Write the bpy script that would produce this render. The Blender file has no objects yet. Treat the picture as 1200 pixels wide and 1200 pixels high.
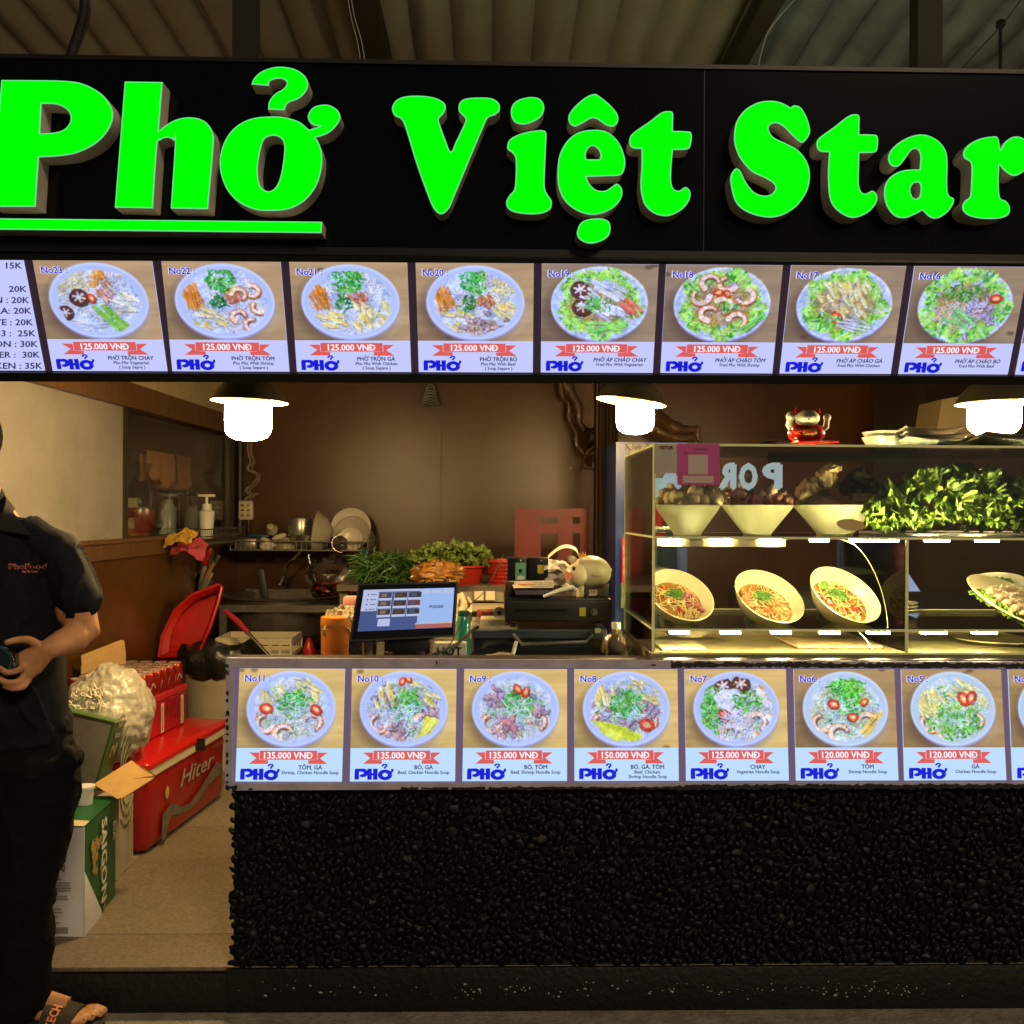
import bpy, bmesh, math, random
import numpy as np
from mathutils import Vector, Matrix, noise as mn
random.seed(7); np.random.seed(7)
PI = math.pi
sc = bpy.context.scene
COL = sc.collection
# ------------------------------------------------------------------ camera
F = 1170.0
EYE = Vector((0, 0, 1.45))
CM = Matrix.Rotation(math.radians(-1.3), 3, 'Z') @ Matrix.Rotation(PI/2, 3, 'X') @ Matrix.Rotation(math.radians(0.3), 3, 'Z')
cd = bpy.data.cameras.new('camera'); cam = bpy.data.objects.new('camera', cd); COL.objects.link(cam)
cd.sensor_width = 36; cd.lens = 36*F/1200; cd.clip_end = 200; cd.clip_start = .05
cam.matrix_world = Matrix.Translation(EYE) @ CM.to_4x4()
sc.camera = cam
# ------------------------------------------------------------------ world, sun, exposure
w = bpy.data.worlds.new('World'); sc.world = w; w.use_nodes = True
wn = w.node_tree.nodes; wl = w.node_tree.links; wn.clear()
sky = wn.new('ShaderNodeTexSky'); sky.sky_type = 'NISHITA'; sky.sun_disc = False
sky.sun_elevation = math.radians(36); sky.sun_rotation = math.radians(153); sky.sun_intensity = .3
hs = wn.new('ShaderNodeHueSaturation'); hs.inputs['Saturation'].default_value = .35
bg = wn.new('ShaderNodeBackground'); bg.inputs['Strength'].default_value = .008
wo = wn.new('ShaderNodeOutputWorld')
wl.new(sky.outputs[0], hs.inputs['Color']); wl.new(hs.outputs[0], bg.inputs['Color']); wl.new(bg.outputs[0], wo.inputs['Surface'])
sd = bpy.data.lights.new('sun_fill', 'SUN'); sd.energy = 1.15; sd.angle = math.radians(14); sd.color = (1, .74, .42)  # warm front fill added in place of unseen hall lamps behind the camera
sun_fill = bpy.data.objects.new('sun_fill', sd); COL.objects.link(sun_fill)
sun_fill.rotation_euler = Vector((.5, -1, .80)).to_track_quat('Z', 'Y').to_euler()
sc.view_settings.view_transform = 'Standard'; sc.view_settings.look = 'None'
sc.view_settings.exposure = 0; sc.view_settings.gamma = 1; sc.view_settings.use_curve_mapping = False
cy = sc.cycles; cy.max_bounces = 8; cy.diffuse_bounces = 4; cy.glossy_bounces = 3; cy.transparent_max_bounces = 24
cy.transmission_bounces = 6; cy.caustics_reflective = False; cy.caustics_refractive = False
cy.sample_clamp_indirect = 3; cy.use_denoising = True

def ray(px, py): return CM @ Vector(((px-600)/F, -(py-600)/F, -1))
def P(px, py, Y):
    d = ray(px, py); return EYE + d*(Y/d.y)
def PX(px, X, py=700):           # point on the plane x = X
    d = ray(px, py); return EYE + d*(X/d.x)
def PZ(px, py, z):
    d = ray(px, py); return EYE + d*((z-EYE.z)/d.z)
def onpl(px, py, p0, n):
    d = ray(px, py); return EYE + d*((p0-EYE).dot(n)/d.dot(n))
def ppm(Y): return F/Y

# ------------------------------------------------------------------ materials
def srgb(c):
    return tuple(((x/255)/12.92 if x/255 <= .04045 else ((x/255+.055)/1.055)**2.4) for x in c)
MATS = {}
def mat(name, col, rough=.5, metal=0, nz=None, bump=None, emit=None, es=1, coat=0, trans=0, spec=.5, sss=0, stretch=None, col2=None, alpha=1, sheen=0, ns=False):
    if name in MATS: return MATS[name]
    m = bpy.data.materials.new(name); m.use_nodes = True; N = m.node_tree.nodes; L = m.node_tree.links
    b = N['Principled BSDF']
    b.inputs['Base Color'].default_value = (*col, 1); b.inputs['Roughness'].default_value = rough
    b.inputs['Metallic'].default_value = metal; b.inputs['Coat Weight'].default_value = coat
    b.inputs['Specular IOR Level'].default_value = spec
    b.inputs['Transmission Weight'].default_value = trans; b.inputs['Alpha'].default_value = alpha
    if sheen: b.inputs['Sheen Weight'].default_value = sheen
    if sss: b.inputs['Subsurface Weight'].default_value = sss; b.inputs['Subsurface Radius'].default_value = (.02, .008, .004); b.inputs['Subsurface Scale'].default_value = .5
    if emit: b.inputs['Emission Color'].default_value = (*emit, 1); b.inputs['Emission Strength'].default_value = es
    tc = N.new('ShaderNodeTexCoord'); src = tc.outputs['Object']
    if stretch:
        mp = N.new('ShaderNodeMapping'); mp.inputs['Scale'].default_value = stretch; L.new(src, mp.inputs[0]); src = mp.outputs[0]
    if nz:
        s, amt = nz
        t = N.new('ShaderNodeTexNoise'); t.inputs['Scale'].default_value = s; t.inputs['Detail'].default_value = 6; t.inputs['Roughness'].default_value = .65
        L.new(src, t.inputs['Vector'])
        r = N.new('ShaderNodeValToRGB'); r.color_ramp.elements[0].position = .3; r.color_ramp.elements[1].position = .7
        c2 = col2 or tuple(max(0, x*(1-amt)) for x in col); c1 = col if col2 else tuple(min(1, x*(1+amt*.6)) for x in col)
        r.color_ramp.elements[0].color = (*c2, 1); r.color_ramp.elements[1].color = (*c1, 1)
        L.new(t.outputs[0], r.inputs[0]); L.new(r.outputs[0], b.inputs['Base Color'])
        mr = N.new('ShaderNodeMapRange'); mr.inputs['To Min'].default_value = min(1, rough*1.25); mr.inputs['To Max'].default_value = rough*.8
        L.new(t.outputs[0], mr.inputs[0]); L.new(mr.outputs[0], b.inputs['Roughness'])
    if bump:
        s, st = bump
        t = N.new('ShaderNodeTexNoise'); t.inputs['Scale'].default_value = s; t.inputs['Detail'].default_value = 4
        L.new(src, t.inputs['Vector'])
        bp = N.new('ShaderNodeBump'); bp.inputs['Strength'].default_value = st; bp.inputs['Distance'].default_value = .01
        L.new(t.outputs[0], bp.inputs['Height']); L.new(bp.outputs[0], b.inputs['Normal'])
    if ns: m.cycles.emission_sampling = 'NONE'
    MATS[name] = m; return m
def emis(name, col, s=1, rough=.4, ns=False):
    return mat(name, (.02, .02, .02), rough, emit=col, es=s, spec=.3, ns=ns)
def glass(name, tint=(.93, .97, .93), refl=1.0, rough=.02, var=.12):
    if name in MATS: return MATS[name]
    m = bpy.data.materials.new(name); m.use_nodes = True; N = m.node_tree.nodes; L = m.node_tree.links; N.clear()
    o = N.new('ShaderNodeOutputMaterial'); mx = N.new('ShaderNodeMixShader'); tr = N.new('ShaderNodeBsdfTransparent'); gl = N.new('ShaderNodeBsdfGlossy')
    fr = N.new('ShaderNodeFresnel'); fr.inputs[0].default_value = 1.45
    mu = N.new('ShaderNodeMath'); mu.operation = 'MULTIPLY'; mu.inputs[1].default_value = refl; mu.use_clamp = True
    tc = N.new('ShaderNodeTexCoord'); t = N.new('ShaderNodeTexNoise'); t.inputs['Scale'].default_value = 9; t.inputs['Detail'].default_value = 5
    mr = N.new('ShaderNodeMapRange'); mr.inputs['From Min'].default_value = .4; mr.inputs['From Max'].default_value = .8; mr.inputs['To Min'].default_value = rough; mr.inputs['To Max'].default_value = rough+var
    L.new(tc.outputs['Object'], t.inputs[0]); L.new(t.outputs[0], mr.inputs[0]); L.new(mr.outputs[0], gl.inputs['Roughness'])
    tr.inputs[0].default_value = (*tint, 1)
    L.new(fr.outputs[0], mu.inputs[0]); L.new(mu.outputs[0], mx.inputs[0]); L.new(tr.outputs[0], mx.inputs[1]); L.new(gl.outputs[0], mx.inputs[2]); L.new(mx.outputs[0], o.inputs[0])
    MATS[name] = m; return m
def imgmat(name, arr, strength=1.0, emission=True):
    h, ww, _ = arr.shape
    im = bpy.data.images.new(name, ww, h); a = np.ones((h, ww, 4), np.float32); a[..., :3] = np.clip(arr[::-1], 0, 1)
    im.pixels.foreach_set(a.ravel()); im.update(); im.pack()
    m = bpy.data.materials.new(name); m.use_nodes = True; N = m.node_tree.nodes; L = m.node_tree.links
    b = N['Principled BSDF']; t = N.new('ShaderNodeTexImage'); t.image = im; t.extension = 'EXTEND'
    b.inputs['Roughness'].default_value = .3
    if emission:
        b.inputs['Base Color'].default_value = (.02, .02, .02, 1)
        L.new(t.outputs[0], b.inputs['Emission Color']); b.inputs['Emission Strength'].default_value = strength
    else: L.new(t.outputs[0], b.inputs['Base Color'])
    return m

# ------------------------------------------------------------------ geometry collector
class G:
    def __init__(s): s.v = []; s.f = []; s.mi = []; s.uv = {}; s.cur = 0
    def add(s, vs, fs):
        k = len(s.v); s.v += [Vector(x) for x in vs]
        for f in fs: s.f.append([i+k for i in f]); s.mi.append(s.cur)
        return s
    def box(s, c, d, R=None, bev=0):
        x, y, z = (q/2 for q in d)
        if bev <= 0:
            vs = [Vector((a*x, b*y, e*z)) for a in (-1, 1) for b in (-1, 1) for e in (-1, 1)]
            fs = [(0, 1, 3, 2), (4, 6, 7, 5), (0, 4, 5, 1), (2, 3, 7, 6), (0, 2, 6, 4), (1, 5, 7, 3)]
        else:
            bm = bmesh.new(); bmesh.ops.create_cube(bm, size=1)
            for vv in bm.verts: vv.co = Vector((vv.co.x*2*x, vv.co.y*2*y, vv.co.z*2*z))
            bmesh.ops.bevel(bm, geom=bm.edges[:], offset=bev, segments=2 if bev < .02 else 4, profile=.5, affect='EDGES')
            bm.verts.index_update(); vs = [vv.co.copy() for vv in bm.verts]; fs = [[q.index for q in f.verts] for f in bm.faces]; bm.free()
        c = Vector(c)
        if R is not None: vs = [R @ q for q in vs]
        return s.add([c+q for q in vs], fs)
    def b2(s, a, b, bev=0):
        a = Vector(a); b = Vector(b); return s.box((a+b)/2, [abs(b[i]-a[i]) for i in range(3)], None, bev)
    def cyl(s, a, b, r, r2=None, n=16, cap=True):
        a = Vector(a); b = Vector(b); r2 = r if r2 is None else r2
        R = (b-a).to_track_quat('Z', 'Y').to_matrix(); vs = []
        for p, q in ((a, r), (b, r2)):
            vs += [p + R @ Vector((math.cos(2*PI*i/n)*q, math.sin(2*PI*i/n)*q, 0)) for i in range(n)]
        fs = [(i, (i+1) % n, n+(i+1) % n, n+i) for i in range(n)]
        if cap: fs += [tuple(range(n))[::-1], tuple(range(n, 2*n))]
        return s.add(vs, fs)
    def lathe(s, prof, M=None, n=32, closed=False):
        M = M or Matrix(); vs = []; fs = []; k = len(prof)
        for i in range(n):
            a = 2*PI*i/n
            vs += [M @ Vector((r*math.cos(a), r*math.sin(a), z)) for r, z in prof]
        for i in range(n):
            j = (i+1) % n
            for q in range(k-1 if not closed else k):
                q2 = (q+1) % k
                fs.append((i*k+q, j*k+q, j*k+q2, i*k+q2))
        return s.add(vs, fs)
    def tube(s, pts, r, n=8, taper=None, cap=True):
        pts = [Vector(p) for p in pts]; m = len(pts); vs = []; up = None
        for i, p in enumerate(pts):
            t = (pts[min(i+1, m-1)] - pts[max(i-1, 0)]).normalized()
            if up is None: up = t.orthogonal().normalized()
            up = (up - t*up.dot(t)); up = up.normalized() if up.length > 1e-6 else t.orthogonal().normalized()
            b = t.cross(up); rr = r[i] if isinstance(r, (list, tuple)) else r
            vs += [p + (up*math.cos(2*PI*k/n) + b*math.sin(2*PI*k/n))*rr for k in range(n)]
        fs = [(i*n+k, i*n+(k+1) % n, (i+1)*n+(k+1) % n, (i+1)*n+k) for i in range(m-1) for k in range(n)]
        if cap: fs += [tuple(range(n))[::-1], tuple((m-1)*n+k for k in range(n))]
        return s.add(vs, fs)
    def ball(s, c, r, R=None, n=16, m=10, nzs=0, nza=0, seed=0):
        c = Vector(c); r = (r, r, r) if not hasattr(r, '__len__') else r; vs = []; fs = []
        for i in range(m+1):
            th = PI*i/m
            for k in range(n):
                a = 2*PI*k/n; d = Vector((math.sin(th)*math.cos(a), math.sin(th)*math.sin(a), math.cos(th)))
                q = 1 + (nza*mn.noise(d*nzs + Vector((seed*7.3, seed*3.1, 0))) if nza else 0)
                p = Vector((d.x*r[0], d.y*r[1], d.z*r[2]))*q
                vs.append(c + (R @ p if R is not None else p))
        for i in range(m):
            for k in range(n): fs.append((i*n+k, (i+1)*n+k, (i+1)*n+(k+1) % n, i*n+(k+1) % n))
        return s.add(vs, fs)
    def quad(s, a, b, c, d, uv=False):
        if uv: s.uv[len(s.f)] = [(0, 1), (1, 1), (1, 0), (0, 0)]
        return s.add([a, b, c, d], [(0, 1, 2, 3)])
    def slab(s, poly, off):          # polygon in space pushed by vector off, both sides and edges
        poly = [Vector(p) for p in poly]; n = len(poly); off = Vector(off)
        return s.add(poly + [p+off for p in poly], [tuple(range(n)), tuple(range(2*n-1, n-1, -1))] + [(i, i+n, (i+1) % n+n, (i+1) % n) for i in range(n)])

def mk(g, name, mats, org, smooth=True, ang=35):
    if isinstance(g, bpy.types.Mesh): return g
    me = bpy.data.meshes.new(name)
    me.from_pydata([tuple(v-org) for v in g.v], [], g.f)
    if not isinstance(mats, (list, tuple)): mats = [mats]
    for m in mats: me.materials.append(m)
    if len(mats) > 1: me.polygons.foreach_set('material_index', g.mi)
    if g.uv:
        ul = me.uv_layers.new(name='uv')
        for fi, uvs in g.uv.items():
            for k, li in enumerate(me.polygons[fi].loop_indices): ul.data[li].uv = uvs[k]
    me.validate(); bm = bmesh.new(); bm.from_mesh(me)
    bmesh.ops.remove_doubles(bm, verts=bm.verts, dist=1e-5)
    if not g.uv: bmesh.ops.recalc_face_normals(bm, faces=bm.faces)
    bm.to_mesh(me); bm.free()
    if smooth:
        me.shade_smooth(); me.set_sharp_from_angle(angle=math.radians(ang))
    return me
def tag(o, label=None, cat=None, group=None, kind=None):
    if label: o['label'] = label
    if cat: o['category'] = cat
    if group: o['group'] = group
    if kind: o['kind'] = kind
    return o
def thing(name, label, cat, loc, group=None, kind=None):
    o = bpy.data.objects.new(name, None); COL.objects.link(o); o.location = loc; o.empty_display_size = .05
    tag(o, label, cat, group, kind); o['_o'] = 1; return o
ORG = {}
def part(name, g, m, parent, smooth=True, label=None, ang=35, kind=None):
    r = parent
    while r.parent: r = r.parent
    org = Vector(r.location)
    o = bpy.data.objects.new(name, mk(g, name, m, org, smooth, ang)); COL.objects.link(o); o.parent = parent
    if label: o['label'] = label
    if kind: o['kind'] = kind
    return o
def solo(name, g, m, label=None, cat=None, group=None, kind=None, smooth=True, loc=None, ang=35):
    if loc is None:
        xs = [v.x for v in g.v]; ys = [v.y for v in g.v]; zs = [v.z for v in g.v]
        loc = Vector(((min(xs)+max(xs))/2, (min(ys)+max(ys))/2, min(zs)))
    o = bpy.data.objects.new(name, mk(g, name, m, Vector(loc), smooth, ang)); COL.objects.link(o); o.location = loc
    return tag(o, label, cat, group, kind)
def dup(root, loc, label=None, rz=None, scale=None):
    r = root.copy(); COL.objects.link(r); r.location = loc
    if label: r['label'] = label
    if rz is not None: r.rotation_euler = (0, 0, rz)
    if scale is not None: r.scale = (scale,)*3
    for ch in root.children:
        c = ch.copy(); COL.objects.link(c); c.parent = r
        for gc in ch.children:
            d = gc.copy(); COL.objects.link(d); d.parent = c
    return r
def frame_mat(o, x, y, z):       # matrix from axes at origin o
    M = Matrix.Identity(4)
    for i, a in enumerate((x, y, z)):
        for k in range(3): M[k][i] = a[k]
    for k in range(3): M[k][3] = o[k]
    return M
def axisM(o, z):
    z = Vector(z).normalized(); R = z.to_track_quat('Z', 'Y').to_matrix(); return Matrix.Translation(o) @ R.to_4x4()

# ------------------------------------------------------------------ flat lettering helpers (2D)
_tc = {}
MARK = {'Ở': ('O', 'h?'), 'ở': ('o', 'h?'), 'Đ': ('D', '-')}
def text2d(s, bold=0):
    key = (s, bold)
    if key in _tc: return _tc[key]
    def raw(t):
        c = bpy.data.curves.new('t', 'FONT'); c.body = t; c.size = 1; c.resolution_u = 2
        o = bpy.data.objects.new('t', c); COL.objects.link(o)
        dg = bpy.context.evaluated_depsgraph_get(); me = bpy.data.meshes.new_from_object(o.evaluated_get(dg))
        v = [(q.co.x, q.co.y) for q in me.vertices]; f = [list(p.vertices) for p in me.polygons]
        bpy.data.objects.remove(o); bpy.data.curves.remove(c); bpy.data.meshes.remove(me)
        return v, f
    base = ''.join(MARK.get(ch, (ch,))[0] for ch in s)
    v, f = raw(base); g = G(); g.add([(x, y, 0) for x, y in v], f)
    for i, ch in enumerate(s):
        if ch in MARK:
            pre = raw(base[:i+1])[0]; xr = max(q[0] for q in pre); wq = .6
            if i: 
                xl = max(q[0] for q in raw(base[:i])[0]); wq = xr-xl
            if ch == 'Đ':
                stroke2d(g, [(xr-wq-.0, .34), (xr-wq*.5, .34)], .08, False, .001); continue
            top = .7 if ch == 'Ở' else .5
            stroke2d(g, [(xr-.08, top-.02), (xr+.03, top), (xr+.06, top+.12)], .06)
            cx = xr - wq*.55
            stroke2d(g, [(cx-.08, top+.22), (cx, top+.28), (cx+.07, top+.2), (cx, top+.13), (cx, top+.07)], .06)
    if bold:
        vs = list(g.v); fs = list(g.f)
        for k, (dx, dy) in enumerate(((bold, 0), (bold/2, bold*.4), (bold/2, -bold*.4))):
            g.add([(p.x+dx, p.y+dy, .002*(k+1)) for p in vs], fs)
    _tc[key] = g; return g
def stroke2d(g, pts, wd, caps=True, z=0):
    pts = [Vector((p[0], p[1], 0)) for p in pts]; m = len(pts); L = []; Rr = []
    for i, p in enumerate(pts):
        t = (pts[min(i+1, m-1)]-pts[max(i-1, 0)]).normalized(); n = Vector((-t.y, t.x, 0))
        ww = wd[i] if isinstance(wd, (list, tuple)) else wd
        L.append(p+n*ww/2+Vector((0, 0, z))); Rr.append(p-n*ww/2+Vector((0, 0, z)))
    g.add(L+Rr, [(i, i+1, m+i+1, m+i) for i in range(m-1)])
    if caps:
        for q, ww in ((pts[0], wd[0] if isinstance(wd, (list, tuple)) else wd), (pts[-1], wd[-1] if isinstance(wd, (list, tuple)) else wd)):
            g.add([(q.x+math.cos(a*PI/5)*ww/2, q.y+math.sin(a*PI/5)*ww/2, z+.0005) for a in range(10)], [tuple(range(10))])
    return g
def arc(cx, cy, r, a0, a1, n=12, ry=None):
    ry = ry or r; return [(cx+r*math.cos(math.radians(a0+(a1-a0)*i/n)), cy+ry*math.sin(math.radians(a0+(a1-a0)*i/n))) for i in range(n+1)]
def cr(pts, n=6, closed=True):
    out = []; m = len(pts)
    for i in range(m if closed else m-1):
        p1 = pts[i]; p2 = pts[(i+1) % m]; p0 = pts[(i-1) % m] if closed or i else p1; p3 = pts[(i+2) % m] if closed or i < m-2 else p2
        c1 = len(p1) > 2; c2 = len(p2) > 2
        for k in range(n):
            t = k/n; r = []
            for a in (0, 1):
                m1 = (p2[a]-p0[a])/2 if not c1 else (p2[a]-p1[a])*.9
                m2 = (p3[a]-p1[a])/2 if not c2 else (p2[a]-p1[a])*.9
                r.append((2*t**3-3*t*t+1)*p1[a]+(t**3-2*t*t+t)*m1+(-2*t**3+3*t*t)*p2[a]+(t**3-t*t)*m2)
            out.append(tuple(r))
    if not closed: out.append(tuple(pts[-1][:2]))
    return out
def lay(dst, src, fn, ox=0, oy=0, sx=1, sy=1, shear=0):      # lay a 2D G through fn(x,y,zz) into dst
    dst.add([fn(ox+(p.x+p.y*shear)*sx, oy+p.y*sy, p.z) for p in src.v], src.f)
def tw(g): xs = [p.x for p in g.v]; return (min(xs), max(xs)) if xs else (0, 0)
def logo2d():
    g = G()
    stroke2d(g, [(.14, .02), (.14, .86)], .3, False); stroke2d(g, arc(.14, .86, .0, 0, 90), .3, False); stroke2d(g, arc(.5, .62, .25, 100, -100), .3, False, .001)
    stroke2d(g, [(.02, .87), (.5, .87)], .26, False, .001); stroke2d(g, [(.34, .37), (.5, .37)], .2, False, .001)
    stroke2d(g, [(.99, 0), (.99, 1)], .3, False); stroke2d(g, [(1.37, 0), (1.37, 1)], .3, False); stroke2d(g, [(.99, .5), (1.37, .5)], .2, False, .001)
    stroke2d(g, arc(2.02, .44, .33, 0, 360, 28), .3, False)
    stroke2d(g, arc(2.3, .86, .2, 15, -110), .17, True, .001)
    stroke2d(g, [(1.84, 1.26), (1.92, 1.38), (2.07, 1.38), (2.13, 1.26), (2.03, 1.16), (2.0, 1.06)], .14, True)
    return g
LOGO = logo2d()

# ------------------------------------------------------------------ colours
M_blackboard = mat('board_black', (.0015, .0015, .002), .14, spec=.3, bump=(3, .03))
M_letter_side = mat('letter_side', (.82, .79, .72), .45, nz=(9, .12))
M_green = mat('letter_green', (0, .05, 0), .12, emit=(0, 1, 0), es=1.05, spec=.25)
M_rim = emis('letter_rim', (.25, .85, .45), .75, ns=True)
M_frameblk = mat('frame_black', (.004, .0045, .004), .4, nz=(20, .3))
M_alu = mat('frame_aluminium', (.62, .56, .68), .35, .35, nz=(12, .3), bump=(30, .05))  # violet cast of reflected blue light put into the base colour
M_tape = mat('worn_black_paint', (.003, .003, .005), .5, bump=(200, .4))
M_steel = mat('steel', (.45, .43, .40), .3, .9, nz=(25, .35))
M_dsteel = mat('dull_steel', (.16, .15, .13), .45, .8, nz=(25, .4))
M_chrome = mat('chrome', (.75, .74, .7), .12, 1)
M_brown = mat('brown_paint', (.092, .036, .007), .25, nz=(1.6, .35), bump=(110, .15), spec=.5)
M_brown2 = mat('brown_wood_trim', (.11, .055, .022), .45, nz=(4, .3), stretch=(1, 6, 1))
M_beige = mat('beige_board', (.235, .22, .195), .75, nz=(3.5, .18), bump=(40, .1))
M_white = mat('white_ceramic', (.72, .68, .58), .25, coat=.5)
M_greyc = mat('grey_ceramic', (.42, .38, .31), .4, nz=(30, .15))
M_white_pl = mat('white_plastic', (.78, .76, .70), .35)
M_black = mat('black_plastic', (.006, .006, .0065), .35, nz=(60, .2))
M_blackg = mat('black_gloss', (.008, .008, .009), .12)
M_red = mat('red_plastic', (.42, .012, .008), .35, nz=(5, .18))
M_redl = mat('red_gloss', (.42, .010, .008), .25, coat=.3)
M_concrete = mat('concrete', (.26, .23, .18), .9, nz=(14, .45), bump=(60, .5))
M_tile = mat('stone_tile', (.19, .155, .105), .6, nz=(75, .38), bump=(120, .3))
M_grout = mat('grout', (.10, .08, .055), .95)
M_kerb = mat('black_kerb_paint', (.0022, .0026, .0035), .6, nz=(25, .5), bump=(50, .5))
M_card = mat('cardboard', (.42, .27, .10), .8, nz=(18, .15))
M_skin = mat('skin', (.56, .27, .12), .48, nz=(26, .2), bump=(120, .08), sss=.12)
M_wood = mat('carved_wood', (.12, .06, .025), .35, nz=(6, .5), stretch=(3, 3, .6), bump=(30, .4), coat=.3)
M_glass = glass('case_glass', refl=1.3)
M_glass2 = glass('window_glass', (.95, .97, .96), .4, .01, .03)
M_edge = mat('glass_edge', (.45, .52, .30), .25, emit=(.6, .62, .25), es=.3)  # edge glow from the LEDs put in as emission
M_led = emis('led', (1, .80, .36), 420)
M_bag = glass('thin_plastic_film', (.86, .86, .84), 2.2, .2)
M_dg = mat('dark_grey', (.016, .015, .014), .5)
M_rubber = mat('rubber', (.02, .02, .02), .6)
def flat(name, rgb, rough=.6): return mat(name, srgb(rgb), rough)

# ================================================================== STRUCTURE
YF = 2.90; FZ = .13; YB = 6.8
zc = 2.62                                            # stall ceiling
g = G(); g.add([(-30, -30, 0), (30, -30, 0), (30, 40, 0), (-30, 40, 0)], [(0, 1, 2, 3)])
solo('ground', g, M_concrete, kind='structure', loc=(0, 0, 0))
# stall floor with tiles
kx = lambda Y: None
Lw = lambda Y: (P(278, 600, YB).x + (P(616, 600, 50).x/50)*(Y-YB)*1.0)      # side wall x at depth Y (runs to its own vanishing point)
g = G(); g.b2((-3.2, YF+.012, .02), (3.2, YB+.1, FZ-.012))
floor = solo('stall_floor', g, M_grout, kind='structure', loc=(0, YF, 0))
ys = [YF+.004, 3.135, 4.2, 5.3, 6.4, YB]; xs = [-3.1, -2.125, -1.325, -.525, .275, 1.075, 1.875, 2.675]
for i in range(len(ys)-1):
    for j in range(len(xs)-1):
        g = G(); g.b2((xs[j]+.002, ys[i]+.002, FZ-.012), (xs[j+1]-.002, ys[i+1]-.002, FZ+random.uniform(-.0006, .0006)), .0015)
        part('tile', g, M_tile, floor)
g = G(); g.b2((-8, YF-.002, .0), (8, YF+.2, FZ-.016), .006)
kerb = solo('kerb', g, M_kerb, kind='structure', loc=(0, YF, 0))
# side wall (left): brown panel, ledge, beige board, window bay, upper wall
WX = [(y, Lw(y)) for y in (YF+.05, YB)]
wdir = Vector((Lw(YB)-Lw(3), YB-3, 0)).normalized(); wnrm = Vector((wdir.y, -wdir.x, 0))     # points into the room (+x)
def W(px, z=None, py=None, off=0):       # point on the left wall at pixel column px
    p0 = Vector((Lw(YB), YB, 0)) + wnrm*off; return onpl(px, py if py is not None else 600, p0, wnrm)
def WS(Y, z, off=0): return Vector((Lw(YB), YB, 0)) + wdir*((Y-YB)/wdir.y) + wnrm*off + Vector((0, 0, z))
def wallbox(g, Y0, Y1, z0, z1, o0, o1):
    a = [WS(Y0, z0, o0), WS(Y1, z0, o0), WS(Y1, z1, o0), WS(Y0, z1, o0)]
    g.slab(a, wnrm*(o1-o0)); return g
zl = W(201, py=631).z; zt = W(146, py=477).z; Yw0 = W(146).y; Yw1 = W(274).y
g = G(); wallbox(g, YF+.03, YB+.1, 0, zl-.005, -.15, 0)
sw = solo('left_side_wall', g, M_brown, kind='structure', loc=(0, YF, 0), smooth=False)
g = G(); wallbox(g, YF+.03, YB+.1, zt+.12, zc+.3, -.15, 0); part('upper_wall', g, mat('upper_wall_paint', (.40, .33, .2), .7, nz=(4, .2)), sw, False)
g = G(); wallbox(g, YF+.03, YB, zt, zt+.12, -.16, .03); part('header_rail', g, M_brown2, sw, False)
g = G(); wallbox(g, YF+.03, YB-.01, zl-.075, zl, 0, .02); wallbox(g, YF+.03, YB-.01, zl, zl+.018, -.14, .035); part('ledge', g, M_brown2, sw, False)
g = G(); wallbox(g, YF+.03, Yw0, zl+.018, zt, -.06, -.01); part('board', g, M_beige, sw, False)
g = G(); wallbox(g, Yw0, Yw0+.03, zl+.018, zt, -.1, .005); wallbox(g, Yw1, YB, zl+.018, zt, -.15, .002); part('window_frame', g, mat('bronze_frame', (.05, .04, .03), .35, .5), sw, False)
g = G(); wallbox(g, Yw0+.03, Yw1, zl+.018, zt, -.03, -.025); part('window_pane', g, M_glass2, sw, False)
# bay behind window
g = G(); wallbox(g, Yw0-.6, YB+.2, zl-.6, zt+.3, -1.3, -1.28); wallbox(g, YB+.15, YB+.2, zl-.6, zt+.3, -1.28, -.16); wallbox(g, Yw0-.62, Yw0-.6, zl-.6, zt+.3, -1.28, -.16)
wallbox(g, Yw0-.6, YB+.2, zt+.3, zt+.32, -1.3, -.16); wallbox(g, Yw0-.6, YB+.2, zl-.1, zl-.08, -1.28, -.16)
solo('scullery_wall', g, mat('scullery_paint', (.07, .06, .05), .6, nz=(5, .3)), kind='structure', smooth=False)
# back wall, right wall, ceiling
g = G(); g.b2((-2.6, YB, 0), (3.4, YB+.12, zc+.3)); bw = solo('back_wall', g, M_brown, kind='structure', loc=(0, YB, 0), smooth=False)
for px in (517, 900):
    x = P(px, 550, YB).x; g = G(); g.b2((x-.0025, YB-.003, FZ), (x+.0025, YB-.0005, zc)); part('panel_seam', g, M_dg, bw, False)
g = G(); g.b2((3.1, YF+.1, 0), (3.25, YB, zc+.3)); solo('right_side_wall', g, M_brown, kind='structure', smooth=False)
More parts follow.
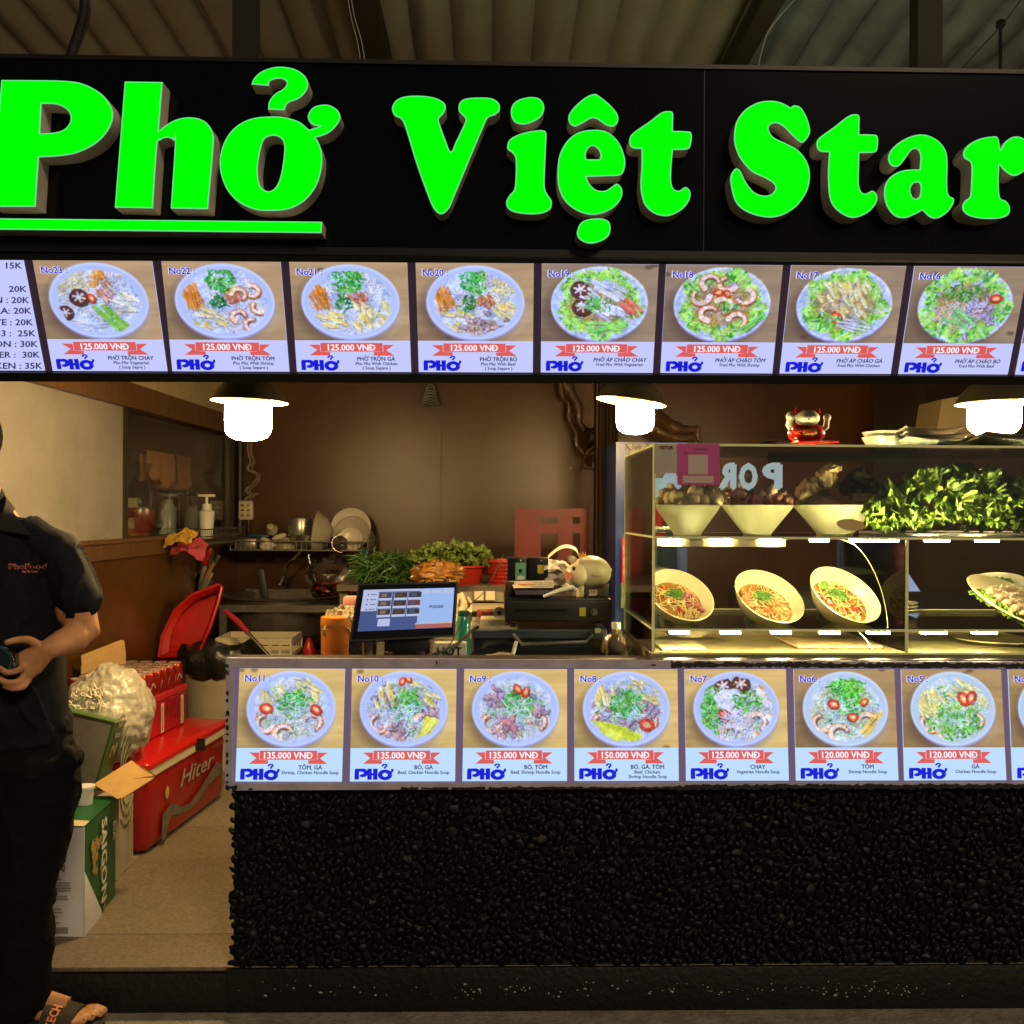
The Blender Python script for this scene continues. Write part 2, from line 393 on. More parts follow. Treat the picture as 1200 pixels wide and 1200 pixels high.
# roof: corrugated sheets running away from the camera
M_roof = mat('corrugated_sheet', (.19, .20, .205), .5, .1, nz=(2.5, .15), bump=(40, .15))
pitch = .150; zr = 3.23
for k, (xa, xb) in enumerate(((-6.2, -1.02), (-1.05, 1.03), (1.0, 6.2))):
    g = G(); n = int((xb-xa)/pitch*12); rows = [3.0, 4.2, 6, 9]
    vs = []; 
    for yy in rows:
        for i in range(n+1):
            x = xa+(xb-xa)*i/n; vs.append((x, yy, zr-(yy-3.4)*.035-.055*abs(math.sin(PI*x/pitch))**.8+.03+.004*(k % 2)))
    g.add(vs, [(r*(n+1)+i, r*(n+1)+i+1, (r+1)*(n+1)+i+1, (r+1)*(n+1)+i) for r in range(len(rows)-1) for i in range(n)])
    solo('roof_sheet', g, M_roof if k < 2 else mat('blue_lit_sheet', (.26, .34, .48), .35, .5, nz=(7, .3)), ('left', 'middle', 'right')[k]+' corrugated metal roof sheet above the black sign', 'roof', kind=None, ang=50)  # right sheet's blue stands in for bluish light falling on the roof
for px, wd in ((288.5, 27), (1085, 29)):
    a = P(px-wd/2, 40, 3.0).x; b = P(px+wd/2, 40, 3.0).x
    g = G(); g.b2((a, 2.97, 2.3), (b, 3.03, 3.22)); solo('steel_post', g, mat('post_black', (.0018, .0018, .0018), .7), ('left' if px < 600 else 'right')+' black steel post rising behind the sign to the roof', 'post', smooth=False)
# cables by the roof
def cable(pts, r, m, label, name='cable'):
    solo(name, G().tube([P(*p) for p in cr(pts3(pts), 5, False)] if False else smooth3([P(*p) for p in pts]), r, 6), m, label, 'cable')
def smooth3(pts, n=6):
    out = []; m = len(pts)
    for i in range(m-1):
        p0 = pts[max(i-1, 0)]; p1 = pts[i]; p2 = pts[i+1]; p3 = pts[min(i+2, m-1)]
        for k in range(n):
            t = k/n; out.append(.5*((2*p1)+(p2-p0)*t+(2*p0-5*p1+4*p2-p3)*t*t+(3*p1-p0-3*p2+p3)*t**3))
    return out+[pts[-1]]
M_cab = mat('cable_black', (.008, .008, .008), .5); M_cabw = mat('cable_grey', (.35, .35, .33), .5)
cable([(92, -30, 3.1), (98, 5, 3.1), (92, 35, 3.1), (80, 75, 3.1), (78, 120, 3.1)], .013, M_cab, 'thick black cable bundle hanging down at the upper left', 'cable_bundle')
cable([(100, -20, 3.12), (103, 20, 3.12), (86, 70, 3.12), (84, 110, 3.12)], .008, M_cab, 'thinner black cable beside the thick bundle at upper left')
for k, (x0, x1) in enumerate(((405, 423), (409, 428))):
    cable([(x0, -20, 3.1), (x0+6, 18, 3.1), (x1-4, 50, 3.1), (x1, 80, 3.1), (x1, 110, 3.1)], .0016, M_cabw, ('left' if k == 0 else 'right')+' of two thin pale wires hanging by the dark beam')
g = G(); g.b2((P(418, 40, 3.2).x-.045, 3.2, 3.12), (P(418, 40, 3.2).x+.05, 7, 3.19)); solo('roof_purlin', g, MATS['post_black'], 'dark beam running back under the roof behind the word star gap', 'beam', smooth=False)
bpy.data.objects['roof_purlin']['label'] = 'dark roof beam running back beside the thin pale wires'
g = G(); g.b2((P(905, 40, 3.2).x-.02, 3.2, 3.12), (P(905, 40, 3.2).x+.05, 7, 3.19)); solo('roof_purlin', g, MATS['post_black'], 'dark roof beam running back above the letter S', 'beam', smooth=False)
cable([(940, -10, 3.12), (905, 30, 3.12), (895, 52, 3.12), (886, 90, 3.12)], .002, M_cabw, 'loose pale wire hanging over the letter S')
cable([(1200, -5, 3.1), (1175, 28, 3.1), (1140, 66, 3.1), (1122, 88, 3.1)], .002, M_cab, 'thin black wire with small bulbs at the upper right')

# ================================================================== SHOP SIGN
Yb_, Yl_ = 2.866, 2.803
T = thing('shop_sign', 'black fascia board carrying big glowing green letters', 'sign', P(600, 290, 2.9))
g = G(); tl = P(-60, 68, Yb_); br = P(1290, 294, Yb_)
g.b2((tl.x, Yb_, P(600, 294, Yb_).z), (br.x, Yb_+.03, P(600, 78, Yb_).z)); board = part('board', g, M_blackboard, T, False)
g = G(); g.b2((tl.x-.01, Yb_-.02, P(600, 303, Yb_).z), (br.x+.01, Yb_+.05, P(600, 294, Yb_).z)); g.b2((tl.x-.01, Yb_-.006, P(600, 78, Yb_).z), (br.x+.01, Yb_+.05, P(600, 78, Yb_).z+.012)); part('frame_rail', g, M_frameblk, T, False)
g = G(); x = P(825, 200, Yb_).x; g.b2((x-.001, Yb_-.0008, P(600, 294, Yb_).z), (x+.001, Yb_+.001, P(600, 78, Yb_).z)); part('board_joint', g, M_frameblk, T, False)
CR = {'A': (0, 80, 5.714), 'B': (200, 70, 5.4545), 'C': (450, 90, 6), 'D': (640, 90, 5.714), 'E': (840, 100, 6), 'F': (1020, 120, 6.6667), 'X': (0, 0, 1)}
c = 1
LET = [
 ('letter', 'A', [(8, 78, c), (200, 79), (420, 83), (560, 105), (690, 180), (757, 290), (735, 400), (650, 500), (520, 567), (400, 590), (262, 598, c), (240, 930, c), (-50, 930, c)], [[(280, 240, c), (380, 245), (450, 280), (473, 335), (450, 390), (390, 425), (270, 437, c)]], 'P'),
 ('letter', 'X', [(146.1, 95.4, c), (190.8, 96.1, c), (186.4, 152.6, c), (196, 145.5), (206, 140.2), (218.3, 137.5), (232, 138.6), (243, 144.5), (249.6, 156), (250.4, 172), (244, 245.6, c), (200, 244.6, c), (204.8, 170), (203.8, 165.5), (200, 162.5), (194.3, 161.9), (187.6, 165), (184.3, 173), (179.4, 244.5, c), (134.4, 243.6, c)], [], 'h'),
 ('letter', 'B', [(885, 447, c), (820, 395), (730, 368), (640, 362), (520, 375), (420, 425), (350, 510), (315, 620), (320, 730), (365, 840), (440, 915), (540, 960), (640, 968), (760, 955), (860, 900), (930, 810), (965, 700), (968, 600), (945, 525), (925, 500, c), (1000, 475), (1055, 430), (1085, 375), (1070, 325), (1020, 292), (970, 287), (910, 305), (877, 355), (885, 395), (910, 418), (945, 427, c)], [[(655, 487), (600, 510), (575, 580), (558, 690), (565, 780), (590, 825), (630, 840), (670, 815), (700, 750), (720, 640), (725, 550), (705, 505)]], 'horned o'),
 ('hook_mark', 'B', [(515, 160, c), (535, 115), (590, 70), (680, 45), (780, 55), (850, 95), (880, 150), (865, 205), (820, 250), (750, 280), (728, 325, c), (622, 320, c), (630, 265), (670, 215), (720, 185), (742, 150), (715, 125), (670, 125), (635, 140), (628, 168, c)], [], 'hook accent'),
 ('underline', 'X', [(-12, 255.6, c), (377.8, 259.8, c), (376.9, 273.4, c), (-12, 269.2, c)], [], 'underline bar'),
 ('letter', 'C', [(55, 225), (80, 170), (140, 140), (240, 132), (350, 145), (420, 180), (435, 220), (415, 265), (387, 295), (392, 330), (435, 450), (470, 525), (505, 455), (560, 340), (572, 300), (555, 275), (525, 240), (530, 185), (570, 155), (660, 145), (760, 152), (810, 190), (812, 240), (780, 270), (735, 288), (705, 340), (600, 590), (500, 830), (455, 930), (400, 968), (350, 930), (310, 840), (230, 620), (150, 360), (118, 298), (75, 275)], [], 'V'),
 ('letter_dot', 'C', [(890, 250), (905, 195), (950, 160), (1030, 142), (1095, 155), (1127, 205), (1115, 265), (1075, 305), (1000, 335), (940, 332), (905, 305)], [], 'dot of i'),
 ('letter', 'C', [(865, 490), (885, 440), (960, 400), (1060, 378), (1120, 376), (1142, 400), (1140, 480), (1133, 640), (1131, 775), (1150, 825), (1180, 875), (1170, 930), (1110, 962), (1020, 968), (920, 955), (870, 925), (858, 880), (880, 835), (913, 795), (922, 740), (926, 640), (922, 570), (900, 535), (872, 515)], [], 'i'),
 ('circumflex_mark', 'D', [(318, 115), (350, 125), (420, 180), (475, 245), (482, 300), (450, 335), (400, 325), (318, 278), (240, 315), (190, 335), (155, 310), (150, 260), (190, 200), (260, 140)], [], 'circumflex accent'),
 ('letter', 'D', [(300, 355), (400, 365), (480, 430), (525, 530), (527, 610), (495, 660), (400, 667), (272, 672, c), (290, 715), (335, 757), (395, 762), (440, 735), (475, 715), (508, 750), (505, 810), (460, 870), (390, 910), (300, 925), (210, 900), (130, 840), (85, 750), (75, 640), (90, 520), (140, 430), (210, 375)], [[(312, 465), (345, 485), (362, 520), (358, 552, c), (270, 552, c), (266, 515), (285, 478)]], 'e'),
 ('letter_dot', 'D', [(210, 1020), (235, 975), (290, 952), (370, 948), (420, 970), (432, 1020), (415, 1070), (360, 1105), (290, 1118), (230, 1095), (206, 1060)], [], 'dot under e'),
 ('letter', 'D', [(562, 400), (600, 362), (690, 300), (770, 240), (825, 229), (850, 245), (850, 310), (850, 362, c), (930, 364), (972, 375), (972, 440), (950, 485), (850, 492, c), (840, 600), (838, 700), (855, 750), (890, 762), (930, 738), (962, 760), (965, 810), (930, 870), (870, 915), (800, 935), (720, 915), (660, 860), (635, 780), (630, 700), (637, 600), (637, 485, c), (580, 480), (556, 450)], [], 't of the middle word'),
 ('letter', 'E', [(120, 340), (140, 250), (200, 170), (290, 120), (380, 108), (450, 120), (520, 155, c), (545, 140), (590, 155), (630, 220), (655, 300), (650, 350), (610, 402), (575, 395), (520, 345), (470, 295), (420, 268), (375, 280), (366, 315), (400, 365), (480, 405), (570, 455), (630, 530), (655, 620), (640, 730), (580, 830), (500, 895), (400, 930), (290, 920), (190, 880), (130, 820), (100, 720), (95, 640), (130, 585), (165, 600), (200, 670), (250, 740), (310, 772), (370, 770), (408, 735), (400, 695), (340, 655), (240, 605), (160, 510), (125, 420)], [], 'S'),
 ('letter', 'E', [(703, 390), (740, 352), (820, 295), (920, 218), (975, 202), (1003, 220), (1003, 290), (1003, 344, c), (1090, 345), (1130, 358), (1132, 430), (1110, 472), (1003, 478, c), (1000, 600), (1000, 700), (1018, 750), (1050, 760), (1095, 740), (1128, 775), (1120, 830), (1070, 890), (1000, 925), (940, 932), (870, 900), (810, 840), (785, 750), (780, 600), (788, 472, c), (730, 468), (703, 440)], [], 't of the last word'),
 ('letter', 'F', [(138, 420), (170, 360), (250, 295), (350, 255), (440, 255), (530, 300), (590, 380), (603, 480), (600, 600), (603, 690), (618, 732), (652, 752), (645, 800), (600, 860), (530, 905), (465, 900), (405, 845, c), (350, 875), (270, 905), (190, 890), (130, 820), (105, 730), (115, 640), (170, 570), (260, 530), (383, 522, c), (388, 430), (375, 380), (345, 365), (310, 385), (265, 450), (220, 500), (170, 500), (142, 470)], [[(355, 628), (330, 640), (313, 680), (325, 730), (350, 752), (380, 735), (390, 680), (382, 635)]], 'a'),
 ('letter', 'F', [(722, 395), (760, 335), (850, 285), (960, 265), (998, 280), (1015, 365, c), (1050, 310), (1110, 270), (1170, 270), (1230, 310), (1250, 400), (1230, 500), (1170, 560), (1110, 575), (1050, 540), (1008, 492, c), (1003, 600), (1012, 740), (1060, 770), (1090, 820), (1080, 875), (1020, 905), (900, 912), (790, 895), (730, 860), (715, 810), (740, 765), (775, 735), (784, 640), (787, 500), (770, 460), (735, 440)], [], 'r'),
]
def shape_curve(loops, extrude, offset=0, bevel=0):
    cu = bpy.data.curves.new('s', 'CURVE'); cu.dimensions = '2D'; cu.fill_mode = 'BOTH' if extrude else 'FRONT'
    cu.extrude = extrude; cu.offset = offset
    for lp in loops:
        sp = cu.splines.new('POLY'); sp.points.add(len(lp)-1); sp.use_cyclic_u = True
        for k, (x, y) in enumerate(lp): sp.points[k].co = (x, y, 0, 1)
    o = bpy.data.objects.new('s', cu); COL.objects.link(o)
    me = bpy.data.meshes.new_from_object(o.evaluated_get(bpy.context.evaluated_depsgraph_get()))
    g = G(); g.add([v.co.copy() for v in me.vertices], [list(p.vertices) for p in me.polygons])
    bpy.data.objects.remove(o); bpy.data.curves.remove(cu); bpy.data.meshes.remove(me); return g
for nm, crp, outer, holes, desc in LET:
    ox, oy, s_ = CR[crp]
    loops = []
    for lp in [outer]+holes:
        q = cr([((p[0]/s_+ox), (p[1]/s_+oy), *p[2:]) for p in lp], 5)
        loops.append([(P(a, b, Yl_).x, P(a, b, Yl_).z) for a, b in q])
    dep = Yb_-Yl_
    gb = shape_curve(loops, dep/2); gf = shape_curve(loops, 0, -.0028)
    G2 = G(); G2.add([(v.x, Yl_+dep/2+v.z*.998, v.y) for v in gb.v], gb.f)
    lo = part(nm, G2, M_letter_side, T, label='green glowing '+desc, ang=50)
    gr = shape_curve(loops, 0, -.0004); G4 = G(); G4.add([(v.x, Yl_-.0006, v.y) for v in gr.v], gr.f); part('rim', G4, M_rim, lo, False)
    G3 = G(); G3.add([(v.x, Yl_-.0016, v.y) for v in gf.v], gf.f); part('face', G3, M_green, lo, False)

# ================================================================== FOOD PICTURES (painted arrays)
PW, PH = 204, 144
class Pic:
    def __init__(s, seed, wood, lit=1.0):
        s.r = random.Random(seed); s.np = np.random.RandomState(seed)
        yy, xx = np.mgrid[0:PH, 0:PW]; s.xx = xx.astype(np.float32); s.yy = yy.astype(np.float32)
        lo = s.np.rand(PH//6+3, 5); gy = np.linspace(0, lo.shape[0]-1.01, PH); i0 = gy.astype(int); fr = (gy-i0)[:, None]; band = lo[i0]*(1-fr)+lo[i0+1]*fr
        gx = np.linspace(0, 3.99, PW); j0 = gx.astype(int); fx = (gx-j0)[None]; gr = band[:, j0]*(1-fx)+band[:, np.minimum(j0+1, 4)]*fx-.5
        gr = gr*1.1+(s.np.rand(PH, 1)-.5)*.35+.25*np.sin(yy*.11+xx*.012+seed)
        base = np.array(wood)/255.
        s.a = base*(1+.10*gr[..., None])*np.ones((PH, PW, 1))
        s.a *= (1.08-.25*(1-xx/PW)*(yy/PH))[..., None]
        for k in range(2):
            s.blob(s.r.uniform(0, PW), s.r.choice([s.r.uniform(0, 20), s.r.uniform(PH-25, PH)]), 7, 4, tuple(x*.5 for x in wood), .6, 3)
        s.a = s.a.astype(np.float32)
    def comp(s, d, x0, x1, y0, y1, col, al, soft):
        m = np.clip(.5-d/soft, 0, 1)[..., None]*al
        s.a[y0:y1, x0:x1] = s.a[y0:y1, x0:x1]*(1-m)+np.array(col)/255.*m
    def win(s, x, y, r): return max(0, int(x-r)), min(PW, int(x+r)+1), max(0, int(y-r)), min(PH, int(y+r)+1)
    def blob(s, x, y, rx, ry, col, al=1, soft=1.2, rot=0, wob=0):
        R = max(rx, ry)*(1.15+wob)+soft+1; x0, x1, y0, y1 = s.win(x, y, R)
        if x1 <= x0 or y1 <= y0: return
        dx = s.xx[y0:y1, x0:x1]-x; dy = s.yy[y0:y1, x0:x1]-y; c_, s_ = math.cos(rot), math.sin(rot)
        u = (dx*c_+dy*s_)/rx; v = (-dx*s_+dy*c_)/ry
        rr = np.sqrt(u*u+v*v)
        if wob:
            an = np.arctan2(v, u); ph = s.r.uniform(0, 6); rr = rr*(1+wob*(np.sin(an*3+ph)+.6*np.sin(an*7+ph*2)))
        s.comp((rr-1)*min(rx, ry), x0, x1, y0, y1, col, al, soft)
    def stroke(s, pts, wd, col, al=1, soft=1.1):
        for (xa, ya), (xb, yb) in zip(pts, pts[1:]):
            cx, cy_ = (xa+xb)/2, (ya+yb)/2; R = math.hypot(xb-xa, yb-ya)/2+wd+2; x0, x1, y0, y1 = s.win(cx, cy_, R)
            if x1 <= x0 or y1 <= y0: continue
            X = s.xx[y0:y1, x0:x1]; Y = s.yy[y0:y1, x0:x1]; dx, dy = xb-xa, yb-ya; L = dx*dx+dy*dy+1e-6
            t = np.clip(((X-xa)*dx+(Y-ya)*dy)/L, 0, 1); d = np.sqrt((X-xa-t*dx)**2+(Y-ya-t*dy)**2)-wd/2
            s.comp(d, x0, x1, y0, y1, col, al, soft)
    def bowl(s, deep=True, plate=False):
        cx, cy_ = PW*.5, PH*.5; s.c = (cx, cy_)
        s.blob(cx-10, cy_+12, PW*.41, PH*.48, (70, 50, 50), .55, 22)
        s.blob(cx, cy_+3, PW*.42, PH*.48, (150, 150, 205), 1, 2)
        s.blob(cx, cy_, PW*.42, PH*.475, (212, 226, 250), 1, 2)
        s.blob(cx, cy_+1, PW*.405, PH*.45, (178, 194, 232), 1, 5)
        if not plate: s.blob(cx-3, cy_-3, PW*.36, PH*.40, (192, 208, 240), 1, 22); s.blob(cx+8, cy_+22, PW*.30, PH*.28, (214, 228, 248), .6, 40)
        else: s.blob(cx, cy_, PW*.33, PH*.36, (196, 204, 244), 1, 16)
        s.keep = s.a.copy()
    def jit(s, c_, a=22): 
        k = s.r.uniform(-a, a); return tuple(max(0, min(255, q+k+s.r.uniform(-8, 8))) for q in c_)
    def inside(s, rad=.33):
        a = s.r.uniform(0, 2*PI); q = math.sqrt(s.r.random())*rad; return s.c[0]+math.cos(a)*q*PW, s.c[1]+math.sin(a)*q*PW*.82
    def broth(s, col): s.blob(s.c[0], s.c[1]+4, PW*.315, PH*.36, col, 1, 10)
    def noodles(s, x, y, r, n, col=(215, 220, 235), wd=2.4):
        wd *= .8
        for _ in range(int(n*1.5)):
            a = s.r.uniform(0, 6.3); px, py = x+math.cos(a)*r*s.r.random(), y+math.sin(a)*r*.8*s.r.random(); d = s.r.uniform(0, 6.3); pts = [(px, py)]
            for k in range(6):
                d += s.r.uniform(-1, 1); px += math.cos(d)*min(r, 34)*.17; py += math.sin(d)*min(r, 34)*.15; pts.append((px, py))
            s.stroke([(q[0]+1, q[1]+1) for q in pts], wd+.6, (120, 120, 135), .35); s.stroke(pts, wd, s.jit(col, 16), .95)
    def greens(s, x, y, rx, ry, n, col=(90, 175, 80)):
        for _ in range(n):
            a = s.r.uniform(0, 6.3); q = math.sqrt(s.r.random()); px, py = x+math.cos(a)*rx*q, y+math.sin(a)*ry*q; d = s.r.uniform(0, 6.3); L = s.r.uniform(4, 11)
            cc = s.jit(col, 45); 
            s.stroke([(px, py), (px+math.cos(d)*L*.5+s.r.uniform(-1, 1), py+math.sin(d)*L*.5), (px+math.cos(d)*L, py+math.sin(d)*L)], s.r.uniform(1.5, 3.6), cc, .95)
            if s.r.random() < .25: s.blob(px, py, 2, 1.5, (30, 95, 40), .8)
    def shrimp(s, x, y, r, rot, k=1.0):
        pts = [(x+math.cos(rot+t)*r, y+math.sin(rot+t)*r*.85) for t in [i*.42 for i in range(10)]]
        s.stroke([(a+1, b+2) for a, b in pts], r*.72*k+2, (130, 80, 60), .6)
        for i, (a, b) in enumerate(pts): s.blob(a, b, (r*.42-i*r*.022)*k, (r*.40-i*r*.022)*k, (245, 225, 215), 1, 1.5)
        for i, (a, b) in enumerate(pts):
            if i % 2: s.stroke([(x+math.cos(rot+i*.42)*r*.75, y+math.sin(rot+i*.42)*r*.64), (x+math.cos(rot+i*.42)*r*1.3, y+math.sin(rot+i*.42)*r*1.1)], 1.4, (235, 150, 95), .8)
        s.stroke([(x+math.cos(rot+t)*r*1.32, y+math.sin(rot+t)*r*1.12) for t in [i*.4 for i in range(10)]], 1.6, (228, 135, 70), .85)
    def chili(s, x, y, r, rot=0):
        s.blob(x, y+1, r*1.1, r*.8, (110, 25, 20), .7, 1.5, rot); s.blob(x, y, r, r*.7, (218, 62, 48), 1, 1.2, rot, .06)
        s.blob(x, y, r*.6, r*.38, (246, 170, 120), 1, 1.5, rot); s.blob(x+1, y, r*.25, r*.2, (235, 225, 150), 1, 1, rot)
    def meat(s, x, y, r, n, col=(176, 150, 165), dark=(110, 80, 90)):
        for _ in range(n):
            px, py = x+s.r.gauss(0, r*.5), y+s.r.gauss(0, r*.4); rot = s.r.uniform(0, 3); a = s.r.uniform(5, 11); b = s.r.uniform(3, 5.5)
            s.blob(px+.8, py+1.2, a, b, dark, .75, 1.5, rot, .14); s.blob(px, py, a*.92, b*.85, s.jit(col, 20), 1, 1.3, rot, .14)
            s.stroke([(px-math.cos(rot)*a*.6, py-math.sin(rot)*a*.6), (px+math.cos(rot)*a*.5, py+math.sin(rot)*a*.5+1)], .9, (235, 225, 232), .6)
    def chicken(s, x, y, r, n, rot0=1.2):
        for i in range(n):
            px, py = x+s.r.uniform(-r, r), y+s.r.uniform(-r*.7, r*.7); rot = rot0+s.r.uniform(-.3, .3); a = s.r.uniform(9, 15)
            s.blob(px+1, py+1.2, a, 4.2, (140, 120, 60), .75, 1.5, rot, .06); s.blob(px, py, a, 3.6, s.jit((228, 222, 195), 12), 1, 1.2, rot, .06)
            s.blob(px+math.sin(rot)*2.2, py-math.cos(rot)*2.2, a*.9, 1.7, (222, 205, 90), .95, 1.2, rot)
    def mush(s, x, y, r):
        s.blob(x+1, y+2, r*1.05, r*.95, (40, 25, 25), .8, 2); s.blob(x, y, r, r*.88, (95, 55, 50), 1, 1.3, 0, .04)
        for a in (0.3, 1.4, 2.4): s.stroke([(x-math.cos(a)*r*.6, y-math.sin(a)*r*.5), (x+math.cos(a)*r*.6, y+math.sin(a)*r*.5)], r*.22, (225, 215, 215), .95)
    def strips(s, x, y, n, rot, L, wd, col, sp=18):
        for _ in range(n):
            px, py = x+s.r.uniform(-sp, sp), y+s.r.uniform(-sp*.7, sp*.7); d = rot+s.r.uniform(-.25, .25)
            p = [(px-math.cos(d)*L/2, py-math.sin(d)*L/2), (px+s.r.uniform(-1, 1), py), (px+math.cos(d)*L/2, py+math.sin(d)*L/2)]
            s.stroke([(a+.8, b+1) for a, b in p], wd+.8, tuple(q*.5 for q in col), .5); s.stroke(p, wd, s.jit(col, 18), 1)
    def lettuce(s, rad=.30, n=520, ox=0, oy=0):
        for i in range(n):
            a = s.r.uniform(0, 6.3); q = rad*s.r.uniform(.68, 1.08)*(1+.09*math.sin(a*5+1)+.05*math.sin(a*9)); px, py = s.c[0]+ox+math.cos(a)*q*PW, s.c[1]+oy+math.sin(a)*q*PW*.88
            cc = s.jit((158, 226, 100), 32) if s.r.random() < .78 else (75, 160, 60)
            s.blob(px, py, s.r.uniform(2.5, 6), s.r.uniform(1.6, 3.5), cc, .95, 1.2, s.r.uniform(0, 3), .2)
        for i in range(120):
            a = s.r.uniform(0, 6.3); q = rad*s.r.uniform(.95, 1.12); px, py = s.c[0]+ox+math.cos(a)*q*PW, s.c[1]+oy+math.sin(a)*q*PW*.88
            s.blob(px, py, 2, 1.5, (200, 245, 150), .9, 1)
    def specks(s, n=160):
        for _ in range(n):
            x, y = s.inside(.29); s.blob(x, y, s.r.uniform(.6, 1.6), s.r.uniform(.6, 1.2), s.r.choice([(90, 165, 90), (230, 230, 245), (120, 110, 110), (60, 120, 60), (245, 240, 225)]), .8, 1)
def paint(kind, seed, wood):
    p = Pic(seed, wood); C = (PW*.5, PH*.5); X, Y = C
    if kind.startswith('mix'):
        p.bowl(); p.noodles(X, Y, 62, 90, (205, 212, 238)); p.noodles(X+30, Y-34, 28, 40, (222, 226, 245), 1.6)
        if kind != 'mix_veg':
            p.greens(X-3, Y-40, 24, 26, 120, (80, 180, 85)); p.strips(X-55, Y-8, 26, 1.2, 34, 2.2, (240, 150, 60), 13)
            p.chicken(X-32, Y+34, 26, 12, .4); p.greens(X-12, Y+2, 15, 12, 30, (50, 130, 55)); p.meat(X+16, Y-6, 11, 14, (205, 130, 95), (150, 70, 50))
        if kind == 'mix_shrimp':
            for i in range(5): p.shrimp(X+38+math.cos(i*1.3)*20, Y+10+math.sin(i*1.3)*34, 12, i*1.1)
        if kind == 'mix_chicken': p.chicken(X+38, Y+28, 34, 26, 1.1)
        if kind == 'mix_beef': p.meat(X+2, Y+44, 30, 34, (168, 148, 150), (95, 70, 65)); p.chicken(X+58, Y+18, 22, 14, .6); p.noodles(X+48, Y-24, 22, 26, (235, 225, 170))
        if kind == 'mix_veg':
            p.noodles(X-45, Y-28, 28, 40, (232, 220, 165)); p.meat(X+6, Y-44, 14, 12, (235, 165, 80), (180, 110, 50)); p.strips(X+58, Y+6, 9, .05, 46, 7, (214, 216, 214), 20); p.strips(X+35, Y-2, 6, .6, 34, 4, (230, 230, 190), 20)
            p.strips(X-28, Y+50, 18, .2, 48, 3, (205, 215, 240), 22); p.strips(X+22, Y+38, 9, .85, 62, 5.5, (140, 205, 90), 14)
            p.mush(X-34, Y-6, 17); p.mush(X-62, Y+22, 14); p.chili(X-12, Y-4, 9, 1.2); p.meat(X+14, Y-12, 10, 10, (205, 150, 130))
    elif kind.startswith('fried'):
        p.bowl(plate=True); p.lettuce(.325 if kind != 'fried_beef' else .37, 620)
        p.blob(X, Y, 52, 38, (150, 110, 60), .8, 14); p.noodles(X, Y, 44, 60, (205, 172, 118), 2.0)
        if kind == 'fried_veg': p.mush(X-35, Y-26, 17); p.mush(X-30, Y+6, 18); p.strips(X+14, Y+4, 14, .5, 56, 5, (210, 215, 235), 24); p.strips(X+18, Y-28, 6, .5, 40, 9, (195, 205, 225), 16); p.strips(X+12, Y+42, 4, -.15, 60, 6, (150, 225, 110), 8); p.greens(X-2, Y+0, 22, 14, 40); p.strips(X+52, Y+6, 5, .8, 26, 6, (225, 120, 95), 14)
        if kind == 'fried_shrimp':
            for i, (a, b) in enumerate([(-38, -14), (-22, 18), (28, 30), (40, -16), (8, -38), (-24, -40), (2, 2)]): p.shrimp(X+a, Y+b, 15, i*1.7, .9)
            p.chili(X-8, Y-22, 9); p.chili(X+8, Y-20, 8, 1); p.strips(X+56, Y+34, 5, -.7, 38, 5, (130, 215, 110), 8); p.greens(X+10, Y+4, 18, 10, 24)
        if kind == 'fried_chicken': p.chicken(X-4, Y-12, 42, 34, 1.0); p.chili(X-12, Y+24, 13, .8); p.greens(X-26, Y+30, 26, 12, 40); p.strips(X+20, Y+34, 14, .3, 34, 3, (210, 215, 220), 16)
        if kind == 'fried_beef': p.meat(X+20, Y+6, 38, 46, (190, 180, 205), (110, 90, 100)); p.greens(X-6, Y-24, 40, 14, 90, (95, 160, 80)); p.chili(X+54, Y-14, 11); p.noodles(X-26, Y+16, 22, 26, (220, 205, 150)); p.strips(X-4, Y+26, 5, .5, 46, 6, (140, 205, 130), 12)
    else:
        p.bowl(); p.broth((196, 204, 190)); p.noodles(X, Y+2, 60, 130, (206, 218, 232), 2.2); p.greens(X, Y+2, 62, 48, 60, (120, 185, 110))
        if 's' in kind:
            for i, (a, b) in enumerate([(-48, 26), (-14, 46), (40, 24)]): p.shrimp(X+a, Y+b, 17, i*1.4+.6, .85)
        if 'b' in kind: p.meat(X-32, Y-18, 26, 26); p.meat(X-14, Y+38, 30, 26); p.meat(X+42, Y+4, 22, 18)
        if 'c' in kind: p.chicken(X+34, Y-34, 34, 18, .6); p.chicken(X-40, Y-22, 22, 10, 1.2)
        if kind == 'soup_c': p.chicken(X-42, Y-6, 26, 26, 1.0); p.noodles(X+10, Y+22, 50, 60, (190, 225, 205)); p.greens(X+2, Y+24, 55, 34, 150, (110, 185, 80)); p.chili(X+22, Y-18, 14, .9); p.chili(X+38, Y-20, 13, 2.1)
        elif kind == 'soup_veg':
            p.mush(X-26, Y-42, 18); p.mush(X+10, Y-46, 18); p.greens(X-52, Y+6, 22, 48, 220, (95, 185, 80)); p.blob(X-12, Y-16, 30, 22, (215, 222, 238), 1, 3, 0, .08); p.greens(X+22, Y-12, 26, 18, 70)
            for a, b in ((58, -32), (74, -10), (76, 16), (68, 40), (42, 52), (30, 62)): p.blob(X+a, Y+b, 13, 8, (238, 165, 60), 1, 2, .5, .15); p.blob(X+a-8, Y+b+2, 9, 6, (230, 235, 245), .95, 2, .5, .15)
            p.chili(X-22, Y+14, 15, .6); p.noodles(X+6, Y+34, 34, 40)
        else:
            p.greens(X+6, Y-8, 28, 24, 150, (95, 185, 85)); p.noodles(X+4, Y+6, 30, 16, (190, 225, 225))
            if kind == 'soup_sb': p.chili(X+4, Y-36, 10, .8); p.chili(X+20, Y-30, 10, 2); p.meat(X-8, Y+28, 14, 10, (200, 130, 130))
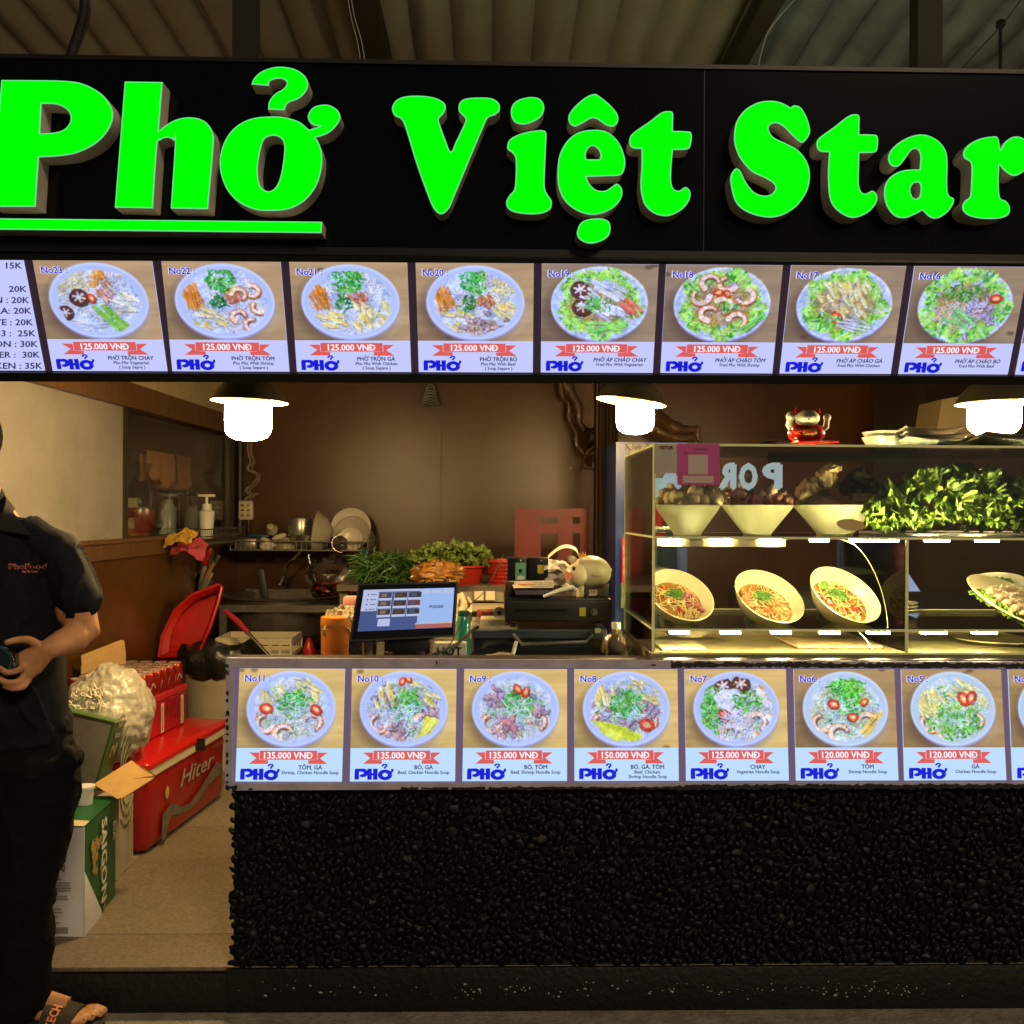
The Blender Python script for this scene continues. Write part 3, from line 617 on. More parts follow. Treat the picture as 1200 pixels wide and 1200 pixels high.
            if kind == 'soup_sc': p.chili(X-48, Y+0, 13, .2); p.chili(X+48, Y+2, 12, .6)
            if kind == 'soup_bc': p.chili(X-4, Y-50, 8, 2); p.chili(X+8, Y-54, 8, .8); p.strips(X+48, Y+42, 6, -1.1, 44, 12, (222, 225, 90), 14)
            if kind == 'soup_sbc': p.strips(X-24, Y+44, 5, .4, 66, 16, (205, 225, 80), 18); p.chili(X+40, Y+30, 15, .3); p.greens(X-10, Y-10, 26, 18, 60)
            if kind == 'soup_s': p.chili(X-24, Y-8, 12, .3); p.chili(X+14, Y+16, 11, 0); p.greens(X+4, Y-38, 36, 18, 130, (90, 190, 70)); p.strips(X+52, Y+30, 9, -1.0, 40, 7, (235, 200, 110), 14); p.chili(X+38, Y-12, 9, 2.6)
    p.specks(160)
    fried = kind.startswith('fried'); q = np.sqrt(((p.xx-X)/(PW*(.42 if fried else .352)))**2+((p.yy-Y-1)/(PH*(.50 if fried else .41)))**2)
    an = np.arctan2(p.yy-Y, p.xx-X); q = q*(1+.025*np.sin(an*7+seed)+.02*np.sin(an*13+seed*2))
    m = np.clip((1-q)*30+.5, 0, 1)[..., None]; 
    def fbm(k): 
        t = 0
        for q_ in (3, 6, 12): 
            z = p.np.rand(PH//q_+3, PW//q_+3); gy = np.arange(PH)/q_; gx = np.arange(PW)/q_; a0 = gy.astype(int); b0 = gx.astype(int); fy = (gy-a0)[:, None]; fx = (gx-b0)[None]
            t = t+(z[a0][:, b0]*(1-fy)*(1-fx)+z[a0+1][:, b0]*fy*(1-fx)+z[a0][:, b0+1]*(1-fy)*fx+z[a0+1][:, b0+1]*fy*fx-.5)
        return t
    n1 = fbm(0); n2 = fbm(1); n3 = p.np.rand(PH, PW)-.5
    food = p.a*(1+.17*n1[..., None]+.05*n3[..., None])+np.stack([.08*n2, .03*n2, -.09*n2], -1)
    food = (food-.62)*1.04+.63
    p.a = p.keep*(1-m)+food*m
    p.a = p.a*(1+.03*n3[..., None])
    b_ = p.a.copy(); b_[1:-1, 1:-1] = p.a[1:-1, 1:-1]*.5+.125*(p.a[:-2, 1:-1]+p.a[2:, 1:-1]+p.a[1:-1, :-2]+p.a[1:-1, 2:]); p.a = b_
    a = np.clip(p.a, 0, 1)
    # cool backlight shift
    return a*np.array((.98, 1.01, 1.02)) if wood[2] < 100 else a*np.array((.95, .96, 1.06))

# ================================================================== MENU LIGHT BOXES
M_up_white = emis('menu_backlit_white', srgb((196, 202, 252)), 1.0, .3)
M_lo_white = emis('menu_backlit_white_lower', srgb((190, 222, 254)), 1.0, .3)
M_navy = emis('menu_navy_ink', srgb((45, 45, 95)), 1.0, ns=True)
M_blue = emis('menu_blue_ink', srgb((10, 22, 215)), 1.0, ns=True)
M_rib = emis('menu_red_ribbon', srgb((222, 92, 88)), 1.0, ns=True)
M_wink = emis('menu_white_ink', srgb((245, 244, 255)), 1.0, ns=True)
M_div = mat('menu_divider', (.03, .022, .03), .4, emit=srgb((60, 42, 58)), es=.5, ns=True)
M_div2 = mat('menu_divider_lower', (.05, .04, .05), .4, emit=srgb((108, 88, 116)), es=.8, ns=True)
def poster(parent, corners, no, price, l1, l2, l3, art, white, shear=0):
    TL, TR, BR, BL = corners; nrm = (TR-TL).cross(BL-TL).normalized()
    if nrm.y > 0: nrm = -nrm
    Wd = (TR-TL).length; Hh = (BL-TL).length; asp = Hh/Wd
    def B(u, v, e=0):
        return TL*(1-u)*(1-v)+TR*u*(1-v)+BR*u*v+BL*(1-u)*v+nrm*e
    g = G(); g.slab([B(0, 0), B(1, 0), B(1, 1), B(0, 1)], -nrm*.004); o = part('dish_poster', g, white, parent, False, label='poster '+(('numbered %s' % no) if no else '')+((' for '+l2.lower().strip()) if l2 else ''))
    if art is not None:
        g = G(); g.quad(B(0, 0, .0006), B(1, 0, .0006), B(1, .705, .0006), B(0, .705, .0006), uv=True); part('dish_picture', g, art, o, False)
    def T2(g, s, u, v, h, align='c', bold=.03, e=.0012, shear=0, maxw=None):
        t = text2d(s, bold); a, b = tw(t); k = h/.7; kx_ = k*asp
        if maxw and (b-a)*kx_ > maxw: kx_ = maxw/(b-a)
        x0 = u-(a+b)/2*kx_ if align == 'c' else (u-a*kx_ if align == 'l' else u-b*kx_)
        lay(g, t, lambda x, y, z: B(x, y, e+z*.02), x0, v, kx_, -k, shear)
    if no:
        g = G(); T2(g, no, .05, .115, .058, 'l', .16, .0010); part('number_outline', g, M_wink, o, False)
        g = G(); T2(g, no, .057, .115, .058, 'l', .05, .0016); part('number_lettering', g, M_blue, o, False)
    g = G()
    for q in ([(.22, .728), (.76, .728), (.76, .808), (.22, .808)], [(.12, .745), (.215, .745), (.215, .808), (.30, .812), (.30, .845), (.12, .845), (.19, .795)], [(.86, .745), (.765, .745), (.765, .808), (.68, .812), (.68, .845), (.86, .845), (.79, .795)]):
        g.add([B(a, b, .0008) for a, b in q], [tuple(range(len(q)))])
    part('price_ribbon', g, M_rib, o, False)
    g = G(); T2(g, price, .49, .797, .056, 'c', .06, .0018, maxw=.5); part('price_lettering', g, M_wink, o, False)
    g = G(); k = .098; lay(g, LOGO, lambda x, y, z: B(x, y, .0012+z*.1), .045, .985, k*asp*1.38, -k); part('logo_lettering', g, M_blue, o, False)
    g = G(); T2(g, l1, .70, .893, .036, 'c', .06, shear=shear, maxw=.5); T2(g, l2, .70, .934, .029, 'c', .05, maxw=.56)
    if l3: T2(g, l3, .70, .975, .029, 'c', .05, maxw=.5)
    part('name_lettering', g, M_navy, o, False)
    return o
ART = {}
def art(kind, seed, wood):
    k = (kind, wood); 
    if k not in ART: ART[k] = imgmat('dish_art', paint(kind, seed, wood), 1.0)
    return ART[k]
# upper box: tilted plane
pa = P(600, 308.3, 2.79); pb = P(600, 436.2, 2.905); nU = Vector((1, 0, 0)).cross(pa-pb).normalized()
T = thing('upper_menu_lightbox', 'long backlit menu box tilted down under the green letters', 'menu board', P(600, 445, 2.9))
def Q(px, py): return onpl(px, py, pa, nU)
def sgnn(n): return n if n.y < 0 else -n
nu = sgnn(nU)
g = G(); a, b, c_, d = Q(-70, 302.6), Q(1300, 313), Q(1300, 441), Q(-70, 436); g.slab([q-nu*.006 for q in (a, b, c_, d)], -nu*.1); part('housing', g, M_frameblk, T, False)
g = G(); g.slab([q-nu*.0035 for q in (a, b, c_, d)], -nu*.0015); part('divider_film', g, M_div, T, False)
g = G(); g.slab([Q(-70, 299)+nu*.012, Q(1300, 308.5)+nu*.012, Q(1300, 312.2)+nu*.012, Q(-70, 303.6)+nu*.012], -nu*.06)
g.slab([Q(-70, 435.4)+nu*.012, Q(1300, 440)+nu*.012, Q(1300, 450)+nu*.012, Q(-70, 445.6)+nu*.012], -nu*.06); part('frame_rail', g, M_frameblk, T, False)
w1 = (176, 146, 104); w2 = (150, 128, 100)
UP = [((38.2, 177.9, 196, 61.8), (304.4, 305.4, 435, 434.6), 'No23 :', '125.000 VNĐ', 'PHỞ TRỘN CHAY', 'Pho Mix Vegetarian', '( Soup Sepre )', 'mix_veg', w1),
 ((189, 328.6, 339, 202), (305.4, 306.6, 435.6, 435), 'No22 :', '125.000 VNĐ', 'PHỞ TRỘN TÔM', 'Pho Mix With Shrimp', '( Soup Separe )', 'mix_shrimp', w1),
 ((338.8, 477, 481.8, 348), (306.7, 307.6, 436, 435.6), 'No21 :', '125.000 VNĐ', 'PHỞ TRỘN GÀ', 'Pho Mix With Chicken', '( Soup Separe )', 'mix_chicken', w1),
 ((487, 625.5, 624.3, 490.8), (307.7, 308.7, 436.5, 436), 'No20 :', '125.000 VNĐ', 'PHỞ TRỘN BÒ', 'Pho Mix With Beef', '( Soup Separe )', 'mix_beef', w1),
 ((635, 772, 765, 633.8), (309, 310, 437, 436.5), 'No19 :', '125.000 VNĐ', 'PHỞ ÁP CHẢO CHAY', 'Fred Pho With Vegetarian', '', 'fried_veg', w2),
 ((781, 917.5, 905, 774), (310, 311, 437.6, 437), 'No18', '125.000 VNĐ', 'PHỞ ÁP CHẢO TÔM', 'Fred Pho With Shrimp', '', 'fried_shrimp', w2),
 ((927.5, 1062, 1043.8, 913.8), (311, 312, 438.2, 437.7), 'No17 :', '125.000 VNĐ', 'PHỞ ÁP CHẢO GÀ', 'Fred Pho With Chicken', '', 'fried_chicken', w2),
 ((1072, 1205, 1181, 1053), (312, 313, 438.8, 438.3), 'No16 :', '125.000 VNĐ', 'PHỞ ÁP CHẢO BÒ', 'Fred Pho With Beef', '', 'fried_beef', w2)]
for i, (xs_, ys_, no, pr, l1, l2, l3, kd, wd) in enumerate(UP):
    cs = [Q(xs_[k], ys_[k]) for k in range(4)]
    poster(T, cs, no, pr, l1, l2, l3, art(kd, 11+i, wd), M_up_white, .18 if i > 3 else 0)
g = G(); q4 = [Q(1215, 313), Q(1300, 314), Q(1275, 439.5), Q(1190, 439)]; g.slab(q4, -nu*.004); o = part('dish_poster', g, M_up_white, T, False, label='poster cut off at the right edge')
g = G(); g.quad(q4[0]+nu*.0006, q4[1]+nu*.0006, q4[1].lerp(q4[2], .7)+nu*.0006, q4[0].lerp(q4[3], .7)+nu*.0006, uv=True); part('dish_picture', g, art('mix_beef', 14, w1), o, False)
g = G(); lay(g, LOGO, lambda x, y, z: q4[3].lerp(q4[2], x)+(q4[0]-q4[3])*y+nu*.001, .06, .03, .16, .1); part('logo_lettering', g, M_blue, o, False)
cs = [Q(-62, 302.6), Q(27, 303.6), Q(52.4, 434.4), Q(-62, 434)]
g = G(); g.slab(cs, -nu*.004); o = part('price_list', g, M_up_white, T, False, label='white price list with navy prices')
g = G()
for s_, xr, yb in (('15K', 26, 314.5), ('20K', 31.5, 342), ('DỪA TẮC NƯỚC N : 20K', 34.5, 355), ('COCA COLA: 20K', 37, 367.5), ('SPRITE : 20K', 39, 381), ('333 :  25K', 42, 394), ('SAIGON : 30K', 44.5, 406.5), ('TIGER :  30K', 47, 419), ('HEINEKEN : 35K', 50, 432)):
    s_ = s_.replace('DỪA TẮC NƯỚC N', 'SUN')
    t = text2d(s_, .05); a, b = tw(t); k = 9.0/.7/1.0
    lay(g, t, lambda x, y, z: Q(x, y)+nu*(.001+z*.02), xr-b*k*.98, yb, k*.98, -k*.78)
part('price_lettering', g, M_navy, o, False)
# lower box
pa2 = P(700, 771.5, 2.925); pb2 = P(700, 924, 2.888); nL = sgnn(Vector((1, 0, 0)).cross(pa2-pb2).normalized())
def QL(px, py): return onpl(px, py, pa2, nL)
T = thing('counter_menu_lightbox', 'backlit menu box with worn metal frame on the counter front', 'menu board', P(700, 925, 2.9))
g = G(); g.slab([q-nL*.008 for q in (QL(266, 772.5), QL(1300, 778), QL(1300, 920.5), QL(264.5, 925))], -nL*.07); part('housing', g, M_frameblk, T, False)
g = G(); g.slab([q-nL*.0035 for q in (QL(270, 779), QL(1300, 780), QL(1300, 919), QL(268, 920))], -nL*.0015); part('divider_film', g, M_div2, T, False)
fr = G()
fr.slab([QL(265.5, 771)+nL*.006, QL(1300, 776)+nL*.006, QL(1300, 783.2)+nL*.006, QL(265.3, 781.4)+nL*.006], -nL*.05)
fr.slab([QL(264.5, 917.5)+nL*.006, QL(1300, 916.5)+nL*.006, QL(1300, 921)+nL*.006, QL(264.3, 926)+nL*.006], -nL*.05)
fr.slab([QL(265.5, 771)+nL*.0075, QL(274.8, 771)+nL*.0075, QL(272.6, 926)+nL*.0075, QL(264.2, 926)+nL*.0075], -nL*.05)
frame = part('frame', fr, M_alu, T, False)
tp = G(); rr = random.Random(3)
def patch(x, y, w_, h_, seg=9):
    pts = []
    for i in range(seg): pts.append(QL(x+w_*i/(seg-1), y-h_/2*rr.uniform(.3, 1.1))+nL*.0085)
    for i in range(seg-1, -1, -1): pts.append(QL(x+w_*i/(seg-1), y+h_/2*rr.uniform(.3, 1.1))+nL*.0085)
    n = len(pts)//2; tp.add(pts, [(i, i+1, 2*n-2-i, 2*n-1-i) for i in range(n-1)])
x = 470
while x < 1290: 
    w_ = rr.uniform(14, 40); patch(x, 922+(1190-x)*.0016*1.2-(1.2 if x > 800 else 0), w_, rr.uniform(3, 5.2) if x < 790 else 7.5); x += w_-(1 if x > 560 else -4)
x = 786
while x < 1290: w_ = rr.uniform(14, 40); patch(x, 778.6+(x-786)*.003, w_, rr.uniform(7, 9)); x += w_-1
for (x, y, w_, h_) in ((265, 922, 14, 6), (292, 924, 5, 2), (762, 779, 6, 2), (511, 776, 2, 4)): patch(x, y, w_, h_)
for yy in range(776, 922, 8):
    h_ = rr.uniform(3, 9)
    if rr.random() < .8: patch(265.6, yy+4, rr.uniform(2.5, 5), h_, 4)
part('worn_paint', tp, M_tape, T, False, kind='stuff')
l1w = (214, 180, 104); l2w = (166, 132, 92)
LO = [((280.8, 404.3, 400.5, 275.8), (783.3, 783.8, 916, 915.8), 'No11 :', '135.000 VNĐ', 'TÔM, GÀ', 'Shrimp, Chicken Noodle Soup', '', 'soup_sc', l1w),
 ((412.5, 535, 533.3, 410), (783.8, 784, 915.6, 915.8), 'No10 :', '135.000 VNĐ', 'BÒ, GÀ', 'Beef, Chicken Noodle Soup', '', 'soup_bc', l1w),
 ((544, 664.5, 664.5, 541.8), (784, 784.2, 915.2, 915.5), 'No9 :', '135.000 VNĐ', 'BÒ, TÔM', 'Beef, Shrimp Noodle Soup', '', 'soup_sb', l1w),
 ((673, 793.8, 795.5, 673.3), (784.2, 784.3, 915, 915.2), 'No8 :', '150.000 VNĐ', 'BÒ, GÀ, TÔM', 'Beef, Chicken,', 'Shrimp Noodle Soup', 'soup_sbc', l1w),
 ((802, 920.8, 924.5, 804.2), (784.3, 784.3, 914.8, 915), 'No7 :', '125.000 VNĐ', 'CHAY', 'Vegetrian Noodle Soup', '', 'soup_veg', l1w),
 ((930, 1047.8, 1053, 933), (784.3, 784.4, 914.6, 914.8), 'No6 :', '120.000 VNĐ', 'TÔM', 'Shrimp Noodle Soup', '', 'soup_s', l2w),
 ((1056, 1172.9, 1179.5, 1060), (784.4, 784.6, 914.3, 914.6), 'No5 :', '120.000 VNĐ', 'GÀ', 'Chicken Noodle Soup', '', 'soup_c', l2w),
 ((1181.3, 1299, 1307, 1186.8), (784.6, 785, 914, 914.3), 'No4 :', '120.000 VNĐ', 'BÒ', 'Beef Noodle Soup', '', 'soup_bc', l2w)]
for i, (xs_, ys_, no, pr, l1, l2, l3, kd, wd) in enumerate(LO):
    poster(T, [QL(xs_[k], ys_[k]) for k in range(4)], no, pr, l1, l2, l3, art(kd, 31+i, wd), M_lo_white)
# ================================================================== COUNTER WITH PEBBLED FRONT
XL = P(274, 900, YF).x; XR = P(1330, 900, YF).x; zcT = P(700, 772, 2.93).z; zpb = P(700, 921, 2.9).z
T = thing('counter', 'black counter faced with small dark pebbles', 'counter', (0, YF, FZ))
M_mortar = mat('black_mortar', (.002, .002, .0025), .75, bump=(60, .5))
M_peb = mat('black_pebble', (.0020, .0024, .0042), .48, nz=(35, .6), spec=.22)
g = G(); g.b2((XL, YF+.008, FZ-.001), (XR, YF+.12, zpb)); g.b2((XL, YF+.075, zpb), (XR, YF+.11, zcT-.021)); part('body', g, M_mortar, T, False)
g = G(); g.b2((XL-.01, YF+.04, zcT-.02), (XR, YF+.115, zcT-.002), .002); part('countertop', g, mat('countertop_laminate', (.05, .042, .035), .3, nz=(12, .4)), T)
rp = random.Random(5); pb = []; grid = {}; cell = .017
def fits(x, z, r):
    ci, cj = int(x/cell), int(z/cell)
    for a in range(ci-2, ci+3):
        for b in range(cj-2, cj+3):
            for (x2, z2, r2) in grid.get((a, b), ()):
                if (x-x2)**2+(z-z2)**2 < ((r+r2)*.86)**2: return False
    return True
for rmax, tries in ((.0150, 900), (.0125, 4500), (.0105, 16000), (.0082, 22000)):
    for _ in range(tries):
        x = rp.uniform(XL-.004, XR-.25); z = rp.uniform(FZ+.008, zpb+.006); r = rmax*rp.uniform(.88, 1.05)
        if fits(x, z, r): grid.setdefault((int(x/cell), int(z/cell)), []).append((x, z, r)); pb.append((x, z, r, rp.uniform(.62, .95), rp.uniform(0, PI)))
def peb_geo(seed, n=8, m=5):
    g = G(); g.ball((0, 0, 0), (1, .48, .78), None, n, m, 1.6, .42, seed); return g
pg = [peb_geo(i) for i in range(6)]
pm = [mk(pg[i], 'pebble', M_peb, Vector()) for i in range(6)]
pb.sort(key=lambda q: -q[2]*q[3]**.5)
org = T.location
for i, (x, z, r, e, a) in enumerate(pb[:300]):
    o = bpy.data.objects.new('pebble', pm[i % 6]); COL.objects.link(o); o.parent = T
    o.location = Vector((x, YF+.004, z))-org; o.rotation_euler = (rp.uniform(-.3, .3), a, rp.uniform(-.3, .3)); o.scale = (r*1.3, r*.85, r*1.25)
g = G()
for i, (x, z, r, e, a) in enumerate(pb[300:]):
    q = pg[i % 6]; R = Matrix.Rotation(a, 3, 'Y') @ Matrix.Rotation(rp.uniform(-.4, .4), 3, 'X'); c0 = Vector((x, YF+.004+rp.uniform(-.002, .002), z))
    g.add([c0 + R @ Vector((v.x*r*1.35, v.y*r*.85, v.z*r*(.55+e*.75))) for v in q.v], q.f)
part('pebble_facing', g, M_peb, T, kind='stuff', ang=180)
g = G(); rr = random.Random(9)
g.b2((XL-.02, YF-.004, .0), (XR, YF+.02, FZ-.002), .004); part('plinth', g, M_kerb, T)
g = G()
for _ in range(150):
    c0 = rr.choice([560, 590, 840, 980, 1010, 700, 350]); px = rr.gauss(c0, 55); py = rr.gauss(1160, 5)
    if 275 < px < 1290 and 1145 < py < 1172:
        q = P(px, py, YF-.0045); s_ = rr.uniform(.0008, .0028); g.ball(q, (s_*rr.uniform(.8, 2), .0008, s_), None, 6, 4)
part('paint_chips', g, mat('chip_white', (.4, .38, .33), .8), T, kind='stuff')

# ================================================================== LAMPS
M_shade_o = mat('lamp_shade_dark', (.06, .052, .028), .35, .4, nz=(30, .3)); M_shade_i = mat('lamp_shade_inside', (.75, .62, .32), .4)
M_lampcap = mat('lamp_collar', (.7, .6, .4), .4, emit=(1, .72, .3), es=.5)
def lampmat(nm='lamp_diffuser'):
    m = bpy.data.materials.new(nm); m.use_nodes = True; N = m.node_tree.nodes; L = m.node_tree.links; b = N['Principled BSDF']
    b.inputs['Base Color'].default_value = (.8, .75, .6, 1)
    lw = N.new('ShaderNodeLayerWeight'); lw.inputs[0].default_value = .35; r = N.new('ShaderNodeValToRGB')
    r.color_ramp.elements[0].color = (1, .66, .27, 1); r.color_ramp.elements[0].position = .55; r.color_ramp.elements[1].color = (.22, .12, .025, 1); r.color_ramp.elements[1].position = 1
    L.new(lw.outputs['Facing'], r.inputs[0]); L.new(r.outputs[0], b.inputs['Emission Color']); b.inputs['Emission Strength'].default_value = 300
    return m
M_lamp = lampmat()
def lamp(px, Y, r, pyt, pyb, sr, pyr, tilt, label, sx=0, sh=None):
    top = P(px, pyt, Y); bot = P(px, pyb, Y); rim = P(px+sx, pyr, Y); z0 = rim.z-top.z; hz = sh or .085
    T = thing('pendant_lamp', label, 'lamp', (top.x, Y, bot.z), group='pendant lamps over the stall'); c_ = Vector((top.x, Y, 0))
    h = top.z-bot.z; g = G(); g.lathe([(0, bot.z), (r*.35, bot.z+.0015), (r*.62, bot.z+.006), (r*.83, bot.z+.015), (r*.95, bot.z+.028), (r, bot.z+.045), (r, top.z), (r*.9, top.z+.002), (0, top.z+.002)], Matrix.Translation(c_), 40)
    part('diffuser', g, M_lamp, T)
    g = G(); g.lathe([(r*.93, top.z+.003), (r*.95, top.z+.03), (r*.8, top.z+.045), (0, top.z+.045)], Matrix.Translation(c_), 32); part('collar', g, M_lampcap, T)
    M = Matrix.Translation((rim.x, Y, rim.z)) @ Matrix.Rotation(tilt, 4, 'Y')
    prof = [(sr, 0), (sr*.96, .008), (sr*.86, hz*.42), (sr*.66, hz*.78), (sr*.4, hz*.96), (.02, hz)]
    g = G(); g.lathe(prof, M, 48); part('shade', g, M_shade_o, T)
    g = G(); g.lathe([(a-.002 if a > .03 else a, b-.002) for a, b in prof], M, 48); part('shade_lining', g, M_shade_i, T)
    g = G(); g.cyl((rim.x, Y, rim.z+hz-.005), (rim.x, Y, 3.16), .006, n=8); g.cyl((rim.x, Y, 3.14), (rim.x, Y, 3.16), .015, n=12); part('cord', g, M_cab, T)
    return T
lamp(291, 3.55, .0805, 476, 516.5, .136, 470.5, .03, 'pendant lamp with dark domed shade above the sink, leftmost of three', 1.5, .078)
lamp(744.5, 3.9, .0735, 475, 509, .138, 471, .13, 'pendant lamp with tilted shade beside the glass display case', -5, .085)
lamp(1165, 3.42, .086, 476, 511, .142, 472, -.02, 'pendant lamp half cut off at the right edge above the white dishes', 5, .08)

# ================================================================== LEFT WALL ITEMS
# soap pump bottle on the wire basket on the ledge
def bottle(name, label, cat, base, prof, m, n=24, caps=None, group=None, M=None):
    T = thing(name, label, cat, base, group)
    g = G(); g.lathe(prof, M or Matrix.Translation(base), n); part('bottle_body', g, m, T)
    return T
wb = W(233, 636); Yk = wb.y-.05
bk = WS(Yk, zl+.0, .05); 
T = thing('wire_basket', 'black wire basket on the ledge holding yellow and pink cloths', 'basket', WS(Yk, zl-.03, .1))
g = G(); ex = wdir; ey = wnrm; o0 = WS(Yk-.42, zl-.035, .03); Lb, Wb_ = .75, .16
for hz in (0, .045, .085):
    pts = [o0+Vector((0, 0, hz)), o0+ex*Lb+Vector((0, 0, hz)), o0+ex*Lb+ey*Wb_+Vector((0, 0, hz)), o0+ey*Wb_+Vector((0, 0, hz)), o0+Vector((0, 0, hz))]; g.tube(pts, .0035, 6)
part('rim_wire', g, M_dsteel, T); g = G()
for i in range(22):
    a = o0+ex*(Lb*i/21); g.tube([a+Vector((0, 0, .085)), a, a+ey*Wb_, a+ey*Wb_+Vector((0, 0, .085))], .002, 5)
part('wires', g, M_dsteel, T, kind='stuff')
g = G()
def cloth(g, c0, ux, uy, w_, h_, amp, seed, n=16):
    vs = []
    for i in range(n+1):
        for j in range(n+1):
            u = i/n-.5; v = j/n-.5; q = c0+ux*u*w_+uy*v*h_
            nn = mn.noise(Vector((u*3.3+seed, v*3.3, seed)))+.5*mn.noise(Vector((u*8+seed, v*8, seed)))
            vs.append(q+ux.cross(uy).normalized()*amp*nn+uy*amp*.4*mn.noise(Vector((u*5, v*2, seed+3)))-Vector((0, 0, 1))*amp*1.2*(u*u+v*v)*2)
    return g.add(vs, [(i*(n+1)+j, (i+1)*(n+1)+j, (i+1)*(n+1)+j+1, i*(n+1)+j+1) for i in range(n) for j in range(n)])
M_yel = mat('yellow_cloth', (.50, .30, .03), .9, bump=(150, .4)); M_pink = mat('pink_cloth', (.40, .05, .07), .9, bump=(150, .4))
cp = W(212, 628, 628, .12); solo('cleaning_cloth', cloth(G(), cp+Vector((0, 0, .01)), Vector((1, 0, .1)), Vector((0, .8, .35)), .15, .16, .03, 1), M_yel, 'crumpled yellow cloth on the wire basket', 'cloth')
cp = W(222, 636, 636, .14); solo('cleaning_cloth', cloth(G(), cp, Vector((1, 0, -.2)), Vector((0, .7, .5)), .18, .15, .035, 5), M_pink, 'crumpled pink cloth on the wire basket beside the pump bottle', 'cloth')
b0 = W(242, 631, 631, .08); b0.z = zl-.01; sc_ = (b0.y/F); hh = 46*sc_
T = thing('pump_bottle', 'white pump bottle standing in the wire basket', 'bottle', b0)
g = G(); g.lathe([(0, 0), (.032, 0), (.036, .01), (.044, hh*.58), (.046, hh*.68), (.03, hh*.74), (.026, hh*.86), (0, hh*.86)], Matrix.Translation(b0), 24); part('bottle_body', g, M_white_pl, T)
g = G(); g.cyl(b0+Vector((0, 0, hh*.8)), b0+Vector((0, 0, hh*.88)), .03, .028, 16); g.cyl(b0+Vector((0, 0, hh*.86)), b0+Vector((0, 0, hh*1.06)), .009, n=8); g.box(b0+Vector((0, 0, hh*1.09)), (.1, .02, .016), None, .004); part('pump', g, M_white_pl, T)
# things in the window bay
p1 = onpl(146, 527, WS(YB, 0, -.35), wnrm); p2 = onpl(240, 540, WS(YB, 0, -.35), wnrm)
solo('towel_rail', G().cyl(WS(p1.y-.3, p1.z, -.35), WS(p2.y, p1.z, -.35), .012, n=10), M_dg, 'dark rail behind the window carrying brown towels', 'rail')
def towel(px0, px1, label, seed, m):
    a = onpl(px0, 527, WS(YB, 0, -.33), wnrm); b = onpl(px1, 527, WS(YB, 0, -.33), wnrm); g = G(); n = 14; vs = []
    dz = 37*a.y/F
    for i in range(n+1):
        for j in range(n+1):
            u = i/n; v = j/n; q = a.lerp(b, u); q.z = p1.z+.013-dz*v; q += wnrm*(.02*math.sin(u*19+seed)*v+.02)+Vector((0, 0, .03*math.sin(u*7+seed)*v)); vs.append(q)
    k = len(vs); vs += [q-wnrm*.04 for q in vs]
    fs = [(i*(n+1)+j, (i+1)*(n+1)+j, (i+1)*(n+1)+j+1, i*(n+1)+j+1) for i in range(n) for j in range(n)]
    g.add(vs, fs+[tuple(q+k for q in f) for f in fs]+[(i*(n+1), (i+1)*(n+1), (i+1)*(n+1)+k, i*(n+1)+k) for i in range(n)])
    solo('towel', g, m, label, 'towel')
M_tow = mat('brown_towel', (.75, .33, .16), .95, bump=(120, .5))
towel(168, 201, 'left brown towel over the rail behind the window', 0, M_tow); towel(203, 226, 'narrower brown towel on the rail, right of its neighbour', 2, mat('rust_towel', (.55, .20, .08), .95, bump=(120, .5)))
# red bag of chillies/plastic jug seen through window
q = onpl(158, 630, WS(YB, 0, -.2), wnrm); q.z = zl
T = thing('plastic_bag', 'clear bag with red contents behind the window by the beige board', 'bag', q)
g = G(); g.lathe([(0, 0), (.10, .005), (.125, .08), (.12, .17), (.0, .17)], Matrix.Translation(q) @ Matrix.Rotation(.15, 4, 'Y'), 20); part('contents', g, mat('red_contents', (.40, .03, .012), .4, nz=(18, .4), bump=(40, .6)), T)
g = G(); g.lathe([(.105, .002), (.14, .09), (.13, .22), (.07, .3), (.03, .36), (.045, .42)], Matrix.Translation(q) @ Matrix.Rotation(.12, 4, 'Y'), 20); part('film', g, M_bag, T)
g = G(); g.b2(q+Vector((-.05, -.135, .17)), q+Vector((.06, -.13, .22))); part('paper_label', g, flat('label_cream', (200, 190, 150)), T)
# hanging glasses rack
ra = onpl(176, 572, WS(YB, 0, -.25), wnrm); rb = onpl(265, 572, WS(YB, 0, -.25), wnrm)
T = thing('glass_rack', 'metal rack with hanging ladles and glasses behind the window', 'rack', ra)
g = G(); g.tube([WS(ra.y, ra.z, -.25), WS(rb.y, ra.z, -.25)], .008, 6); g.tube([WS(ra.y, ra.z-.03, -.2), WS(rb.y, ra.z-.03, -.2)], .006, 6)
for k in range(3): y_ = ra.y+(rb.y-ra.y)*k/2; g.tube([WS(y_, ra.z+.02, -.25), WS(y_, zl-.1, -.25)], .007, 6)
part('rack_frame', g, M_steel, T)
for k in range(6):
    y_ = ra.y+.25+(rb.y-ra.y-.5)*k/6; a = WS(y_, ra.z, -.23); g = G(); g.tube([a, a-Vector((0, 0, .2+.03*(k % 3)))], .006, 6); g.ball(a-Vector((0, 0, .23+.03*(k % 3))), (.028, .028, .02), None, 10, 6); part('ladle', g, M_chrome, T)
q = onpl(262, 618, WS(YB, 0, -.15), wnrm); q.z = zl+.0
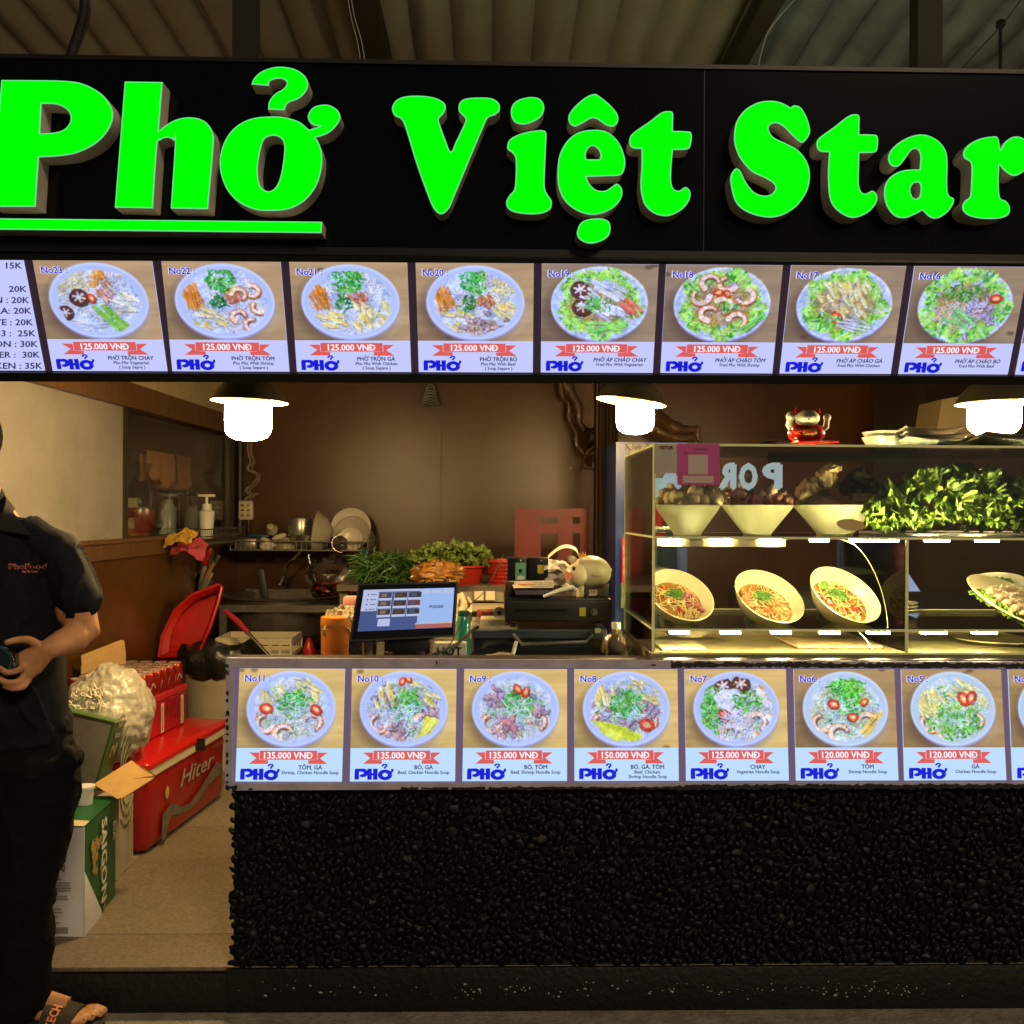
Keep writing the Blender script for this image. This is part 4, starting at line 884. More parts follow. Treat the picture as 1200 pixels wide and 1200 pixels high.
for k, (px, h_) in enumerate(((186, .13), (196, .2), (225, .16), (258, .12))):
    q = onpl(px, 618, WS(YB, 0, -.18), wnrm); q.z = zl+.02; solo('glass_jar', G().lathe([(0, 0), (.05, 0), (.055, h_*.7), (.035, h_*.9), (.038, h_)], Matrix.Translation(q), 20), mat('cloudy_glass', (.35, .40, .38), .12, coat=1), ('clear jar behind the window, %s' % ('first from the red bag', 'tallest of the jars', 'below the brown towels', 'nearest the room corner')[k]), 'jar', group='jars behind the window')
q = onpl(196, 505, WS(YB, 0, -1.0), wnrm); g = G(); g.box(q, (.02, 1.1, .12)); g.box(q+Vector((0, 0, .1)), (.04, 1.15, .02)); solo('glowing_hood', g, mat('hood_blue_glow', (.16, .20, .38), .35, .4, emit=(.10, .14, .55), es=.6), 'metal hood given a blue glow, seen through the window', 'hood', smooth=False)  # blue light in the window bay put in as the hood's own glow
# socket, conduit, wires near corner
sp = P(288.5, 598, YB-.03)
T = thing('wall_socket', 'cream three-gang wall socket near the back corner', 'socket', sp)
g = G(); g.box(sp, (.095, .04, .13), None, .008); part('plate', g, mat('socket_cream', (.62, .56, .42), .4), T)
for r_ in range(3):
    for c2 in (-1, 1):
        g = G()
        for d_ in (-.008, .008): g.box(sp+Vector((c2*.02+d_*.6, -.0205, (r_-1)*.034)), (.006, .004, .012))
        part('outlet', g, M_blackg, T, False)
solo('conduit', G().tube([P(281, 445, YB-.02), P(281, 625, YB-.02)], .022, 8).tube([P(291, 610, YB-.02), P(291, 645, YB-.02)], .014, 8), M_cab, 'dark conduit running down the back corner', 'pipe')
cabp = [(293, 500), (292, 530), (296, 541), (292, 550), (303, 557), (299, 566), (290, 575), (297, 580), (301, 578), (292, 583), (288, 587)]
for k in range(3):
    pts = [P(x+k*2-2+random.uniform(-2, 2), y, YB-.05-.01*k) for x, y in cabp]; solo('loose_wire', G().tube(smooth3(pts, 4), .004, 5), mat('wire_pinkish', (.30, .22, .18), .5) if k else M_cabw, ('tangled wire above the socket, %s strand' % ('pale', 'middle', 'right')[k]), 'wire')
rc = P(505, 466, YB-.05); g = G()
for k in range(6): a = k*1.05; g.tube([rc+Vector((math.cos(t)*.028*(1+.2*k % 2), -.01*k, math.sin(t)*.028-.02*k+.06)) for t in [i*.7 for i in range(10)]], .006, 6)
solo('wall_hook_charm', g, M_dsteel, 'small dark chain ornament hanging high on the back wall', 'ornament')

# ================================================================== KNIVES, SINK, DISH RACK
Yd = 6.45
kb = P(222, 690, 6.0); T = thing('knife_rack', 'knives in a wooden rack under the ledge', 'knife rack', kb)
g = G(); g.box(P(222, 672, 6.25), (.28, .08, .38), None, .006); part('rack_board', g, mat('rack_wood', (.14, .10, .05), .6, nz=(12, .4), stretch=(1, 1, .2)), T)
for k, (px, py, c_, a_) in enumerate(((243, 652, M_redl, .35), (247, 668, mat('knife_handle_tan', (.25, .14, .05), .5), .5), (252, 660, M_dg, .45), (236, 660, M_dg, .3))):
    q = P(px, py, 5.95); R = Matrix.Rotation(a_, 3, 'Y'); g = G(); g.box(q, (.028, .02, .11), R, .006); part('knife_handle', g, c_, T)
    g = G(); g.box(q+R @ Vector((0, 0, -.17)), (.04, .004, .22), R, .001); part('knife_blade', g, M_dsteel, T)
# sink table
Ys = 5.75; za = P(330, 712, Ys).z; xa = P(258, 700, Ys).x; xb = P(412, 700, Ys).x
T = thing('sink_table', 'steel sink table with deep round basin under the dish rack', 'sink', ((xa+xb)/2, Ys, FZ))
g = G(); g.b2((xa, Ys-.02, za-.025), (xb, Ys+.02, za+.015)); g.b2((xa, Ys+.6, za-.02), (xb, Ys+.64, za+.06)); g.b2((xa, Ys+.02, za-.02), (xa+.03, Ys+.6, za+.01)); g.b2((xb-.03, Ys+.02, za-.02), (xb, Ys+.6, za+.01)); part('rim', g, M_dsteel, T, False)
for x in (xa+.02, xb-.02):
    for y in (Ys+.0, Ys+.6): g = G(); g.b2((x-.02, y-.018, FZ), (x+.02, y+.018, za-.025)); part('leg', g, M_dsteel, T, False)
pc = P(328, 715, Ys+.3); rB = 72*(Ys+.3)/F*.97; g = G(); g.lathe([(rB*.3, za-.26), (rB*.75, za-.24), (rB*.93, za-.17), (rB*.96, za+.035), (rB, za+.04), (rB*.97, za+.05), (rB*.93, za+.03), (rB*.9, za-.15), (rB*.7, za-.22), (0, za-.23)], Matrix.Translation((pc.x, Ys+.34, 0)), 40); part('basin', g, mat('basin_steel', (.20, .18, .15), .3, .85, nz=(10, .4)), T)
g = G(); g.cyl((pc.x, Ys+.34, za-.36), (pc.x, Ys+.34, za-.25), .05, n=14); part('drain', g, M_dsteel, T)
fc = [P(x, y, 6.3) for x, y in ((349, 650), (344, 655), (336, 663), (333, 674), (331, 681))]
T = thing('tap', 'chrome swan neck tap over the steel basin', 'tap', fc[0]); g = G(); g.tube(smooth3([P(352, 648, 6.35)]+fc[1:], 5), .011, 8); part('spout', g, M_chrome, T)
g = G(); g.cyl(P(333, 676, 6.28), P(329, 686, 6.28), .02, .024, 12); part('aerator', g, M_chrome, T); g = G(); g.tube([P(361, 650, 6.4), P(364, 665, 6.4), P(373, 690, 6.4)], .008, 8); part('hose', g, M_chrome, T)
g = G(); g.box(P(309, 690, 6.0), (.045, .02, .24), Matrix.Rotation(-.18, 3, 'Y'), .008); solo('spatula', g, M_dg, 'dark handle standing in the steel basin', 'spatula')
# dish rack
zs = P(350, 645, Yd-.15).z; x0 = P(277, 640, Yd).x; x1 = P(434, 640, Yd).x
T = thing('dish_rack', 'wall mounted wire dish rack full of pots and plates', 'dish rack', ((x0+x1)/2, Yd, zs))
g = G()
for hz in (0, .055):
    pts = [Vector((x0, YB-.05, zs+hz)), Vector((x0, Yd-.15, zs+hz)), Vector((x1, Yd-.15, zs+hz)), Vector((x1, YB-.05, zs+hz)), Vector((x0, YB-.05, zs+hz))]; g.tube(pts, .006, 6)
part('frame', g, M_steel, T); g = G()
for i in range(28): x = x0+(x1-x0)*i/27; g.tube([Vector((x, Yd-.15, zs+.055)), Vector((x, Yd-.15, zs)), Vector((x, YB-.05, zs))], .0025, 5)
for i in range(5): g.tube([Vector((x1, Yd-.15+i*.08, zs)), Vector((x1+.01, Yd-.15+i*.08, zs+.16-.02*i))], .003, 5)
part('wires', g, M_steel, T, kind='stuff')
def axb(px, py, Y): return P(px, py, Y)
R90 = lambda a, b=0: Matrix.Rotation(a, 4, 'Y') @ Matrix.Rotation(b, 4, 'X')
def k_(px, Y=Yd): return px*Y/F
# big pot upside down
q = P(352, 628, Yd); q.z = zs+.09; T = thing('stock_pot', 'upturned aluminium pot on the dish rack', 'pot', q)
g = G(); g.lathe([(k_(14.5), 0), (k_(15), .01), (k_(15.2), .06), (k_(13.5), .11), (k_(9), .125), (0, .13)], Matrix.Translation(q), 32); part('pot_body', g, mat('aluminium_pot', (.50, .52, .46), .28, .8, nz=(9, .25)), T); g = G(); g.tube([q+Vector((math.cos(a)*k_(15.4), math.sin(a)*k_(15.4), .003)) for a in [i*PI/16 for i in range(33)]], .005, 6); part('pot_rim', g, M_chrome, T)
q2 = q-Vector((-.0, 0, .08)); solo('mixing_bowl', G().lathe([(0, 0), (.07, 0), (.10, .05), (.105, .085)], Matrix.Translation(q2+Vector((.05, -.04, 0))), 24), M_steel, 'small steel bowl under the upturned pot', 'bowl')
q = P(378, 625, Yd-.03); solo('mixing_bowl', G().lathe([(0, 0), (.04, 0), (.10, .04), (.135, .10), (.14, .105), (.13, .1), (.05, .015)], Matrix.Translation(q) @ Matrix.Rotation(-1.45, 4, 'Y') @ Matrix.Translation((0, 0, -.06)), 32), M_greyc, 'grey bowl standing on its side between pot and plates', 'bowl')
for k, (px, py, r, m_, lb) in enumerate(((411, 618, 23.5, M_white, 'largest white plate leaning at the right end of the dish rack'), (413, 624, 20, M_greyc, 'grey plate leaning in front of the largest white plate'), (410, 632, 14.5, M_white, 'small white saucer in front of the leaning plates'))):
    q = P(px, py, Yd+.02-.05*k); solo('plate', G().lathe([(0, .012), (k_(r)*.6, .012), (k_(r)*.95, .0), (k_(r), .002), (k_(r)*.95, .006), (k_(r)*.6, .018), (0, .018)], Matrix.Translation(q) @ Matrix.Rotation(1.35, 4, 'X') @ Matrix.Rotation(PI, 4, 'X'), 40), m_, lb, 'plate', group='plates on the dish rack')
q = P(399, 637, Yd-.14); solo('strainer', G().lathe([(.02, .04), (k_(6), .03), (k_(9.5), 0), (k_(10), 0)], Matrix.Translation(q) @ Matrix.Rotation(1.4, 4, 'X') @ Matrix.Rotation(.4, 4, 'Y'), 28), M_steel, 'round steel strainer in front of the saucer', 'strainer')
q = P(335, 640, Yd-.05); q.z = zs+.006; solo('mixing_bowl', G().lathe([(k_(11.5), 0), (k_(11), .03), (k_(7), .065), (k_(3), .075), (0, .075)], Matrix.Translation(q), 28), mat('sage_bowl', (.35, .33, .22), .35), 'upturned sage green bowl on the dish rack', 'bowl')
q = P(310, 642, Yd-.1); q.z = zs+.006; solo('cup', G().lathe([(0, 0), (.04, 0), (.055, .05), (.05, .06), (.0, .03)], Matrix.Translation(q) @ Matrix.Rotation(.5, 4, 'Y'), 20), M_white, 'white cup at the left of the dish rack', 'cup')
q = P(327, 629, Yd-.05); solo('soup_spoon', G().ball(q, (.05, .03, .018), Matrix.Rotation(-.35, 3, 'Y'), 16, 8), M_white, 'white spoon bowl above the sage green bowl', 'spoon')
q = P(318, 620, Yd); solo('juice_reamer', G().lathe([(0, .06), (.02, .05), (.035, .0), (.04, -.01), (0, -.01)], Matrix.Translation(q) @ Matrix.Rotation(1.2, 4, 'X'), 20), mat('cloudy_plastic', (.40, .38, .30), .3), 'cloudy plastic cap lying above the cup', 'lid')
q = P(303, 628, Yd); solo('scrub_brush', G().box(q, (.14, .03, .022), Matrix.Rotation(.08, 3, 'Y'), .008), flat('teal_blue', (30, 75, 95), .4), 'teal blue brush handle lying over the tin', 'brush')
q = P(290, 637, Yd-.1); solo('baking_tin', G().box(q, (.13, .1, .07), None, .01), M_steel, 'small steel tin at the left end of the dish rack', 'tin')
T = thing('bottle_brush', 'white handled brush with teal loop hanging from the rack end', 'brush', P(426, 680, Yd-.17))
g = G(); g.tube([P(427, 658, Yd-.17), P(425, 681, Yd-.17)], .012, 8); part('handle', g, M_white_pl, T); g = G(); g.tube([P(427, 650, Yd-.17)+Vector((math.cos(a)*.018, 0, math.sin(a)*.028)) for a in [i*PI/8 for i in range(17)]], .009, 8); part('loop', g, flat('teal', (45, 110, 125), .4), T)
# bag of meat and mop, crate
q = P(392, 690, 6.2); T = thing('plastic_bag', 'clear bag of red meat beside the sink', 'bag', q); g = G(); g.ball(q, (.13, .08, .05), None, 20, 12, 3, .5, 3); part('meat', g, mat('meat_dark', (.22, .05, .03), .35, nz=(20, .5)), T); g = G(); g.ball(q+Vector((0, 0, .05)), (.16, .1, .13), None, 20, 12, 2.5, .5, 6); part('film', g, M_bag, T)
def crate(name, label, c_, d_, m_, cat='crate', n=7, group=None):
    c_ = Vector(c_); T = thing(name, label, cat, c_, group); L_, W_, H_ = d_
    g = G(); g.b2(c_+Vector((-L_/2, -W_/2, 0)), c_+Vector((L_/2, W_/2, .01))); part('base', g, m_, T, False)
    for sgn in (-1, 1):
        g = G(); y = sgn*W_/2
        g.b2(c_+Vector((-L_/2, y-.004, H_-.035)), c_+Vector((L_/2, y+.004, H_))); g.b2(c_+Vector((-L_/2, y-.004, .01)), c_+Vector((L_/2, y+.004, .03)))
        for i in range(n+1): x = -L_/2+L_*i/n; g.b2(c_+Vector((x-.006, y-.003, .02)), c_+Vector((x+.006, y+.003, H_-.03)))
        part('side', g, m_, T, False); g = G(); x = sgn*L_/2
        g.b2(c_+Vector((x-.004, -W_/2, H_-.035)), c_+Vector((x+.004, W_/2, H_))); g.b2(c_+Vector((x-.004, -W_/2, .01)), c_+Vector((x+.004, W_/2, .03)))
        for i in range(5): y2 = -W_/2+W_*i/4; g.b2(c_+Vector((x-.003, y2-.006, .02)), c_+Vector((x+.003, y2+.006, H_-.03)))
        part('end', g, m_, T, False)
    return T
q = P(302, 770, 5.5); q.z = P(302, 769, 5.5).z; crate('crate', 'cream slatted plastic crate under the steel basin', (q.x, 5.55, q.z), (.40, .3, P(302, 748, 5.4).z-q.z), mat('crate_cream', (.55, .48, .32), .5))
g = G(); g.b2((P(262, 700, 5.5).x, 5.35, FZ), (P(374, 700, 5.5).x, 5.8, q.z-.003)); solo('storage_tub', g, M_dg, 'dark tub holding up the cream crate', 'tub')
T = thing('mop', 'mop stick with magenta grip leaning by the sink', 'mop', P(330, 790, 5.0)); g = G(); g.tube([P(290, 741, 5.1), P(340, 795, 4.9)], .009, 8); part('stick', g, M_chrome, T); g = G(); g.tube([P(264, 716, 5.2), P(278, 728, 5.15), P(291, 742, 5.1)], [.013, .016, .012], 10); part('grip', g, mat('magenta_grip', (.32, .02, .04), .4), T)
q = P(362, 770, 5.6); solo('sauce_bottle', G().lathe([(0, 0), (.035, 0), (.035, .05), (.02, .09), (.012, .11), (0, .12)], Matrix.Translation(P(362, 772, 5.6)), 16), M_redl, 'small red bottle tip behind the counter edge', 'bottle')

# ================================================================== BIN, RED LID, COOLER, CANS
Yb3 = 5.15; xb3 = P(247, 800, Yb3).x; zb = P(247, 782, Yb3-.1).z
T = thing('rubbish_bin', 'grey rubbish bin lined with a black bag behind the cooler', 'bin', (xb3+.03, Yb3+.1, FZ))
g = G(); g.lathe([(0, FZ), (.17, FZ), (.20, zb), (.19, zb)], Matrix.Translation((xb3+.03, Yb3+.1, 0)), 28); part('bin_body', g, mat('bin_grey', (.36, .32, .25), .5, nz=(6, .2)), T)
g = G(); n = 40; vs = []
for i, (r, z) in enumerate(((.212, zb-.05), (.218, zb), (.215, zb+.05), (.19, zb+.09), (.14, zb+.07), (.1, zb-.0))):
    for k in range(n): a = 2*PI*k/n; w_ = 1+.05*math.sin(a*9+i)+.03*math.sin(a*17+i*2); vs.append((xb3+.03+math.cos(a)*r*w_, Yb3+.1+math.sin(a)*r*w_, z+.012*math.sin(a*5+i)))
g.add(vs, [(i*n+k, i*n+(k+1) % n, (i+1)*n+(k+1) % n, (i+1)*n+k) for i in range(5) for k in range(n)]); part('bin_liner', g, mat('bin_bag', (.01, .01, .01), .25, bump=(40, .5)), T)
g = G(); Yl = 5.35; fr_ = [(186, 770), (190, 745), (205, 715), (225, 697), (256, 685), (260, 688), (256, 705), (246, 735), (232, 768)]
cc_ = [P(x, y, Yl+(y-700)*-.001) for x, y in fr_]; cen = P(225, 730, Yl); n = len(cc_)
rimp = cc_; inn = [cen.lerp(q, .86)+Vector((.02, .02, 0)) for q in cc_]; dp = [cen.lerp(q, .72)+Vector((-.01, .09, 0)) for q in cc_]
vs = rimp+inn+dp; fs = [(i, (i+1) % n, n+(i+1) % n, n+i) for i in range(n)]+[(n+i, n+(i+1) % n, 2*n+(i+1) % n, 2*n+i) for i in range(n)]+[tuple(range(2*n, 3*n))]
T = thing('plastic_basin', 'red plastic basin leaning against the side wall', 'basin', P(215, 775, Yl)); g.add(vs, fs); part('basin_shell', g, M_red, T, ang=50); g = G(); g.tube(rimp+[rimp[0]], .009, 8); part('basin_rim', g, M_redl, T)
# cooler (local axes along the wall)
cw = .44; cl = .80; zc0 = FZ; p0 = PZ(172, 1002, FZ+.01); p1 = PZ(262, 934, FZ+.01); ax = (p1-p0); ax.z = 0; cl = ax.length+.03; ax.normalize(); ay = Vector((-ax.y, ax.x, 0))
if ay.x > 0: ay = -ay
zt_l = PZ(0, 0, 0).z
ztop = P(158, 893, p0.y).z
def CB(u, v, z): return p0+ax*u+ay*v+Vector((0, 0, z-p0.z))
T = thing('cooler', 'big red ice cooler with red lid and silver script on its side', 'cooler', CB(cl/2, cw/2, FZ))
def rbox(g, u0, u1, v0, v1, z0, z1, bev, taper=0):
    bm = bmesh.new(); bmesh.ops.create_cube(bm, size=1)
    for vv in bm.verts: vv.co = Vector((vv.co.x*(u1-u0), vv.co.y*(v1-v0), vv.co.z*(z1-z0)))
    if bev: bmesh.ops.bevel(bm, geom=bm.edges[:], offset=bev, segments=4, profile=.5, affect='EDGES')
    bm.verts.index_update(); vs = []
    for vv in bm.verts:
        t = 1-taper*(.5-vv.co.z/(z1-z0)); vs.append(CB((u0+u1)/2+vv.co.x*t, (v0+v1)/2+vv.co.y*t, (z0+z1)/2+vv.co.z))
    g.add(vs, [[q.index for q in f.verts] for f in bm.faces]); bm.free(); return g
hb = ztop-FZ; part('cooler_body', rbox(G(), 0, cl, 0, cw, FZ+.004, FZ+hb*.86, .04, .03), mat('cooler_red', (.25, .006, .005), .35, nz=(6, .2), coat=.2), T)
part('rim_band', rbox(G(), -.003, cl+.003, -.006, cw+.006, FZ+hb*.80, FZ+hb*.9, .012), mat('cooler_cream', (.62, .56, .38), .45), T)
lidp = part('lid', rbox(G(), -.012, cl+.012, -.015, cw+.015, FZ+hb*.885, FZ+hb*1.0, .028), M_redl, T)
g = G(); g.box(CB(cl*.55, -.02, FZ+hb*.9), (.012, .05, .05), Matrix.Rotation(math.atan2(ax.y, ax.x), 3, 'Z')); part('latch', g, M_black, T, False)
def on_side(x, y, z=0): return CB(x, -.004-z, FZ+y)
g = G(); t = text2d('Hiter', .03); a_, b_ = tw(t); kx2 = cl*.42/(b_-a_); lay(g, t, lambda x, y, z: on_side(x, y, .003+z*.02), cl*.34, hb*.52, kx2, hb*.26, .3); part('lettering', g, mat('silver_print', (.38, .34, .28), .35, .4), T, False)
g = G(); sw_ = [(.17, .13), (.19, .3), (.26, .36), (.36, .27), (.48, .24), (.60, .30), (.72, .40), (.84, .47), (.9, .43)]
stroke2d(g, [(x*cl, y*hb*.95) for x, y in sw_], [.06*cl, .09*cl, .06*cl, .035*cl, .03*cl, .04*cl, .05*cl, .08*cl, .06*cl]); g2 = G(); lay(g2, g, lambda x, y, z: on_side(x, y, .002+z*.1)); g = g2
for k in range(2): stroke2d(g, [], .01) if False else None
part('print_swoosh', g, mat('grey_print', (.12, .10, .08), .5, nz=(30, .6)), T, False)
g = G(); q = [(cl*.2+math.cos(a)*.018, hb*.56+math.sin(a)*.024) for a in [i*PI/8 for i in range(16)]]; g.add([on_side(a, b, .004) for a, b in q], [tuple(range(16))]); part('print_badge', g, mat('gold_print', (.40, .28, .10), .4), T, False)
g = G(); t = text2d('HITER COOL', .02); lay(g, t, lambda x, y, z: on_side(x, y, .003), cl*.78, hb*.72, .025, .025); part('small_lettering', g, mat('silver_print', (.38, .34, .28)), T, False)
# cans
zl0 = FZ+hb+.001; cr_, ch_ = .033, .122
u0 = .16; v0 = .15
M_canr = mat('can_red', (.34, .015, .015), .28, .3, nz=(8, .25), coat=.3); M_cant = mat('can_top', (.70, .66, .56), .35, .45); M_wrap = glass('shrink_wrap', (.97, .90, .90), .45, .12)
M_lab = mat('can_white_print', (.68, .58, .52), .4)
def can_obj(base, rot, name='soda_can', label=None, group=None, m=M_canr, r=cr_, h=ch_, top=M_cant, script=True):
    T = thing(name, label, 'can', base, group)
    g = G(); g.lathe([(r*.78, 0), (r*.97, .008), (r, .014), (r, h-.016), (r*.82, h-.004), (r*.8, h-.004)], Matrix.Translation(base), 20); part('can_body', g, m, T)
    g = G(); g.lathe([(r*.82, h-.005), (r*.84, h), (r*.78, h), (r*.76, h-.006), (0, h-.006)], Matrix.Translation(base), 20); g.box(Vector(base)+Vector((0, .006, h-.0035)), (.012, .02, .0015)); part('can_top', g, top, T)
    if script:
        g = G(); pts = [(.1+i*.2, .045+.018*math.sin(i*1.15)+i*.007) for i in range(8)]
        q2 = G(); stroke2d(q2, [(a, b) for a, b in pts], .008, False)
        g.add([Vector(base)+Vector((math.cos(rot+p.x)*(r+.0006), math.sin(rot+p.x)*(r+.0006), p.y)) for p in q2.v], q2.f); part('script_print', g, M_lab, T, False)
    return T
zcan = zl0+.155
angc = math.atan2(-ay.y, -ay.x)
proto = can_obj(CB(u0+cr_, v0+cr_, zcan), angc-.8, label='red soda can in the shrink-wrapped tray on the cooler', group='red soda cans in the top tray')
for i in range(8):
    for j in range(4):
        if i == j == 0: continue
        dup(proto, CB(u0+cr_+i*.0665, v0+cr_+j*.0665, zcan), rz=random.uniform(-.7, .7))
Lc, Wc = 8*.0665, 4*.0665
T = thing('drinks_tray', 'shrink-wrapped red case of drinks under the soda cans', 'drinks case', CB(u0+Lc/2, v0+Wc/2, zl0))
part('wrapped_case', rbox(G(), u0-.006, u0+Lc+.006, v0-.006, v0+Wc+.006, zl0, zl0+.148, .012), mat('wrapped_red', (.36, .012, .02), .2, nz=(9, .4), bump=(14, .5), coat=.8), T)
for u in (.09, .27, .47):
    g = G(); g.add([CB(u0+u+a, v0-.0085, zl0+b) for a, b in ((0, .01), (.03, .01), (.03, .135), (0, .135))], [(0, 1, 2, 3)]); st = part('barcode_strip', g, mat('strip_cream', (.55, .42, .32), .4), T, False)
    g = G()
    for k in range(12): g.add([CB(u0+u+.007+a, v0-.0092, zl0+.02+k*.0085+b) for a, b in ((0, 0), (.012, 0), (.012, .004), (0, .004))], [(0, 1, 2, 3)])
    part('barcode_lines', g, M_dg, st, False)
wr = part('cardboard_tray_rim', rbox(G(), u0-.008, u0+Lc+.008, v0-.008, v0+Wc+.008, zcan-.008, zcan+.02, .004), mat('tray_red', (.40, .02, .03), .4), T)
part('film', rbox(G(), u0-.004, u0+Lc+.004, v0-.004, v0+Wc+.004, zcan+.021, zcan+ch_+.004, .008), M_wrap, T)
# cardboard flap behind cans
g = G(); g.slab([P(95, 768, 4.3), P(96, 780, 4.3), P(147, 765, 4.42), P(145, 751, 4.42), P(141, 750, 4.42)], (.0, .006, 0)); g.slab([P(95, 780, 4.3), P(147, 765, 4.42), P(147, 810, 4.42), P(95, 830, 4.3)], (0, .006, 0)); solo('cardboard_sheet', g, M_card, 'piece of brown cardboard against the wall behind the cans', 'cardboard', smooth=False)
# foam bag: translucent bag with styrofoam nets
q = P(125, 845, 3.78); T = thing('plastic_bag', 'swollen white plastic bag stuffed with foam packing', 'bag', q)
g = G(); vs = []; n, m_ = 110, 70; hr = 56*3.8/F
cx0 = P(128, 838, 3.85)
for i in range(m_+1):
    th = PI*i/m_
    for k in range(n):
        a = 2*PI*k/n; d = Vector((math.sin(th)*math.cos(a), math.sin(th)*math.sin(a), math.cos(th)))
        rr_ = 1+.13*mn.noise(d*1.7+Vector((3, 1, 0)))+.075*abs(mn.noise(d*4.2+Vector((0, 5, 0))))+.05*mn.noise(d*9)+.03*abs(mn.noise(d*13+Vector((0, 0, 4))))*(1 if d.z > 0 else .4)+.010*abs(mn.noise(d*30))*(1 if d.x < 0 else .3)
        vs.append(cx0+Vector((d.x*hr*.88, d.y*.15, d.z*hr*1.02))*rr_)
g.add(vs, [(i*n+k, (i+1)*n+k, (i+1)*n+(k+1) % n, i*n+(k+1) % n) for i in range(m_) for k in range(n)]); part('bag_body', g, mat('white_bag', (.40, .38, .30), .28, nz=(7, .32), bump=(26, .9), coat=.4, sss=.1), T, ang=60)
g = G()
for k in range(60):
    d = Vector((random.uniform(-1, .3), -1, random.uniform(-.1, 1))).normalized(); c1 = cx0+Vector((d.x*hr*.86, d.y*.165, d.z*hr*.98))
    g.tube([c1+Vector((random.uniform(-.018, .018), random.uniform(-.006, .004), random.uniform(-.018, .018))) for _ in range(4)], .0028, 5)
part('foam_net', g, mat('foam_white', (.75, .70, .52), .7), T, kind='stuff')
kn = P(75, 826, 3.8); g = G(); g.lathe([(.012, 0), (.02, .03), (.05, .09), (.03, .11)], Matrix.Translation(kn) @ Matrix.Rotation(1.2, 4, 'Y'), 14); part('tied_corner', g, mat('white_bag', (.6, .6, .5)), T)
# green-edged polystyrene tray/box leaning
T = thing('fruit_box', 'grey lined box with green edges standing on its end', 'box', P(110, 935, 3.6))
Yg = 3.55; A = [P(66, 830, Yg), P(135, 846, Yg), P(112, 925, Yg), P(80, 935, Yg)]; Bk = [P(72, 823, Yg+.2), P(150, 844, Yg+.2), P(128, 912, Yg+.2), P(86, 935, Yg+.2)]
M_gb = mat('box_green', (.07, .14, .03), .5, nz=(9, .3), coat=.2); M_gi = mat('box_grey_inside', (.30, .27, .19), .7, nz=(10, .25), bump=(20, .4))
g = G(); g.slab(A, (0, .004, 0)); part('box_panel', g, M_gi, T, False)
g = G(); g.slab([A[0], A[1], Bk[1], Bk[0]], (0, 0, -.004)); g.slab([A[1], A[2], Bk[2], Bk[1]], (-.004, 0, 0)); part('box_side', g, M_gb, T, False)
g = G()
for i in range(3): a, b = A[i], A[(i+1) % 4]; g.tube([a+Vector((0, -.004, 0)), b+Vector((0, -.004, 0))], .008, 6)
part('box_edge', g, M_gb, T)
g = G(); t = text2d('210', .05); o_ = A[1].lerp(A[2], .45).lerp(Bk[1].lerp(Bk[2], .45), .3); e1 = (Bk[1]-A[1]).normalized(); e2 = (A[1]-A[2]).normalized(); nn_ = e1.cross(e2).normalized(); nn_ = nn_ if nn_.x > 0 else -nn_
lay(g, t, lambda x, y, z: A[2]+e2*((A[1]-A[2]).length*.45+x)+(-e1)*(y-.02)*1+e1*.09+nn_*.006, 0, 0, .11, .11); part('lettering', g, mat('box_white_print', (.55, .52, .4), .5), T, False)
# cardboard flap in front
g = G(); g.slab([P(109.5, 919, 3.42), P(154, 891, 3.55), P(182, 908, 3.5), P(180, 912, 3.5), P(144, 935, 3.38), P(137, 936, 3.38)], (0, .005, -.003)); solo('cardboard_flap', g, mat('cardboard_bright', (.50, .31, .10), .75, nz=(14, .15)), 'open orange-brown cardboard flap in front of the cooler', 'cardboard', smooth=False)
# white cup/bottle on top of saigon box
# beer box
pA = PZ(98, 1098, FZ); dY = .47; h1 = P(98, 1001-30, pA.y).z
T = thing('beer_box', 'white and green beer carton standing on the tiled floor', 'box', pA)
x0b = pA.x-.30; zt_ = P(99, 1000, pA.y).z
pB = PZ(136, 1050, FZ); cx_ = Vector((pB.x-pA.x, pB.y-pA.y, 0)); far = PZ(137, 1060, FZ)
zt_ = P(99, 970, pA.y).z
def SB(u, v, z): return Vector((pA.x, pA.y, FZ))+Vector((-.30, .02, 0))*u+Vector((cx_.x*1.0, cx_.y, 0))*v+Vector((0, 0, z))
hbx = zt_-FZ; M_bw = mat('carton_white', (.72, .74, .80), .45, nz=(5, .1)); M_bg = mat('carton_green', (.008, .10, .03), .4, nz=(5, .2)); M_pr = mat('carton_grey_print', (.16, .15, .12), .6)
g = G(); g.slab([SB(0, 0, 0), SB(1, 0, 0), SB(1, 0, hbx), SB(0, 0, hbx)], SB(0, .01, 0)-SB(0, 0, 0)); part('front_panel', g, M_bw, T, False)
g = G(); g.slab([SB(.01, 0.01, 0), SB(.01, 1, 0), SB(.01, 1, hbx), SB(.01, .01, hbx)], SB(.02, 0, 0)-SB(0, 0, 0)); part('side_panel', g, M_bg, T, False)
g = G(); g.slab([SB(0, 0, hbx+.001), SB(1, 0, hbx+.001), SB(1, 1, hbx+.001), SB(0, 1, hbx+.001)], (0, 0, .003)); part('top_flap', g, M_bg, T, False)
g = G(); e = Vector((.002, 0, 0)); g.add([SB(0, 0, 0)+e, SB(0, .52, 0)+e, SB(0, .5, .02)+e, SB(0, .0, hbx*.6)+e], [(0, 1, 2, 3)]); part('side_white_wedge', g, M_bw, T, False)
g = G(); g.add([SB(.0, .0, hbx+.0052), SB(1, 0, hbx+.0052), SB(1, .28, hbx+.0052), SB(0, .16, hbx+.0052)], [(0, 1, 2, 3)]); part('top_white_band', g, mat('carton_cream', (.6, .53, .35), .5), T, False)
